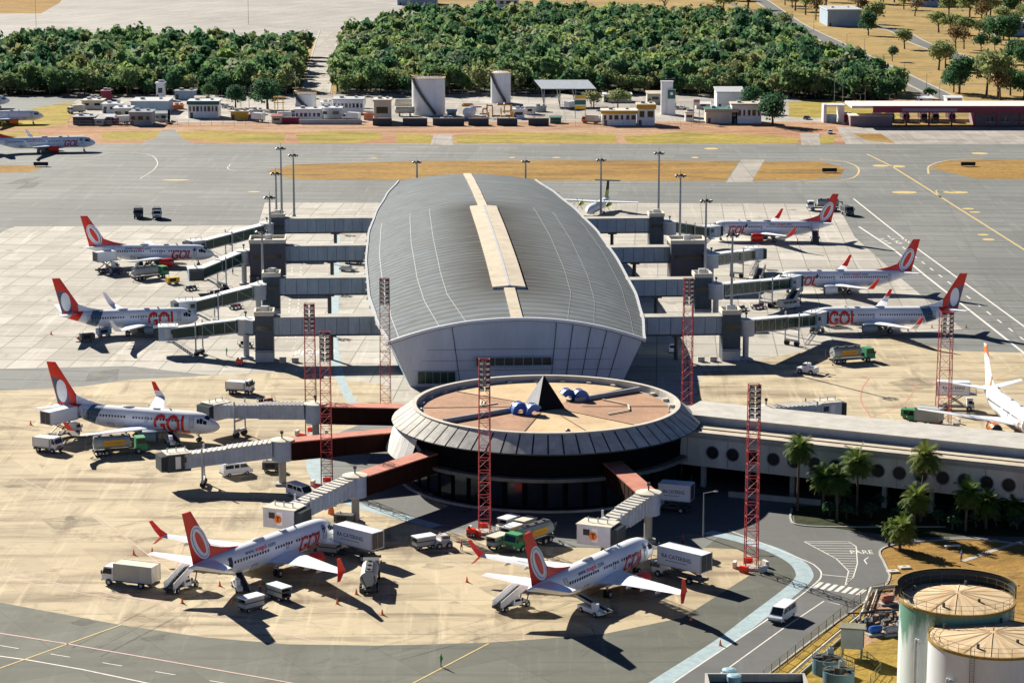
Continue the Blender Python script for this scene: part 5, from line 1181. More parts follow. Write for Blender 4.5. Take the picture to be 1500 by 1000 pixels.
for i, (x, y, l) in enumerate(((729, 802, 'covered cart beside the mast, nearest of its row'), (749, 788, 'covered cart beside the mast, in the middle of its row'), (770, 778, 'covered cart beside the mast, farthest of its row'), (745, 775, 'covered cart just behind the mast base'))): cart(l, x, y, (x+26, y-9), 'jet' if i % 2 else 'cream')
fuel_truck('fuel truck with yellow sign behind the bottom centre jet fin', 775, 800, (740, 812), 'green')
fuel_truck('fuel truck with yellow sign under the wing of the grey banded left jet', 176, 664, (220, 661), 'green'); fuel_truck('fuel truck with green cab on the open right apron', 1248, 530, (1290, 527), 'green')
fuel_truck('cluttered grey hydrant truck at the wing of the farthest left jet', 220, 408, (245, 405), 'green', False); 
t = fuel_truck('dark hydrant truck with coiled hoses right of the lower left jet', 542, 856, (548, 818), 'dgrey', False)
tug('white aircraft tug with tow bar on the open right apron', 1183, 547, (1160, 544)); tug('small dark tug by the stairs of the right catering truck', 1300, 605, (1330, 604), 'dgrey', 3, False) if 0 else None
box_truck('small white service truck behind the tunnel of the grey banded jet', 352, 576, (385, 578), 'white', 'white', 5, 2.4); box_truck('small white box truck near the tail of the grey banded jet', 71, 661, (95, 664), 'white', 'white', 4.6, 2.6)
van('white van under the long retracted boarding bridge', 346, 695, (370, 692)); van('white van behind the cab of the lower left bridge', 440, 728, (470, 738)); van('white van driving on the service road at the lower right', 1146, 907, (1090, 945))
box_truck('dark truck on the far left taxiway, left of two', 203, 319, (200, 335), 'dgrey', 'dgrey', 5, 3.0); box_truck('dark truck on the far left taxiway, right of two', 230, 320, (230, 335), 'dgrey', 'white', 5.5, 3.2)
box_truck('dark truck parked behind the farthest right jet tail', 1241, 315, (1260, 323), 'dgrey', 'dgrey', 5, 2.6); fuel_truck('pale tanker behind the farthest right jet tail', 1205, 308, (1180, 308), 'white', False)
car('white car in the shade right of the pier', 986, 515, (986, 540)); van('dark van parked under the left walkways beside the pier', 518, 386, (550, 388), 'dgrey'); car('pale car under the left walkways beside the pier', 510, 397, (535, 398), 'lgrey')
airstairs('rear stairs at the tail of the lower left jet', 268, 862, (300, 850), 2.7, 6.0, 'white'); airstairs('rear stairs at the tail of the bottom centre jet', 752, 890, (790, 880), 2.7, 6.0, 'white')
airstairs('grey stairs between the two upper right bridges', 1112, 414, (1132, 398), 3.0, 7); airstairs('grey stairs truck between the two lower right bridges', 1163, 447, (1190, 436), 3, 6.5); airstairs('dark stairs at the tail of the farthest right jet', 1194, 356, (1190, 345), 3.0, 5.5, 'navy')
airstairs('steep steps beside the nearest right bridge cab', 1196, 486, (1212, 474), 2.8, 4.5, 'lgrey', False)
belt_loader('belt loader reaching into the belly of the lower left jet', 352, 862, (335, 838)); belt_loader('long white belt loader in the shade of the bottom centre jet', 868, 898, (835, 885)); belt_loader('belt loader at the belly of the grey banded left jet', 252, 650, (240, 640))
belt_loader('belt loader beside the bold lettered right jet rear', 1330, 468, (1335, 458)); belt_loader('belt loader at the farthest left jet belly', 205, 393, (200, 384), 2, 'lgrey')
gpu('yellow ground unit beside the wide left tower bridge', 253, 416, (275, 414), 'yellow'); gpu('dark ground unit at the tail of the middle left jet', 128, 500, (150, 498)); gpu('ground unit under the wing of the middle left jet', 152, 492, (170, 490), 'bluewall')
gpu('dark ground unit under the long retracted bridge', 398, 690, (420, 690)); gpu('dark ground unit at the foot of the lower left bridge column', 505, 768, (530, 770)); gpu('ground unit by the tail of the farthest left jet', 170, 402, (190, 400), 'navy')
DL = ['loaded dolly below the wide plum tower, left of two', 'loaded dolly below the wide plum tower, right of two', 'loaded dolly under the sloping tunnel behind the grey banded jet', 'loaded dolly beside the column of the nearest left bridge', 'loaded dolly behind the nearest right tower, first of a train', 'loaded dolly behind the nearest right bridge tunnel, middle of a train', 'loaded dolly behind the nearest right bridge tunnel, last of a train',
      'loaded dolly in front of the steps between the upper right bridges', 'loaded dolly beside the third right tower', 'loaded dolly under the second left tunnel', 'loaded dolly beside the yellow ground unit', 'loaded dolly in front of the farther brown walkway tunnel, left of two', 'loaded dolly behind the farther brown walkway tunnel, right of two']
for i, (x, y, hx) in enumerate(((315, 432, 340), (330, 428, 352), (345, 452, 370), (360, 508, 335), (1085, 455, 1110), (1110, 452, 1140), (1135, 449, 1160), (1100, 415, 1075), (1060, 425, 1085), (320, 395, 345), (280, 425, 305), (390, 592, 420), (420, 600, 445))):
    dolly(DL[i], x, y, (hx, y-4))
for o, t in SUIT:
    bpy.context.view_layer.update(); break
bpy.context.view_layer.update()
for o, t in SUIT: o.matrix_world = t.matrix_world @ o.matrix_world
van('pale van parked between the right bridges', 1155, 452, (1180, 449), 'lgrey'); van('white minibus beside the second right bridge', 1072, 380, (1050, 385), 'bluewall'); gpu('green ground unit by the white box truck behind the connector', 1332, 612, (1350, 613), 'green')
box_truck('low service truck under the right jet bold lettering', 1216, 477, (1240, 476), 'dgrey', 'green', 3.6, 2)
# ================================================================ PEOPLE
def person(label, px, py, face, top='vest', legs='dgrey', hgt=1.75, arm=.25, stride=.12):
    """one continuous skinned body"""
    k = hgt/1.75; V = [(0, 0, .95), (0, 0, 1.15), (0, 0, 1.38), (0, 0, 1.5), (.02, 0, 1.62), (.02, 0, 1.72)]
    rad = [.15, .145, .17, .065, .1, .07]; E = [(0, 1), (1, 2), (2, 3), (3, 4), (4, 5)]
    for s in (-1, 1):
        n = len(V); V += [(stride*s*.3, s*.1, .82), (stride*s, s*.11, .48), (stride*s*.8-.03, s*.12, .08), (stride*s*.8+.14, s*.13, .04)]; rad += [.1, .068, .045, .04]; E += [(0, n), (n, n+1), (n+1, n+2), (n+2, n+3)]
        n = len(V); V += [(0, s*.2, 1.4), (-arm*.2*s, s*.28, 1.13), (arm*.8*s+.06, s*.27, .9), (arm*.8*s+.1, s*.26, .81)]; rad += [.062, .045, .035, .04]; E += [(2, n), (n, n+1), (n+1, n+2), (n+2, n+3)]
    me = bpy.data.meshes.new('person'); me.from_pydata([tuple(c*k for c in v) for v in V], E, []); o = bpy.data.objects.new('person', me); COL.objects.link(o)
    md = o.modifiers.new('s', 'SKIN'); 
    for i, r in enumerate(rad): me.skin_vertices[0].data[i].radius = (r*k, r*k)
    me.skin_vertices[0].data[0].use_root = True; o.modifiers.new('u', 'SUBSURF').levels = 1
    bpy.context.view_layer.update(); m2 = bpy.data.meshes.new_from_object(o.evaluated_get(bpy.context.evaluated_depsgraph_get())); o.modifiers.clear(); o.data = m2; m2.name = 'person'
    for mm in (M[top], M[legs], M['skin'], M['black']): m2.materials.append(mm)
    for p in m2.polygons:
        z = p.center.z/k; y = abs(p.center.y)/k; p.material_index = 2 if z > 1.52 or (z < .9 and y > .21) else 3 if z > 1.68 or z < .1 else 1 if z < .95 and y < .21 else 0
        p.use_smooth = True
    tag(o, label, 'person'); return place(o, px, py, face)
person('person in bright green vest walking alone on the dark apron at the bottom', 646, 976, (660, 972)); person('person in green vest standing under the nearest left bridge', 332, 521, (345, 519))
person('person in orange vest beside the carts under the lower left jet', 381, 868, (390, 868), 'orange'); person('person in green vest beside the carts under the lower left jet', 391, 866, (380, 868)); person('person in green vest at the belt loader of the lower left jet', 352, 850, (345, 846), 'vest', 'navy')
person('person in red top beside the mast base in front of the round terminal', 676, 806, (700, 806), 'red', 'black'); person('worker in dark clothes near the wide left tower', 341, 402, (350, 402), 'brown', 'black'); person('worker in orange vest under the farthest right jet wing', 1168, 358, (1190, 357), 'orange')
person('person in dark clothes in the shade near the right catering truck', 1000, 800, (990, 800), 'maroon', 'black')
# cones
b = MB(); b.lathe([(.2, .05), (.05, .8), (0, .82)], 10); b.box((0, 0, .03), (.5, .5, .06)); c0 = b.build('traffic_cone', M['orange']); tag(c0, 'small orange cone standing around a parked jet', 'traffic cone', 'cones around the jets')
first = True
for x, y in ((223, 809), (267, 883), (322, 858), (494, 884), (522, 870), (196, 812), (684, 852), (1012, 908), (1055, 945), (45, 622), (115, 497), (340, 885), (560, 900), (1330, 485), (1365, 480), (1415, 480), (75, 490)):
    o = c0 if first else c0.copy()
    if not first: COL.objects.link(o)
    first = False; o.location = P(x, y)
b = MB(); b.lathe([(.55, 0), (.5, .5), (.2, 1.7), (.12, 2.4)], 14, caps=True); o = b.build('marker_cone', M['orange']); tag(o, 'big orange marker cone near the lower left bridge column', 'marker'); o.location = P(485, 752)
def cabinet(px, py, label, m='red'):
    t = thing('fire_trolley', P(px, py), 0, label, 'trolley'); b = MB(); b.b2(-.7, .7, -.5, .5, .3, 1.2); b.build('body', M[m], t); b = MB(); b.beam((.7, 0, .6), (1.4, 0, 1.0), .08, .08); b.tube((-.3, 0, 1.2), (-.3, 0, 1.6), .2, 10); b.build('handle', M['dgrey'], t); wheels(t, (-.4, .4), 1.0, .3, .15)
cabinet(351, 535, 'red fire trolley in front of the nearest left tower'); cabinet(520, 765, 'red fire trolley at the foot of the lower left bridge column'); cabinet(690, 785, 'red fire trolley beside the mast before the round terminal')
# ================================================================ BACKGROUND FACILITIES
def bldg(nm, label, x0, x1, yb, yt, depth, wall, roof, wins=0, kind='flat', cat_='building', door=True, fascia=None, group=None):
    a, c = P(x0, yb), P(x1, yb); h = ZT(a.y, yt); w_ = c.x-a.x
    t = thing(nm, a, 0, label, cat_, group); b = MB(); b.b2(0, w_, 0, depth, 0, h*.92 if kind != 'gable' else h*.78); wl = b.build('wall', M[wall], t)
    b = MB()
    if kind == 'gable': b.add([(-.5, -.6, h*.78), (w_+.5, -.6, h*.78), (w_+.5, depth+.6, h*.78), (-.5, depth+.6, h*.78), (-.5, depth/2, h), (w_+.5, depth/2, h)], [(0, 1, 5, 4), (2, 3, 4, 5), (0, 4, 3), (1, 2, 5), (3, 2, 1, 0)])
    elif kind == 'mono': b.add([(-.4, -.4, h*.93), (w_+.4, -.4, h*.93), (w_+.4, depth+.4, h*1.05), (-.4, depth+.4, h*1.05), (-.4, -.4, h*.98), (w_+.4, -.4, h*.98), (w_+.4, depth+.4, h*1.1), (-.4, depth+.4, h*1.1)], [(3, 2, 1, 0), (4, 5, 6, 7), (0, 1, 5, 4), (1, 2, 6, 5), (2, 3, 7, 6), (3, 0, 4, 7)])
    else: b.b2(-.4, w_+.4, -.4, depth+.4, h*.92, h)
    rf = b.build('roof', M[roof], t)
    if fascia: b = MB(); b.b2(-.5, w_+.5, -.55, -.42, h*.78, h*.99); b.build('fascia', M[fascia], rf)
    if kind == 'flat': b = MB(); b.b2(w_*.2, w_*.2+1.6, depth*.4, depth*.4+1.4, h, h+.9); b.b2(w_*.7, w_*.7+1.1, depth*.5, depth*.5+1.1, h, h+.7); b.build('roof_unit', M['lgrey'], rf)
    wins = wins*2 if w_ > 9 else wins
    for i in range(wins):
        x = w_*(i+.5)/wins; ww = w_/wins*(.4+.3*((i*7+int(x0)) % 3)/2); b = MB(); b.b2(x-ww/2, x+ww/2, -.05, .1, h*.4, h*.68); wi = b.build('window', M['glass'], wl); b = MB(); b.b2(x-ww/2-.08, x+ww/2+.08, -.1, .0, h*.37, h*.4); b.build('sill', M['lgrey'], wi)
    if door: b = MB(); b.b2(w_*.06, w_*.06+min(1.1, w_*.2), -.06, .1, 0, min(2.1, h*.7)); b.build('door', M['dgrey'], t)
    return t
bldg('shed', 'low dark shed with grey roof beside the yellow verge at the left', 107, 138, 183, 171, 9, 'dark', 'grey', 0)
bldg('hangar', 'blue grey hangar with white roof at the left facility', 192, 246, 166, 148, 16, 'bluewall', 'lgrey', 0, cat_='hangar'); bldg('workshop', 'grey workshop with wide windows in front of the blue hangar', 190, 222, 184, 164, 10, 'grey', 'steel', 3)
bldg('store_building', 'white flat building left of the grey workshop', 167, 192, 175, 158, 8, 'cream', 'white', 2); bldg('store_building', 'small pale building behind the dark shed', 120, 150, 160, 147, 8, 'cream', 'tanroof', 2); bldg('store_building', 'long white building between the shed and hangar', 150, 178, 166, 152, 7, 'white', 'white', 3)
bldg('guard_tower', 'white guard tower above the hangar at the forest edge', 229, 241, 146, 121, 4, 'white', 'white', 1, cat_='tower'); bldg('container_building', 'blue long container building at the forest edge', 256, 286, 146, 133, 6, 'bluewall', 'steel', 0); bldg('container_building', 'maroon container building at the left forest edge', 148, 161, 147, 133, 6, 'maroon', 'maroon', 0)
bldg('kiosk', 'white kiosk with dark green fascia left of the round tree', 276, 320, 173, 148, 9, 'white', 'white', 4, fascia='greenroof'); bldg('store_building', 'yellow low wall building under the round tree', 338, 363, 176, 163, 4, 'yellow', 'tanroof', 0)
bldg('depot_building', 'white depot block beside the low round tank', 432, 470, 178, 160, 8, 'white', 'lgrey', 3); bldg('depot_building', 'pale depot block with flat roof left of the white tank', 488, 532, 166, 145, 10, 'white', 'lgrey', 4); bldg('depot_building', 'long depot block behind the purple wall', 468, 500, 174, 158, 6, 'lgrey', 'white', 2)
bldg('depot_building', 'pale tall depot block left of the big white tank', 548, 572, 180, 146, 9, 'cream', 'cream', 1); bldg('depot_building', 'small white pump house in the pipework', 752, 768, 174, 160, 4, 'white', 'white', 1)
bldg('office_building', 'low yellow banded office under the green logo tower', 882, 932, 184, 162, 9, 'white', 'cream', 3, fascia='yellow'); bldg('office_building', 'tall yellow banded office right beside the low one', 934, 959, 184, 153, 9, 'white', 'tanroof', 2, fascia='yellow')
bldg('store_building', 'pale roofed store behind the small palm trees', 884, 925, 150, 138, 8, 'cream', 'white', 2); bldg('store_building', 'white store with sloping roof left of the logo tower', 948, 972, 152, 137, 8, 'cream', 'tanroof', 1, 'mono')
bldg('white_house', 'white house with flat brown roofs beside the dark tree', 1072, 1115, 181, 152, 9, 'white', 'tanroof', 3); bldg('canopy_building', 'low canopy with wide brown eaves beside the white house', 1034, 1080, 181, 160, 9, 'cream', 'greenroof', 0, fascia='tanroof'); bldg('barn', 'pale barn with grey roof behind the white house', 1050, 1090, 160, 134, 14, 'white', 'lgrey', 0, 'mono')
bldg('far_house', 'grey blue hangar beside the far road', 1212, 1262, 39, 14, 40, 'bluewall', 'lgrey', 0, cat_='hangar'); bldg('far_house', 'white house with pale roof at the right edge behind trees', 1462, 1530, 53, 27, 18, 'bluewall', 'white', 6, 'gable', 'house'); bldg('far_house', 'bluish house at the very top right among trees', 1342, 1400, 10, -10, 20, 'bluewall', 'lgrey', 3)
bldg('far_house', 'blue shed at the top edge beside the far apron', 582, 640, 8, -8, 25, 'bluewall', 'bluewall', 0); bldg('far_house', 'white long building at the top edge above the forest', 700, 760, 12, -3, 20, 'white', 'white', 3)
bldg('tent', 'small white gable roof behind the fire station, left of two', 1346, 1366, 151, 142, 8, 'white', 'white', 0, 'gable'); bldg('tent', 'small white gable roof behind the fire station, right of two', 1387, 1409, 151, 141, 8, 'white', 'white', 0, 'gable')
# tanks
def tank(label, x0, x1, yb, yt, open_=True, m='white', stair=True):
    cpx = (x0+x1)/2; p = P(cpx, yb); r = (x1-x0)/2*p.y/F/CT; p.y += r; h = ZT(p.y-r, yt); t = thing('storage_tank', p, 0, label, 'tank', 'white storage tanks at the depot')
    b = MB(); b.lathe([(r, 0), (r, h)], 40); 
    if open_: b.lathe([(r, h), (r-.25, h), (r-.25, h*.72), (0, h*.74)], 40)
    else: b.lathe([(r, h), (r*.6, h+.6), (0, h+.9)], 40)
    b.build('shell', M[m], t, smooth=True)
    b = MB()
    for z in (h+.1, h-.3): b.lathe([(r+.1, z), (r+.25, z+.12), (r+.1, z+.14)], 40)
    for i in range(30): a = 2*math.pi*i/30; b.tube(((r+.15)*math.cos(a), (r+.15)*math.sin(a), h), ((r+.15)*math.cos(a), (r+.15)*math.sin(a), h+1.1), .05, 5)
    b.lathe([(r+.12, h+1.05), (r+.2, h+1.1), (r+.12, h+1.15)], 40); b.build('railing', M['yellow'], t)
    if stair:
        b = MB(); n = 26
        for i in range(n):
            a = R(-150+85*i/n); z = h*(1-i/n); b.box(((r+.5)*math.cos(a), (r+.5)*math.sin(a), z), (.9, .9, .25), a); b.box(((r+.9)*math.cos(a), (r+.9)*math.sin(a), z+.7), (.06, .8, .9), a)
        b.build('stair', M['dgrey'], t)
    return t
tank('big open topped white tank with winding stair at the depot', 603, 651, 170, 116); tank('tall slim white tank behind the orange pipework', 719, 748, 152, 108, False); tank('low round white tank right of the dark round tree', 431, 462, 164, 138, True)
def cyl(label, x, y, r, L_, rz, m='white'):
    t = thing('horizontal_tank', P(x, y), rz, label, 'tank'); b = MB(); b.lathe([(.05, -L_/2-.5), (r*.7, -L_/2-.3), (r, -L_/2), (r, L_/2), (r*.7, L_/2+.3), (.05, L_/2+.5)], 24, c=(0, 0, r+1), axis='x'); b.build('shell', M[m], t, smooth=True)
    b = MB()
    for k in (-.3, .3): b.b2(k*L_-.3, k*L_+.3, -r*.8, r*.8, 0, r+.4)
    b.build('saddle', M['conc'], t)
cyl('horizontal white tank lying with its round end to the camera', 688, 174, 1.9, 9, R(80)); cyl('cream horizontal tank left of the big white tank, lower', 593, 170, 1.4, 7, 0, 'cream'); cyl('cream horizontal tank left of the big white tank, upper', 592, 160, 1.6, 7, 0, 'cream'); cyl('pale horizontal tank behind the depot block', 513, 158, 1.5, 12, 0)
# pipework
t = thing('pipework', P(720, 172), 0, 'tangle of orange and white pipes between the depot tanks', 'pipes'); rnd = random.Random(3)
for k in range(14):
    b = MB(); x = rnd.uniform(-9, 9); y = rnd.uniform(-2, 14); pts = [(x, y, .3)]
    for j in range(5):
        q = list(pts[-1]); ax = rnd.choice((0, 0, 1, 2)); q[ax] += rnd.uniform(1.2, 4)*(1 if ax == 2 else rnd.choice((-1, 1))); q[2] = min(q[2], 4.5); pts.append(tuple(q))
    b.path(pts, .28, 6); b.build('pipe', M['orange_pipe'] if 'orange_pipe' in M else mat('orange_pipe', (.6, .3, .05), .5, vary=.2), t)
def low_wall(label, x0, x1, yb, h, mm, posts=True):
    a, c = P(x0, yb), P(x1, yb); t = thing('perimeter_wall', a, 0, label, 'wall'); b = MB(); b.b2(0, c.x-a.x, 0, .35, h*.0, h); w_ = b.build('wall', M[mm], t); b = MB(); b.b2(-.1, c.x-a.x+.1, -.1, .45, h, h+.25); b.build('coping', M['conc'], w_); return t
for i, (x0, x1) in enumerate(((546, 574), (590, 626), (634, 680), (686, 716), (728, 758), (774, 804))): low_wall('dark wall panel along the front of the tank depot', x0, x1, 184, 2.6, 'dark')['group'] = 'dark wall panels of the depot'
low_wall('purple low wall in front of the depot blocks', 413, 438, 181, 2.2, 'maroon'); low_wall('white low wall in front of the depot blocks', 438, 530, 182, 1.4, 'lgrey')
def fence(nm, label, pts, h, step, m='steel', mesh=True):
    q = [P(x, y) for x, y in pts]; t = thing(nm, q[0], 0, label, 'fence'); o = q[0]; b = MB(); pb0 = None
    for a, c in zip(q, q[1:]):
        k = max(1, int((c-a).length/step)); up = Vector((0, 0, 1))
        
        for i in range(k+1):
            if pb0 is None: x = MB(); x.beam((0, 0, 0), (0, 0, h), .09, .09); pb0 = x.build('post', M[m], t); q0 = pb0
            else: q0 = pb0.copy(); COL.objects.link(q0); q0.parent = t
            q0.location = a.lerp(c, i/k)-o
        for z in ((h*.98, h*.5, .15) if mesh else (h*.98,)): b.beam(a-o+up*z, c-o+up*z, .05, .05)
        if mesh:
            kk = int((c-a).length/.6)
            for i in range(kk): p = a.lerp(c, i/kk)-o; p2 = a.lerp(c, (i+1)/kk)-o; b.beam(p+up*.1, p2+up*h, .018, .018)
    b.build('mesh_panel', M[m], t); return t
fence('perimeter_fence', 'wire fence in front of the left facility', [(100, 186), (260, 184), (410, 185)], 2.2, 4); fence('perimeter_fence', 'wire fence in front of the yellow banded offices', [(806, 185), (880, 186), (1030, 186)], 2.2, 4); fence('perimeter_fence', 'wire fence between the depot and the forest', [(470, 143), (640, 140), (790, 140)], 2.4, 5)
# car port
a, c = P(797, 156), P(866, 156); t = thing('carport', a, 0, 'carport with sloping white metal roof before the forest', 'carport'); W_ = c.x-a.x
b = MB(); b.add([(-1, -2, 7.2), (W_+2, -2, 7.2), (W_-1, 12, 9.6), (-4, 12, 9.6), (-1, -2, 7.45), (W_+2, -2, 7.45), (W_-1, 12, 9.85), (-4, 12, 9.85)], [(3, 2, 1, 0), (4, 5, 6, 7), (0, 1, 5, 4), (1, 2, 6, 5), (2, 3, 7, 6), (3, 0, 4, 7)]); rf = b.build('roof', mat('carport_roof', (.5, .55, .6), .4, vary=.2), t)
for i in range(4):
    for y in (-1, 10): b = MB(); b.tube((i*W_/3, y, 0), (i*W_/3-(0 if y < 0 else 1.5), y, 7.3 if y < 0 else 9.4), .2); b.build('pillar', M['steel'], t)
# signs
def sign(label, x, yb, yt, w_, cols):
    p = P(x, yb); h = ZT(p.y, yt); t = thing('petrol_sign', p, 0, label, 'sign'); b = MB()
    for s in (-1, 1): b.b2(s*w_*.45-.12, s*w_*.45+.12, -.1, .1, 0, h)
    b.build('post', M['steel'], t); z = h
    for m_, f in cols: b = MB(); z1 = z-h*f; b.b2(-w_/2, w_/2, -.3, -.12, z1+.02, z); b.build('board', M[m_], t); z = z1
    return t
s_ = sign('tall yellow and white petrol sign in front of the carport', 850, 174, 140, 4.4, (('yellow', .14), ('white', .06), ('greenroof', .2), ('white', .04), ('yellow', .14)))
b = MB(); h = ZT(P(850, 174).y, 140)
vs, fs = text2d('BRA', 1.5, 0, .02, 0) if 0 else text2d('EZEN', 1.3, 0, .02, 0); k = 3.2/wid(vs)
p = P(978, 168); h = ZT(p.y, 121); t = thing('logo_tower', p, 0, 'white tower block with round green emblem panel', 'tower'); b = MB(); b.b2(-2.6, 2.0, 0, 4, 0, h); b.build('wall', M['white'], t); b = MB(); b.b2(-2.8, 2.2, -.2, 4.2, h, h+.4); b.build('roof', M['lgrey'], t)
b = MB(); b.b2(-.2, 3.0, -1.0, -.7, .0, h*.8); b.b2(-.4, 3.2, -1.05, -.65, 0, .5); pn_ = b.build('sign_panel', M['white'], t); b = MB(); b.b2(-.1, 2.9, -1.1, -1.02, h*.5, h*.78); eb = b.build('emblem_board', M['greenroof'], pn_)
b = MB(); b.quad(*[(1.4+.62*math.cos(q*.3142), -1.13, h*.66+.62*math.sin(q*.3142)) for q in range(20)]); b.build('emblem', M['white'], eb)
sign('small pink and white sign beside the canopy', 1020, 181, 146, 2.4, (('pinkwall', .12), ('white', .12)))
# fire station
a = P(1262, 186); t = thing('fire_station', a, 0, 'long fire station with white roof, dark red fascia and open truck bays', 'fire station'); W_ = 118; hh = ZT(a.y, 155)
b = MB(); b.b2(-4, W_, -1, 19, hh-.9, hh); rf = b.build('roof', mat('pinkish_roof', (.72, .62, .6), .8, vary=.12), t); b = MB(); b.b2(4, W_, -1.25, -1.02, hh-2.6, hh-.1); fa = b.build('fascia', M['maroon'], rf)
b = MB(); b.b2(15, 36, -1.32, -1.27, hh-2.1, hh-.9); lb = b.build('lettering_panel', mat('fascia_panel', (.4, .25, .33), .7, vary=.2), fa)
b = MB(); b.b2(-4, 12, 2, 10, 0, 3.8); b.b2(44, W_, 5, 18, 0, hh-1); wl = b.build('wall', mat('station_wall', (.3, .2, .21), .7, vary=.25), t); b = MB(); b.b2(-4.3, 12.3, 1.7, 10.3, 3.8, 4.1); b.build('annex_roof', mat('annex_roof', (.66, .6, .52), .8, vary=.15), t)
for i in range(7): b = MB(); x = 17+i*8.6; b.b2(x-.3, x+.3, -.3, .3, 0, hh-1); b.build('pillar', M['maroon'], t)
for i in range(12): b = MB(); x = 50+i*5.6; b.b2(x-1.5, x+1.5, 4.9, 5.1, 1.4, 3.2); wi = b.build('window', M['glass'], t); b = MB(); b.b2(x-.05, x+.05, 4.85, 4.95, 1.4, 3.2); b.b2(x-1.6, x+1.6, 4.82, 4.95, 1.25, 1.4); b.build('frame', M['white'], wi)
b = MB(); b.b2(14, 44, 17, 17.2, 0, 1.2); b.build('rear_wall', M['cream'], t)
M['engine_red'] = mat('dark_engine_red', (.09, .012, .015), .4, vary=.2)
for i, x in enumerate((1284, 1303, 1325, 1351, 1368, 1392)):
    tr = thing('fire_engine', P(x, 178), -math.pi/2, ('fire engine in the leftmost bay of the fire station', 'fire engine in the second bay from the left', 'fire engine in the third bay from the left', 'fire engine in the third bay from the right', 'fire engine in the second bay from the right', 'fire engine in the bay next to the station windows')[i], 'fire engine', 'fire engines in the bays'); tr.rotation_euler[2] = R(-90)
    wheels(tr, (-2.8, 2.6), 2.3, .6); chassis(tr, -4.2, 4, 2.4, .9); cabin(tr, 2.2, 4.4, 2.5, .8, 3.3, M['engine_red'], .2); cargo(tr, -4.2, 2.1, 2.5, 1.1, 3.5, M['engine_red'], 'body'); b = MB(); b.b2(2.8, 3.1, -.9, .9, 3.3, 3.5); b.build('light_bar', M['lens'], tr)
# gate house
a = P(1206, 180); t = thing('gatehouse', a, 0, 'white portal gatehouse on the road beside the fire station', 'gatehouse'); b = MB(); b.b2(0, 1.2, 0, 6, 0, 7); b.b2(5.8, 8, 0, 6, 0, 6.2); b.build('wall', M['white'], t); b = MB(); b.b2(-.4, 8.3, -.3, 6.3, 6.2, 7.1) if 0 else b.b2(1.25, 8.3, -.3, 6.3, 6.25, 6.9); b.build('roof', M['white'], t); b = MB(); b.b2(1.3, 5.6, 3, 3.2, 0, 3); b.build('gate', M['bluewall'], t)
car('car parked in front of the white gatehouse', 1216, 196, (1216, 210), 'bluewall'); 
for i, (x, y, cl) in enumerate(((296, 160, 'white'), (330, 158, 'lgrey'), (338, 160, 'white'), (232, 157, 'white'), (242, 158, 'grey'), (985, 158, 'dgrey'), (992, 160, 'grey'), (1000, 160, 'white'), (1006, 163, 'dgrey'), (895, 168, 'dgrey'), (370, 175, 'navy'), (1182, 175, 'navy'))): car(('white car right of the kiosk', 'pale car under the huge round tree', 'white car under the huge round tree, right of a pale one', 'white car right of the blue hangar', 'grey car right of the blue hangar', 'dark car beside the logo tower, leftmost of four', 'grey car right of the logo tower', 'white car right of the logo tower', 'dark car right of the logo tower, rightmost', 'dark car behind the low yellow office', 'navy car in front of the round tank', 'navy car on the lawn beside the gatehouse')[i], x, y, (x+10, y-3), cl, 'cars parked in the facility yard')
box_truck('dark blue truck with maroon cab in the left facility yard', 376, 178, (366, 177), 'white', 'maroon', 7, 3.4); belt_loader('brown conveyor ramp leaning by the grey workshop', 247, 181, (252, 166), 5, 'cream')
YB = 'small buildings in the facility yard'
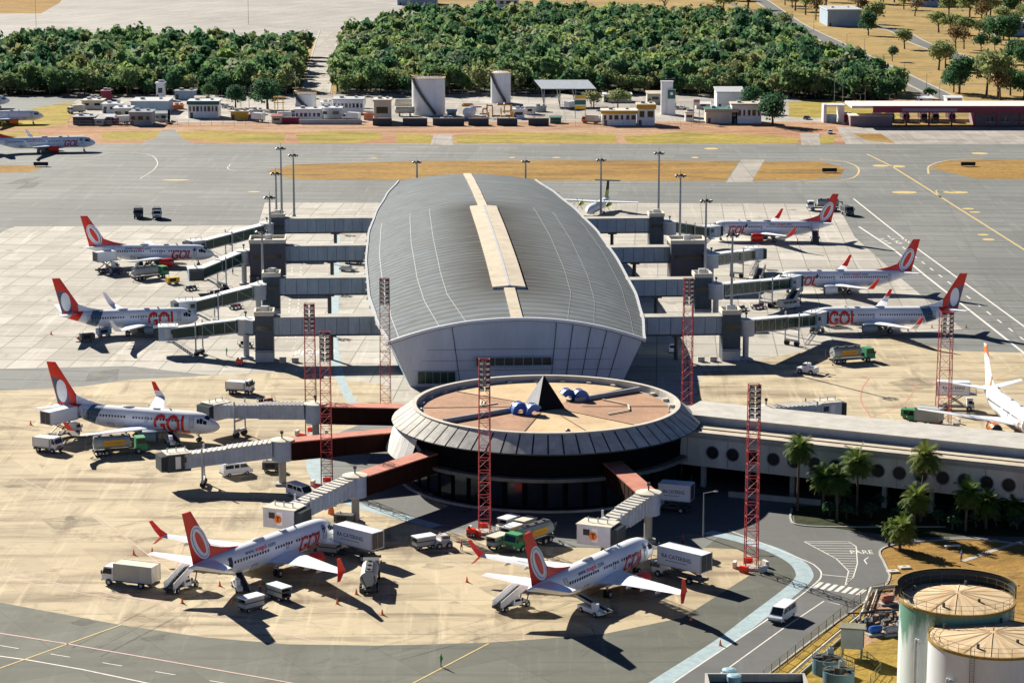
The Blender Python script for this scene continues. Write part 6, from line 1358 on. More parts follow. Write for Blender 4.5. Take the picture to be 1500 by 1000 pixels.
for nm, l, x0, x1, yb, yt, d_, wm, rm, w_, kd in (('shed', 'small steel shed right of the dark shed', 139, 152, 184, 174, 5, 'steel', 'grey', 1, 'mono'), ('shed', 'white gabled shed in front of the long white building', 153, 166, 182, 168, 6, 'cream', 'white', 1, 'gable'), ('container', 'blue container left of the maroon one', 128, 146, 151, 143, 3, 'bluewall', 'bluewall', 0, 'flat'), ('container', 'white container behind the workshop', 205, 226, 172, 164, 3, 'white', 'lgrey', 0, 'flat'),
    ('shed', 'grey shed between workshop and kiosk', 226, 244, 178, 166, 6, 'grey', 'steel', 2, 'mono'), ('container', 'orange container left of the kiosk', 252, 268, 160, 154, 3, 'orange', 'orange', 0, 'flat'), ('shed', 'low white shed behind the kiosk', 286, 300, 150, 141, 5, 'white', 'tanroof', 1, 'gable'), ('container', 'grey container right of the yellow wall', 366, 384, 168, 161, 3, 'lgrey', 'lgrey', 0, 'flat'),
    ('shed', 'purple roofed pump shed left of the tank depot', 398, 412, 181, 170, 5, 'cream', 'maroon', 1, 'mono'), ('shed', 'white shed under the pipe horizontals right of the round tank', 470, 486, 160, 150, 5, 'white', 'white', 1, 'flat'), ('container', 'brown container between pale depot blocks', 533, 546, 176, 166, 4, 'rust_roof', 'rust_roof', 0, 'flat'), ('shed', 'grey pump shed right of the big open tank', 655, 668, 172, 163, 5, 'grey', 'steel', 1, 'mono'),
    ('container', 'blue container below the big open tank', 646, 662, 180, 173, 3, 'bluewall', 'steel', 0, 'flat'), ('shed', 'white shed right of the slim tank', 768, 784, 168, 156, 5, 'white', 'lgrey', 1, 'mono'), ('container', 'grey container under the carport edge', 782, 800, 164, 156, 3, 'steel', 'steel', 0, 'flat'), ('shed', 'green hedge-like shed in front of the carport', 806, 822, 181, 172, 4, 'greenroof', 'greenroof', 0, 'mono'),
    ('shed', 'white kiosk right of the logo tower', 1004, 1016, 178, 164, 5, 'white', 'tanroof', 1, 'flat'), ('shed', 'pale shed behind the canopy building', 1020, 1040, 160, 150, 6, 'cream', 'white', 1, 'gable'), ('container', 'maroon container beside the gatehouse', 1233, 1248, 178, 168, 4, 'maroon', 'maroon', 0, 'flat')):
    bldg(nm, l, x0, x1, yb, yt, d_, wm, rm, w_, kd, nm, False, None, YB)
for l, x, y, c_, k_ in (('white lorry beside the workshop in the left yard', 178, 182, 'white', 'maroon'), ('pale lorry behind the dark shed', 112, 166, 'cream', 'white'), ('grey lorry in front of the round tank', 420, 176, 'lgrey', 'navy'), ('white lorry parked before the depot blocks', 515, 177, 'white', 'white'), ('tanker-like white lorry below the orange pipework', 700, 181, 'tarp', 'white'), ('white lorry in the shade of the carport', 838, 160, 'white', 'yellow'), ('pale lorry left of the yellow banded office', 866, 181, 'cream', 'orange')):
    box_truck(l, x, y, (x+rnd.choice((-20, 20)), y+rnd.uniform(-4, 2)), c_, k_, 7, 3.3)
# gantry
t = thing('gantry', P(403, 176), 0, 'yellow loading gantry beside the round tank', 'gantry'); b = MB(); 
for x in (0, 3.2): b.b2(x-.15, x+.15, -.15, .15, 0, 9)
b.b2(-.6, 4, -.3, .3, 8.6, 9.2); b.b2(-.6, 4, -.3, .3, 6.6, 6.9); b.build('frame', M['yellow'], t); b = MB(); b.tube((1.2, -.5, 8.6), (1.2, -.5, 4), .15); b.build('loading_arm', M['steel'], t)
# airfield signs
for x, y in ((60, 244), (1418, 244), (1215, 253)):
    t = thing('taxiway_sign', P(x, y), 0, 'small dark taxiway sign box on the orange grass', 'sign', 'taxiway signs'); b = MB(); b.b2(-2.4, 2.4, -.25, .25, .35, 1.5); b.build('board', M['black'], t); b = MB()
    for k in (-1.8, 1.8): b.b2(k-.1, k+.1, -.1, .1, 0, .35)
    b.build('leg', M['steel'], t)
# ================================================================ NEAR TANKS and water plant at lower right
def m_tank():
    m, nt, b = nodes('peeling_tank_paint'); b.inputs['Roughness'].default_value = .5; p = wpos(nt, 0, (1, 1, .18), obj=True); f = noise(nt, wpos(nt, 0, (1, 1, .35), (3, 1, 0), obj=True), .28, 6, .6); sx = N(nt, 'ShaderNodeSeparateXYZ'); nt.links.new(wpos(nt, obj=True), sx.inputs[0])
    s = noise(nt, wpos(nt, 0, (.6, .6, .08), obj=True), 2.2, 4, .6); c = mix(nt, ramp(nt, s, [(.45, 0), (.8, .5)]), (.66, .74, .74), (.36, .45, .43))
    mr = N(nt, 'ShaderNodeMapRange'); mr.inputs[1].default_value = 6; mr.inputs[2].default_value = 14; nt.links.new(sx.outputs[2], mr.inputs[0])
    ad = N(nt, 'ShaderNodeMath', operation='MULTIPLY_ADD'); nt.links.new(f, ad.inputs[0]); ad.inputs[1].default_value = 1.25; mr.inputs[4].default_value = .42; nt.links.new(mr.outputs[0], ad.inputs[2])
    c = mix(nt, ramp(nt, ad.outputs[0], [(.62, 0), (.72, .0), (1.0, .95)] if 0 else [(.78, 0), (.97, .85)]), c, (.02, .2, .12)); nt.links.new(c, b.inputs['Base Color']); return m
def m_cone():
    m, nt, b = nodes('stained_cone_roof'); b.inputs['Roughness'].default_value = .8; gr = N(nt, 'ShaderNodeTexCoord'); sx = N(nt, 'ShaderNodeSeparateXYZ'); nt.links.new(gr.outputs['Object'], sx.inputs[0])
    at = N(nt, 'ShaderNodeMath', operation='ARCTAN2'); nt.links.new(sx.outputs[1], at.inputs[0]); nt.links.new(sx.outputs[0], at.inputs[1]); cb = N(nt, 'ShaderNodeCombineXYZ'); nt.links.new(at.outputs[0], cb.inputs[0]); ln = N(nt, 'ShaderNodeVectorMath', operation='LENGTH'); nt.links.new(gr.outputs['Object'], ln.inputs[0])
    ml = N(nt, 'ShaderNodeMath', operation='MULTIPLY'); ml.inputs[1].default_value = .12; nt.links.new(ln.outputs['Value'], ml.inputs[0]); nt.links.new(ml.outputs[0], cb.inputs[1]); f = noise(nt, cb.outputs[0], 5.5, 5, .6); g = noise(nt, gr.outputs['Object'], .8, 5)
    c = mix(nt, ramp(nt, f, [(.35, 0), (.62, 1)]), (.4, .27, .13), (.66, .52, .34)); c = mix(nt, ramp(nt, g, [(.5, 0), (.75, .5)]), c, (.5, .3, .1)); nt.links.new(c, b.inputs['Base Color']); return m
M['coneroof'] = m_cone(); M['tankpaint'] = m_tank(); M['whitetank'] = mat('white_tank_paint', (.66, .7, .74), .45, vary=.12, sc=.3, streak=True)
def big_tank(label, cx_, cy_, zt, r, shell, wallh=0):
    p = P(cx_, cy_, zt); p.z = 0; t = thing('storage_tank', p, 0, label, 'tank', 'big storage tanks at the lower right'); n = 56
    b = MB(); b.lathe([(r, 0), (r, zt)], n); sh = b.build('shell', shell, t, smooth=True)
    b = MB(); b.lathe([(r-.05, zt), (r*.5, zt+.42), (.02, zt+.8)], n); rf = b.build('cone_roof', M['coneroof'], t)
    b = MB()
    for i in range(14): a = 2*math.pi*i/14; b.beam((.4*math.cos(a), .4*math.sin(a), zt+.82), ((r-.1)*math.cos(a), (r-.1)*math.sin(a), zt+.08), .05, .04)
    b.build('roof_rib', M['coneroof'], rf)
    b = MB()
    for a, q in ((1.2, .75), (2.6, .8), (-.9, .5), (4.2, .7)): b.tube((q*r*math.cos(a), q*r*math.sin(a), zt), (q*r*math.cos(a), q*r*math.sin(a), zt+.75), .18, 10)
    b.build('roof_vent', M['dgrey'], rf)
    b = MB(); b.lathe([(r, zt-.25), (r+.12, zt-.25), (r+.12, zt+.06), (r-.1, zt+.08)], n); b.build('rim', M['yellowrim'], t)
    b = MB(); m_ = 30
    for i in range(m_):
        a = 2*math.pi*i/m_; c, s = math.cos(a)*(r-.02), math.sin(a)*(r-.02); b.beam((c, s, zt), (c, s, zt+1.1), .045, .045)
        a2 = 2*math.pi*(i+1)/m_
        for z in (.55, 1.1): b.beam((c, s, zt+z), ((r-.02)*math.cos(a2), (r-.02)*math.sin(a2), zt+z), .035, .035)
    b.build('railing', M['railing'], t)
    if wallh:
        b = MB(); b.lathe([(r+.55, zt-.4), (r+.55, zt+wallh), (r+.42, zt+wallh), (r+.42, zt-.4)], 40, a0=8, a1=172); b.build('wind_screen', M['dark'], t)
        b = MB(); b.lathe([(r+.3, zt+wallh), (r+.65, zt+wallh), (r+.65, zt+wallh+.15), (r+.3, zt+wallh+.15)], 40, a0=0, a1=180); b.build('screen_rail', M['yellowrim'], t)
    b = MB()
    for k in (0, .55):
        a = R(-140)+k*.09; x, y = (r+.35)*math.cos(a), (r+.35)*math.sin(a); b.path([(x*.97, y*.97, zt*.72), (x*1.02, y*1.02, zt*.75), (x*1.03, y*1.03, zt*.7), (x*1.03, y*1.03, .3)], .13, 8)
    b.build('pipe', M['lgrey'], t)
    b = MB(); a = R(-118); x, y = (r+.25)*math.cos(a), (r+.25)*math.sin(a); tx, ty = -math.sin(a)*.25, math.cos(a)*.25
    for s in (-1, 1): b.beam((x+tx*s, y+ty*s, 0), (x+tx*s, y+ty*s, zt+1), .05, .05)
    for i in range(int(zt/.3)): b.beam((x-tx, y-ty, i*.3), (x+tx, y+ty, i*.3), .03, .03)
    b.build('ladder', M['railing'], t)
    return t
M['yellowrim'] = mat('weathered_yellow_rim', (.34, .22, .05), .6, vary=.35, sc=2); M['railing'] = mat('railing_olive', (.18, .16, .06), .6, vary=.3)
big_tank('big tank with peeling green top and dark wind screen at the lower right', 1402, 876, 14, 6.75, M['tankpaint'], 1.5); big_tank('white tank in the very corner, its tan cone roof the nearest', 1454, 934, 12.5, 7.3, M['whitetank'])
def basin(label, cx_, cy_, r, h):
    t = thing('settling_tank', P(cx_, cy_, 0), 0, label, 'tank', 'round blue settling tanks'); b = MB(); b.lathe([(r, 0), (r, h), (r-.2, h), (r-.2, h-.8), (.02, h-.8)], 32); b.build('shell', mat('settling_blue', (.1, .2, .24), .5, vary=.25), t)
    b = MB(); b.lathe([(r-.15, h-.6), (.02, h-.6)], 28); b.build('rusty_water', mat('rusty_water', (.2, .09, .03), .3, vary=.4), t); b = MB(); b.b2(-r, r, -.35, .35, h+.02, h+.14); b.lathe([(.7, h-.5), (.7, h+.5)], 14, caps=True); b.build('bridge', M['dgrey'], t)
    b = MB(); b.box((.4, 0, h+.9), (.8, .6, .7)); b.tube((.4, 0, h+.1), (.4, 0, h+1.6), .12); b.build('motor', M['steel'], t)
    b = MB()
    for i in range(16): a = 2*math.pi*i/16; b.beam((r*math.cos(a), r*math.sin(a), h), (r*math.cos(a), r*math.sin(a), h+.9), .04, .04); a2 = 2*math.pi*(i+1)/16; b.beam((r*math.cos(a), r*math.sin(a), h+.9), (r*math.cos(a2), r*math.sin(a2), h+.9), .04, .04)
    b.build('railing', M['railing'], t)
basin('blue settling tank with rusty rim, farther of two', 1211, 985, 1.85, 2.0); basin('blue settling tank with rusty rim, nearer of two', 1228, 1004, 1.95, 2.0)
t = thing('pump_cabinet', P(1248, 962), R(-12), 'grey box cabin on legs beside the settling tanks', 'cabin'); b = MB(); b.b2(-1.4, 1.4, -1, 1, 1.4, 4.0); bx = b.build('wall', M['tarp'], t); b = MB(); b.b2(-1.6, 1.6, -1.2, 1.2, 4.0, 4.2); b.build('roof', mat('olive_grey_roof', (.2, .2, .14), .8, vary=.3), bx)
for x in (-1.2, 1.2):
    for y in (-.8, .8): b = MB(); b.b2(x-.1, x+.1, y-.1, y+.1, 0, 1.4); b.build('leg', M['steel'], t)
b = MB(); b.b2(1.41, 1.46, -.5, .5, 1.5, 3.6); b.build('door', M['dark'], bx)
t = thing('water_trough', P(1112, 1012), R(0), 'dark open concrete trough with blue barrels at the bottom edge', 'trough'); b = MB()
for x0, x1, y0, y1 in ((-6.5, 5.8, 1.9, 2.2), (-6.5, -6.2, -3, 1.9), (5.5, 5.8, -3, 1.9)): b.b2(x0, x1, y0, y1, 0, 1.6)
b.b2(-6.2, 5.5, -3, 1.9, .06, .2); b.build('wall', M['conc'], t); b = MB(); b.b2(-6.1, 5.4, -2.9, 1.8, .5, .62); b.build('water', glass('dark_water', (.01, .02, .015), .05), t)
for k in (0, 1): o = MB(); o.lathe([(.9, .62), (.9, 1.6), (.5, 1.75), (.02, 1.75)], 20); q = o.build('barrel', mat('pale_blue_barrel', (.3, .5, .6), .5, vary=.15)); q.location = P(1068+k*7, 998+k*9); tag(q, ('pale blue barrel in the trough, farther one', 'pale blue barrel in the trough, nearer one')[k], 'barrel')
b = MB(); o0 = P(1300, 868)
pts = [P(1314, 862)-o0, P(1276, 866)-o0, P(1262, 905)-o0, P(1225, 935)-o0, P(1190, 965)-o0, P(1150, 1000)-o0]; b.path([(p.x, p.y, .5) for p in pts], .22, 10); b.path([(p.x+.9, p.y, .35) for p in pts], .12, 8)
o = b.build('water_pipe', M['cream']); o.location = o0; tag(o, 'pale pipeline running along the fence to the big tanks', 'pipe')
b = MB(); b.path([(-3, -1, 1.0), (-2.4, 2, 1.0), (0, 4, .8), (3.5, 4.2, .8)], .18, 8); b.path([(-1.5, -3, .6), (-1.0, 1, .6), (1.5, 3, .5)], .22, 8); b.path([(0, -3, .4), (.6, 1.2, .4), (3, 2.4, .4)], .15, 8); b.box((-1.8, -1, .5), (1.0, 1.3, 1)); b.path([(-2.5, -4, .5), (-2.2, -1, .5), (-3.4, 1.5, .5), (-3.2, 4, .5)], .2, 8); b.path([(2.2, -5, .4), (2.0, 0, .4), (2.6, 4, .4)], .17, 8); b.path([(-4, 3, .7), (2.5, 3.4, .7)], .12, 8)
for k in range(5): b.tube((-2+k*1.0, -1.5+k*.9, .2), (-2+k*1.0, -1.5+k*.9, 1.3), .16, 8); b.box((-2+k*1.0, -1.5+k*.9, 1.4), (.5, .5, .25))
o = b.build('pump_pipes', M['dgrey']); o.location = P(1290, 915); tag(o, 'dark pump pipes in the dirt pit left of the green tank', 'pipes')
fence('site_fence', 'wire fence with rails along the service road to the settling tanks', [(1118, 1000), (1165, 962), (1210, 925), (1270, 877), (1320, 862)], 1.7, 2.5, 'railing'); fence('basin_fence', 'low rail fence around the settling tanks', [(1240, 975), (1270, 968), (1290, 985), (1275, 1003)], 1.3, 2, 'railing')
for l, x, y, m_ in (('rusty pump set beside the dirt pit, farther one', 1300, 885, 'rust_roof'), ('blue pump set beside the dirt pit, nearer one', 1282, 930, 'blue'), ('grey valve box between the pit and the green tank', 1306, 930, 'lgrey')):
    t = thing('pump_set', P(x, y), .4, l, 'pump'); b = MB(); b.lathe([(.02, -.9), (.45, -.8), (.5, 0), (.45, .8), (.02, .9)], 16, c=(0, 0, .85), axis='x'); b.build('motor', M[m_], t); b = MB(); b.b2(-1.3, 1.3, -.6, .6, .06, .35); b.build('plinth', M['conc'], t); b = MB(); b.tube((1.0, 0, .8), (1.0, 0, 1.9), .13, 8); b.tube((1.0, 0, 1.9), (2.4, .3, 1.9), .13, 8); b.build('outlet_pipe', M['cream'], t)
t = thing('park_bench', P(1395, 803), R(10), 'white bench on the orange verge under the palms', 'bench'); b = MB(); b.b2(-1.2, 1.2, -.3, .3, .42, .52); b.build('seat', M['white'], t)
for x in (-.9, .9): b = MB(); b.b2(x-.1, x+.1, -.25, .25, 0, .42); b.build('leg', M['conc'], t)
person('person in blue clothes standing on the orange verge under the palms', 1408, 822, (1420, 822), 'blue', 'navy')
b = MB(); line(b, [(1410, 822), (1450, 808), (1500, 792)], .9, .075); tag(b.build('footpath', M['conc']), kind='structure')
for i, (x, y) in enumerate(((1325, 832), (1308, 838))): t = thing('ground_hatch', P(x, y), .2, ('pale concrete hatch on the orange verge, farther one', 'pale concrete hatch on the orange verge, nearer one')[i], 'hatch'); b = MB(); b.b2(-.8, .8, -.6, .6, .05, .3); q = b.build('slab', M['cream'], t); b = MB(); b.tube((-.3, 0, .36), (.3, 0, .36), .03); b.build('handle', M['dgrey'], q)
# ================================================================ VEGETATION
LM = {'forest': leafmat('forest_leaves', (.07, .15, .08), (.15, .25, .1), (.27, .32, .12)), 'dark': leafmat('dark_leaves', (.03, .085, .05), (.06, .14, .065), (.1, .19, .07)),
      'olive': leafmat('olive_leaves', (.12, .17, .07), (.22, .27, .11), (.34, .32, .15)), 'brown': leafmat('dry_leaves', (.1, .08, .04), (.16, .12, .06), (.2, .12, .05)), 'palm': leafmat('palm_leaves', (.04, .09, .02), (.1, .16, .03), (.18, .2, .04)), 'yellow': leafmat('yellow_leaves', (.35, .25, .02), (.5, .35, .03), (.5, .4, .05))}
def leaves(rng, r, h, zb, n, leaf, lobes=8):
    """n leaf-clump quads spread over the shells of several lobes: (verts n*4x3)"""
    k = lobes; ang = rng.uniform(0, 2*np.pi, k); rad = r*rng.uniform(.15, .68, k); rad[0] = 0
    c = np.stack([rad*np.cos(ang), rad*np.sin(ang), zb+h*rng.uniform(.25, .75, k)], 1); c[0, 2] = zb+h*.62; lr = r*rng.uniform(.3, .52, k); lr[0] = r*.55
    j = rng.choice(k, n, p=(lr**2)/np.sum(lr**2)); d = rng.normal(size=(n, 3)); d[:, 2] = np.where(d[:, 2] < -.5, -d[:, 2]*.6, d[:, 2]); d /= np.linalg.norm(d, axis=1)[:, None]
    q = rng.uniform(.55, 1.22, n)[:, None]; p = c[j]+d*lr[j][:, None]*q*np.array([1, 1, min(1.2, h/(2*r)+.35)])
    nn = d+rng.normal(size=(n, 3))*.55; nn /= np.linalg.norm(nn, axis=1)[:, None]; t = np.cross(nn, rng.normal(size=(n, 3))); t /= np.linalg.norm(t, axis=1)[:, None]; b = np.cross(nn, t)
    s = leaf*rng.uniform(.55, 1.25, n)[:, None]; e = s*rng.uniform(.5, 1, n)[:, None]
    return np.stack([p-t*s-b*e*.4, p+t*s*.2-b*e, p+t*s+b*e*.3, p-t*s*.3+b*e], 1).reshape(-1, 3)
def quads_mesh(name, V, m):
    me = bpy.data.meshes.new(name); n = len(V)//4; me.vertices.add(len(V)); me.vertices.foreach_set('co', V.astype(np.float32).ravel()); me.loops.add(len(V)); me.loops.foreach_set('vertex_index', np.arange(len(V), dtype=np.int32))
    me.polygons.add(n); me.polygons.foreach_set('loop_start', np.arange(0, len(V), 4, dtype=np.int32)); me.update(); me.validate(); me.materials.append(m); return me
def trunk_mesh(h, r, rng):
    b = MB(); top = (rng.uniform(-.3, .3), rng.uniform(-.3, .3), h*.55); b.tube((0, 0, 0), top, r, 7, r*.6)
    for i in range(5):
        a = rng.uniform(0, 6.28); l = h*rng.uniform(.2, .42); b.tube((top[0]*.8, top[1]*.8, h*rng.uniform(.32, .54)), (top[0]+l*math.cos(a), top[1]+l*math.sin(a), h*rng.uniform(.6, .85)), r*.4, 5, r*.12)
    return b
VAR = {}
def variants(key, m, n_, r, h, zb, nl, leaf, lobes=8):
    out = []
    for i in range(n_):
        rng = np.random.default_rng(hash(key) % 1000 if 0 else sum(map(ord, key))*7+i); o1 = trunk_mesh(zb+h*.8, r*.055+.08, rng).build('trunk', M['bark']); me_t = o1.data; bpy.data.objects.remove(o1)
        out.append((me_t, quads_mesh('crown', leaves(rng, r, h, zb, nl, leaf, lobes), LM[m])))
    VAR[key] = out
variants('forest', 'forest', 5, 4.6, 7.5, 1.0, 520, .62); variants('forestdark', 'dark', 3, 4.8, 8, .6, 560, .62); variants('forestolive', 'olive', 3, 4.2, 6.5, 1.2, 400, .6)
variants('forestpale', 'olive', 2, 4.0, 5.5, 2.0, 260, .5); variants('round', 'dark', 3, 4.0, 6.0, 2.4, 800, .42, 11); variants('spread', 'olive', 4, 5.4, 5.5, 3.0, 900, .5, 11); variants('bare', 'brown', 2, 4.4, 5.5, 3, 380, .42, 10); variants('dense', 'dark', 2, 5.6, 11, 1.0, 1900, .45, 14); variants('shrub', 'dark', 2, 1.6, 1.8, .3, 300, .25, 6); variants('gold', 'yellow', 1, 3.6, 4.5, 2.5, 400, .45)
TRN = {'forest': 'green_tree', 'forestdark': 'dark_tree', 'forestolive': 'olive_tree', 'forestpale': 'pale_tree', 'round': 'round_tree', 'spread': 'spreading_tree', 'bare': 'dry_tree', 'dense': 'dense_tree', 'shrub': 'shrub', 'gold': 'golden_tree'}
rt = random.Random(11)
def tree(key, p, s, label, group, sz=1.0, cat_='tree'):
    me_t, me_c = rt.choice(VAR[key]); t = thing(TRN[key], p, rt.uniform(0, 6.28), label, cat_, group); t.scale = (s, s, s*sz)
    for nm, me in (('trunk', me_t), ('crown', me_c)): o = bpy.data.objects.new(nm, me); COL.objects.link(o); o.parent = t
    return t
def inside(x, y, poly):
    r = False; n = len(poly)
    for i in range(n):
        (x0, y0), (x1, y1) = poly[i], poly[(i+1) % n]
        if (y0 > y) != (y1 > y) and x < (x1-x0)*(y-y0)/(y1-y0)+x0: r = not r
    return r
FP = [[(-60, 139), (150, 140), (330, 141), (425, 141), (436, 138), (449, 96), (455, 82), (400, 80), (200, 77), (60, 76), (-60, 80)], [(492, 139), (700, 139), (900, 138), (1100, 142), (1240, 146), (1318, 148), (1318, 140), (1280, 124), (1235, 100), (1180, 72), (1110, 46), (1020, 38), (800, 33), (640, 34), (590, 48), (525, 58), (507, 68), (499, 100)]]
pts = []
for poly in FP:
    g = [(P(x, y).x, P(x, y).y) for x, y in poly]; xs = [q[0] for q in g]; yy = [q[1] for q in g]; y = min(yy)
    while y < max(yy):
        x = min(xs)
        while x < max(xs):
            X_, Y_ = x+rt.uniform(-3.6, 3.6), y+rt.uniform(-3.6, 3.6)
            if inside(X_, Y_, g): pts.append((Y_, X_))
            x += 6.6
        y += 6.4
pts.sort(); NEARN = 225
kinds = ['forest']*5+['forestdark']*3+['forestolive']*3+['forestpale']*2
LB = {'forest': 'bushy green tree at the front edge of the forest', 'forestdark': 'dark dense tree at the front edge of the forest', 'forestolive': 'olive thin tree at the front edge of the forest', 'forestpale': 'sparse pale tree at the front edge of the forest'}
for Y_, X_ in pts[:NEARN]: k = rt.choice(kinds); tree(k, (X_, Y_, 0), rt.uniform(.7, 1.5), LB[k], 'trees along the forest edge', rt.uniform(.85, 1.15))
rng = np.random.default_rng(5); LM['lime'] = leafmat('lime_leaves', (.16, .24, .06), (.26, .36, .1), (.36, .4, .14)); LM['silver'] = leafmat('silver_leaves', (.15, .2, .13), (.24, .3, .19), (.32, .34, .2)); KS = ('forest', 'dark', 'olive', 'brown', 'lime', 'silver'); groups = {k: [] for k in KS}
tmpl = {k: [leaves(rng, r, h, 2.2, 130, 1.0, 7) for _ in range(6)] for k, r, h in (('forest', 4.4, 6.5), ('dark', 4.6, 7), ('olive', 4.0, 5.5), ('brown', 3.6, 5), ('lime', 3.6, 5), ('silver', 3.8, 5.5))}
for Y_, X_ in pts[NEARN:]:
    k = rt.choices(KS, (5, 4, 4, .25, 1.8, 3))[0]; V = rt.choice(tmpl[k]); a = rt.uniform(0, 6.28); s = rt.uniform(.6, 1.55); c_, s_ = math.cos(a)*s, math.sin(a)*s
    groups[k].append(np.stack([V[:, 0]*c_-V[:, 1]*s_+X_, V[:, 0]*s_+V[:, 1]*c_+Y_, V[:, 2]*s*rt.uniform(.85, 1.2)], 1))
# one object: join the four leaf kinds as material slots
allV = np.concatenate([np.concatenate(groups[k]) for k in KS]); me = quads_mesh('forest', allV, LM['forest'])
for k in KS[1:]: me.materials.append(LM[k])
idx = np.concatenate([np.full(sum(len(v) for v in groups[k])//4, i, dtype=np.int32) for i, k in enumerate(KS)]); me.polygons.foreach_set('material_index', idx); me.update()
fo = bpy.data.objects.new('forest', me); COL.objects.link(fo); tag(fo, 'dense green forest behind the airport facilities', 'forest', kind='stuff')
def near(key, px, pyb, s, label, group=None, sz=1): return tree(key, P(px, pyb), s, label, group, sz)
near('dense', 392, 160, 1.5, 'huge round dark tree beside the lamp posts at the left depot', None, .7); near('dense', 345, 158, 1.0, 'dark bushy tree between the kiosk and the huge round tree', None, .8); near('round', 306, 150, .9, 'small bright conical tree above the kiosk roof')
near('dense', 1132, 184, 1.25, 'tall dense dark tree right of the white house', None, .85); near('dense', 1098, 165, 1.0, 'dense dark tree behind the white house', None, .9); near('gold', 990, 132, .8, 'golden flowering tree beside the logo tower'); near('spread', 905, 160, .9, 'small tree with grey leaves behind the low yellow office')
near('spread', 870, 160, .8, 'small spreading tree beside the petrol sign'); near('shrub', 1360, 146, 2.2, 'round dark bush beside the far road end')
G_ = 'trees on the dry field'
for key, x, y, s, sz in (('round', 1307, 90, .9, 1), ('spread', 1325, 72, 1.15, 1), ('dense', 1405, 138, 1.35, 1.05), ('dense', 1397, 135, 1.0, .9), ('spread', 1375, 103, 1.5, 1), ('spread', 1385, 100, 1.2, 1), ('round', 1437, 79, 1.15, 1.1), ('round', 1457, 74, .85, 1), ('spread', 1375, 48, 1.5, .9), ('spread', 1392, 50, 1.4, .9), ('bare', 1400, 75, 1.4, 1.2), ('bare', 1412, 72, 1.2, 1.1),
                         ('dense', 1272, 52, 1.2, 1), ('bare', 1262, 34, 1.6, 1.4), ('spread', 1280, 40, 1.4, 1.2), ('shrub', 1452, 92, 2.4, 1), ('dense', 1490, 90, 1.2, .8), ('dense', 1475, 94, .9, .7), ('dense', 1500, 100, 1.1, .8), ('spread', 1445, 140, 1.5, 1.4), ('spread', 1462, 146, 1.6, 1.4), ('dense', 1480, 140, 1.1, .9), ('dense', 1500, 145, 1.2, .9), ('bare', 1465, 147, 1.4, 1),
                         ('spread', 1076, 35, 1.2, .9), ('spread', 1115, 38, 1.3, .9), ('bare', 1042, 30, 1.1, 1.1), ('spread', 1147, 44, 1.1, 1), ('bare', 972, 26, 1.7, 1.5), ('spread', 1060, 20, 1.5, 1), ('spread', 1095, 14, 1.6, 1), ('bare', 1195, 30, 1.5, 1.2), ('spread', 1180, 22, 1.6, 1.2), ('spread', 1165, 16, 1.7, 1.2), ('spread', 1210, 8, 1.7, 1.2), ('dense', 1150, 8, 1.2, .9),
                         ('spread', 1420, 30, 1.8, 1.1), ('bare', 1436, 40, 1.6, 1.2), ('spread', 1450, 30, 1.8, 1.1), ('dense', 1480, 24, 1.3, .9), ('spread', 1470, 58, 1.2, 1), ('dense', 1495, 12, 1.5, .8), ('spread', 1230, 0, 1.8, 1), ('dense', 1262, 4, 1.5, .8), ('dense', 1290, 6, 1.4, .8), ('spread', 1310, 4, 1.7, 1), ('spread', 1420, 4, 1.8, 1), ('dense', 1450, 2, 1.4, .9), ('spread', 1390, 24, 1.5, 1), ('bare', 1340, 24, 1.4, 1))+tuple((rt.choice(('spread', 'spread', 'dense', 'bare', 'spread')), rt.uniform(1060, 1500), rt.uniform(-12, 16), rt.uniform(1.2, 1.9), rt.uniform(.8, 1.1)) for _ in range(30))+tuple((rt.choice(('spread', 'dense', 'spread')), rt.uniform(1410, 1510), rt.uniform(16, 75), rt.uniform(1.0, 1.6), rt.uniform(.8, 1.1)) for _ in range(12)):
    near(key, x, y, s, {'round': 'round dark tree standing alone on the dry field', 'spread': 'spreading olive tree on the dry field', 'dense': 'dense dark tree on the dry field', 'bare': 'half bare brownish tree on the dry field', 'shrub': 'low round bush on the dry field'}[key], G_, sz)
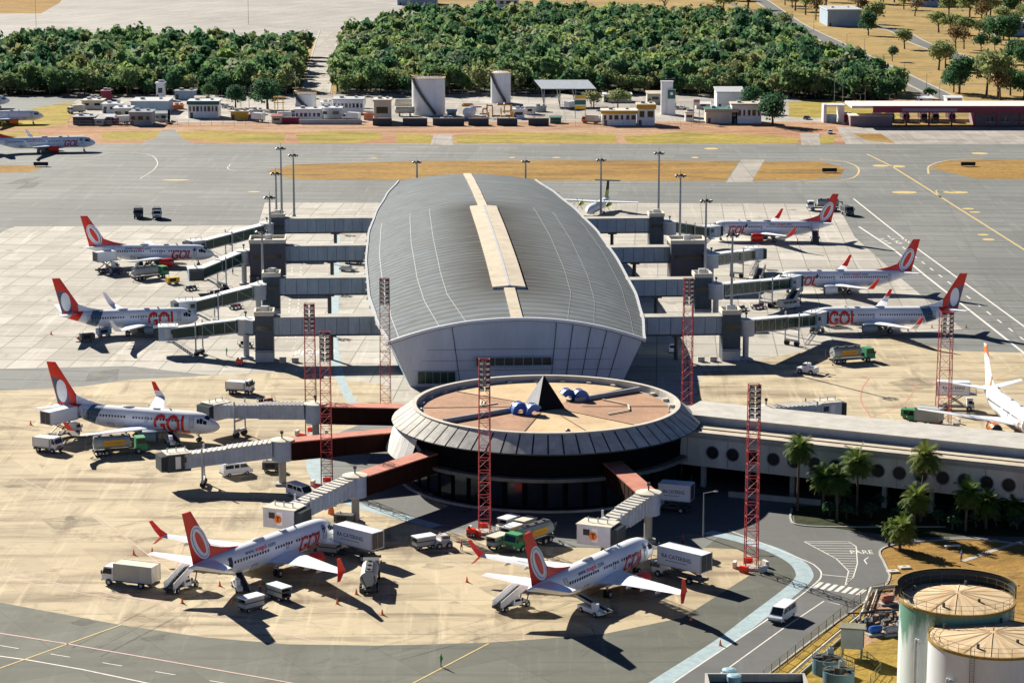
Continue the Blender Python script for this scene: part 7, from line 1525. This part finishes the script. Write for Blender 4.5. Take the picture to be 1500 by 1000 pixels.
# palms
def palm(px, pyb, pyt, label, s=1.0):
    p = P(px, pyb); h = max(3, ZT(p.y, pyt)-1.2); rng = random.Random(px); t = thing('palm_tree', p, 0, label, 'palm', 'palms in the garden below the connector'); b = MB(); lean = (rng.uniform(-.5, .5), rng.uniform(-.3, .3)); q = [(lean[0]*i*i/25, lean[1]*i*i/25, h*i/5) for i in range(6)]
    for i in range(5): b.tube(q[i], q[i+1], .24-.02*i, 8, .22-.02*i)
    b.build('trunk', M['bark'], t); b = MB(); dead = MB(); top = Vector(q[-1]); nf = 40
    for i in range(nf):
        a = 2*math.pi*i*.618; el = R(78-125*i/nf+rng.uniform(-8, 8)); L_ = s*rng.uniform(2.1, 2.8); pr = top.copy(); d = Vector((math.cos(a)*math.cos(el), math.sin(a)*math.cos(el), math.sin(el))); sd = Vector((-math.sin(a), math.cos(a), 0)); tgt = dead if i > nf-5 else b
        for k in range(7):
            nx = pr+d*L_/7; d = (d+Vector((0, 0, -.2))).normalized(); w_ = (.85 if 0 < k < 5 else .5)*s; up = sd.cross(d).normalized()
            for sg in (-1, 1):
                for m_ in range(2): c = pr.lerp(nx, m_*.5); e = c+sd*sg*w_+d*.35-up*.18*0-Vector((0, 0, .22)); tgt.quad(c, c+d*.22, e+d*.06, e)
            pr = nx
    b.build('crown', LM['palm'], t); dead.build('dry_fronds', LM['brown'], t)
for x, yb, yt, l, s in ((1168, 748, 645, 'single palm against the first free stretch of the porthole wall', 1.1), (1255, 754, 664, 'bright palm hiding the wall between portholes, right of the bushy one', 1.25), (1226, 762, 690, 'low dark palm left of the bright one', 1.1), (1206, 752, 688, 'bushy low palm at the dark garden edge', 1.1), (1348, 764, 658, 'tall palm covering a porthole near the middle of the connector', 1.25),
                         (1338, 782, 718, 'palm in the shade below the tall connector palm', 1.15), (1318, 806, 762, 'palm by the road curve, top lit and base dark', 1.0), (1414, 778, 712, 'palm left of a pair before the last portholes', 1.15), (1444, 774, 726, 'palm right of a pair before the last portholes', 1.0), (1480, 770, 742, 'low palm at the right edge in the shade', .9), (1302, 800, 778, 'short palm at the kerb of the road curve', .7)): palm(x, yb, yt, l, s)
for x, y in ((1205, 735), (1236, 738), (1290, 742), (1400, 765), (1500, 762), (1215, 756), (1240, 760), (1275, 758), (1315, 764), (1330, 770), (1375, 768), (1430, 772), (1460, 770), (1490, 775), (1395, 776)): near('shrub', x, y, 1.0, 'dark garden shrub in the connector shade', 'shrubs in the shaded garden')
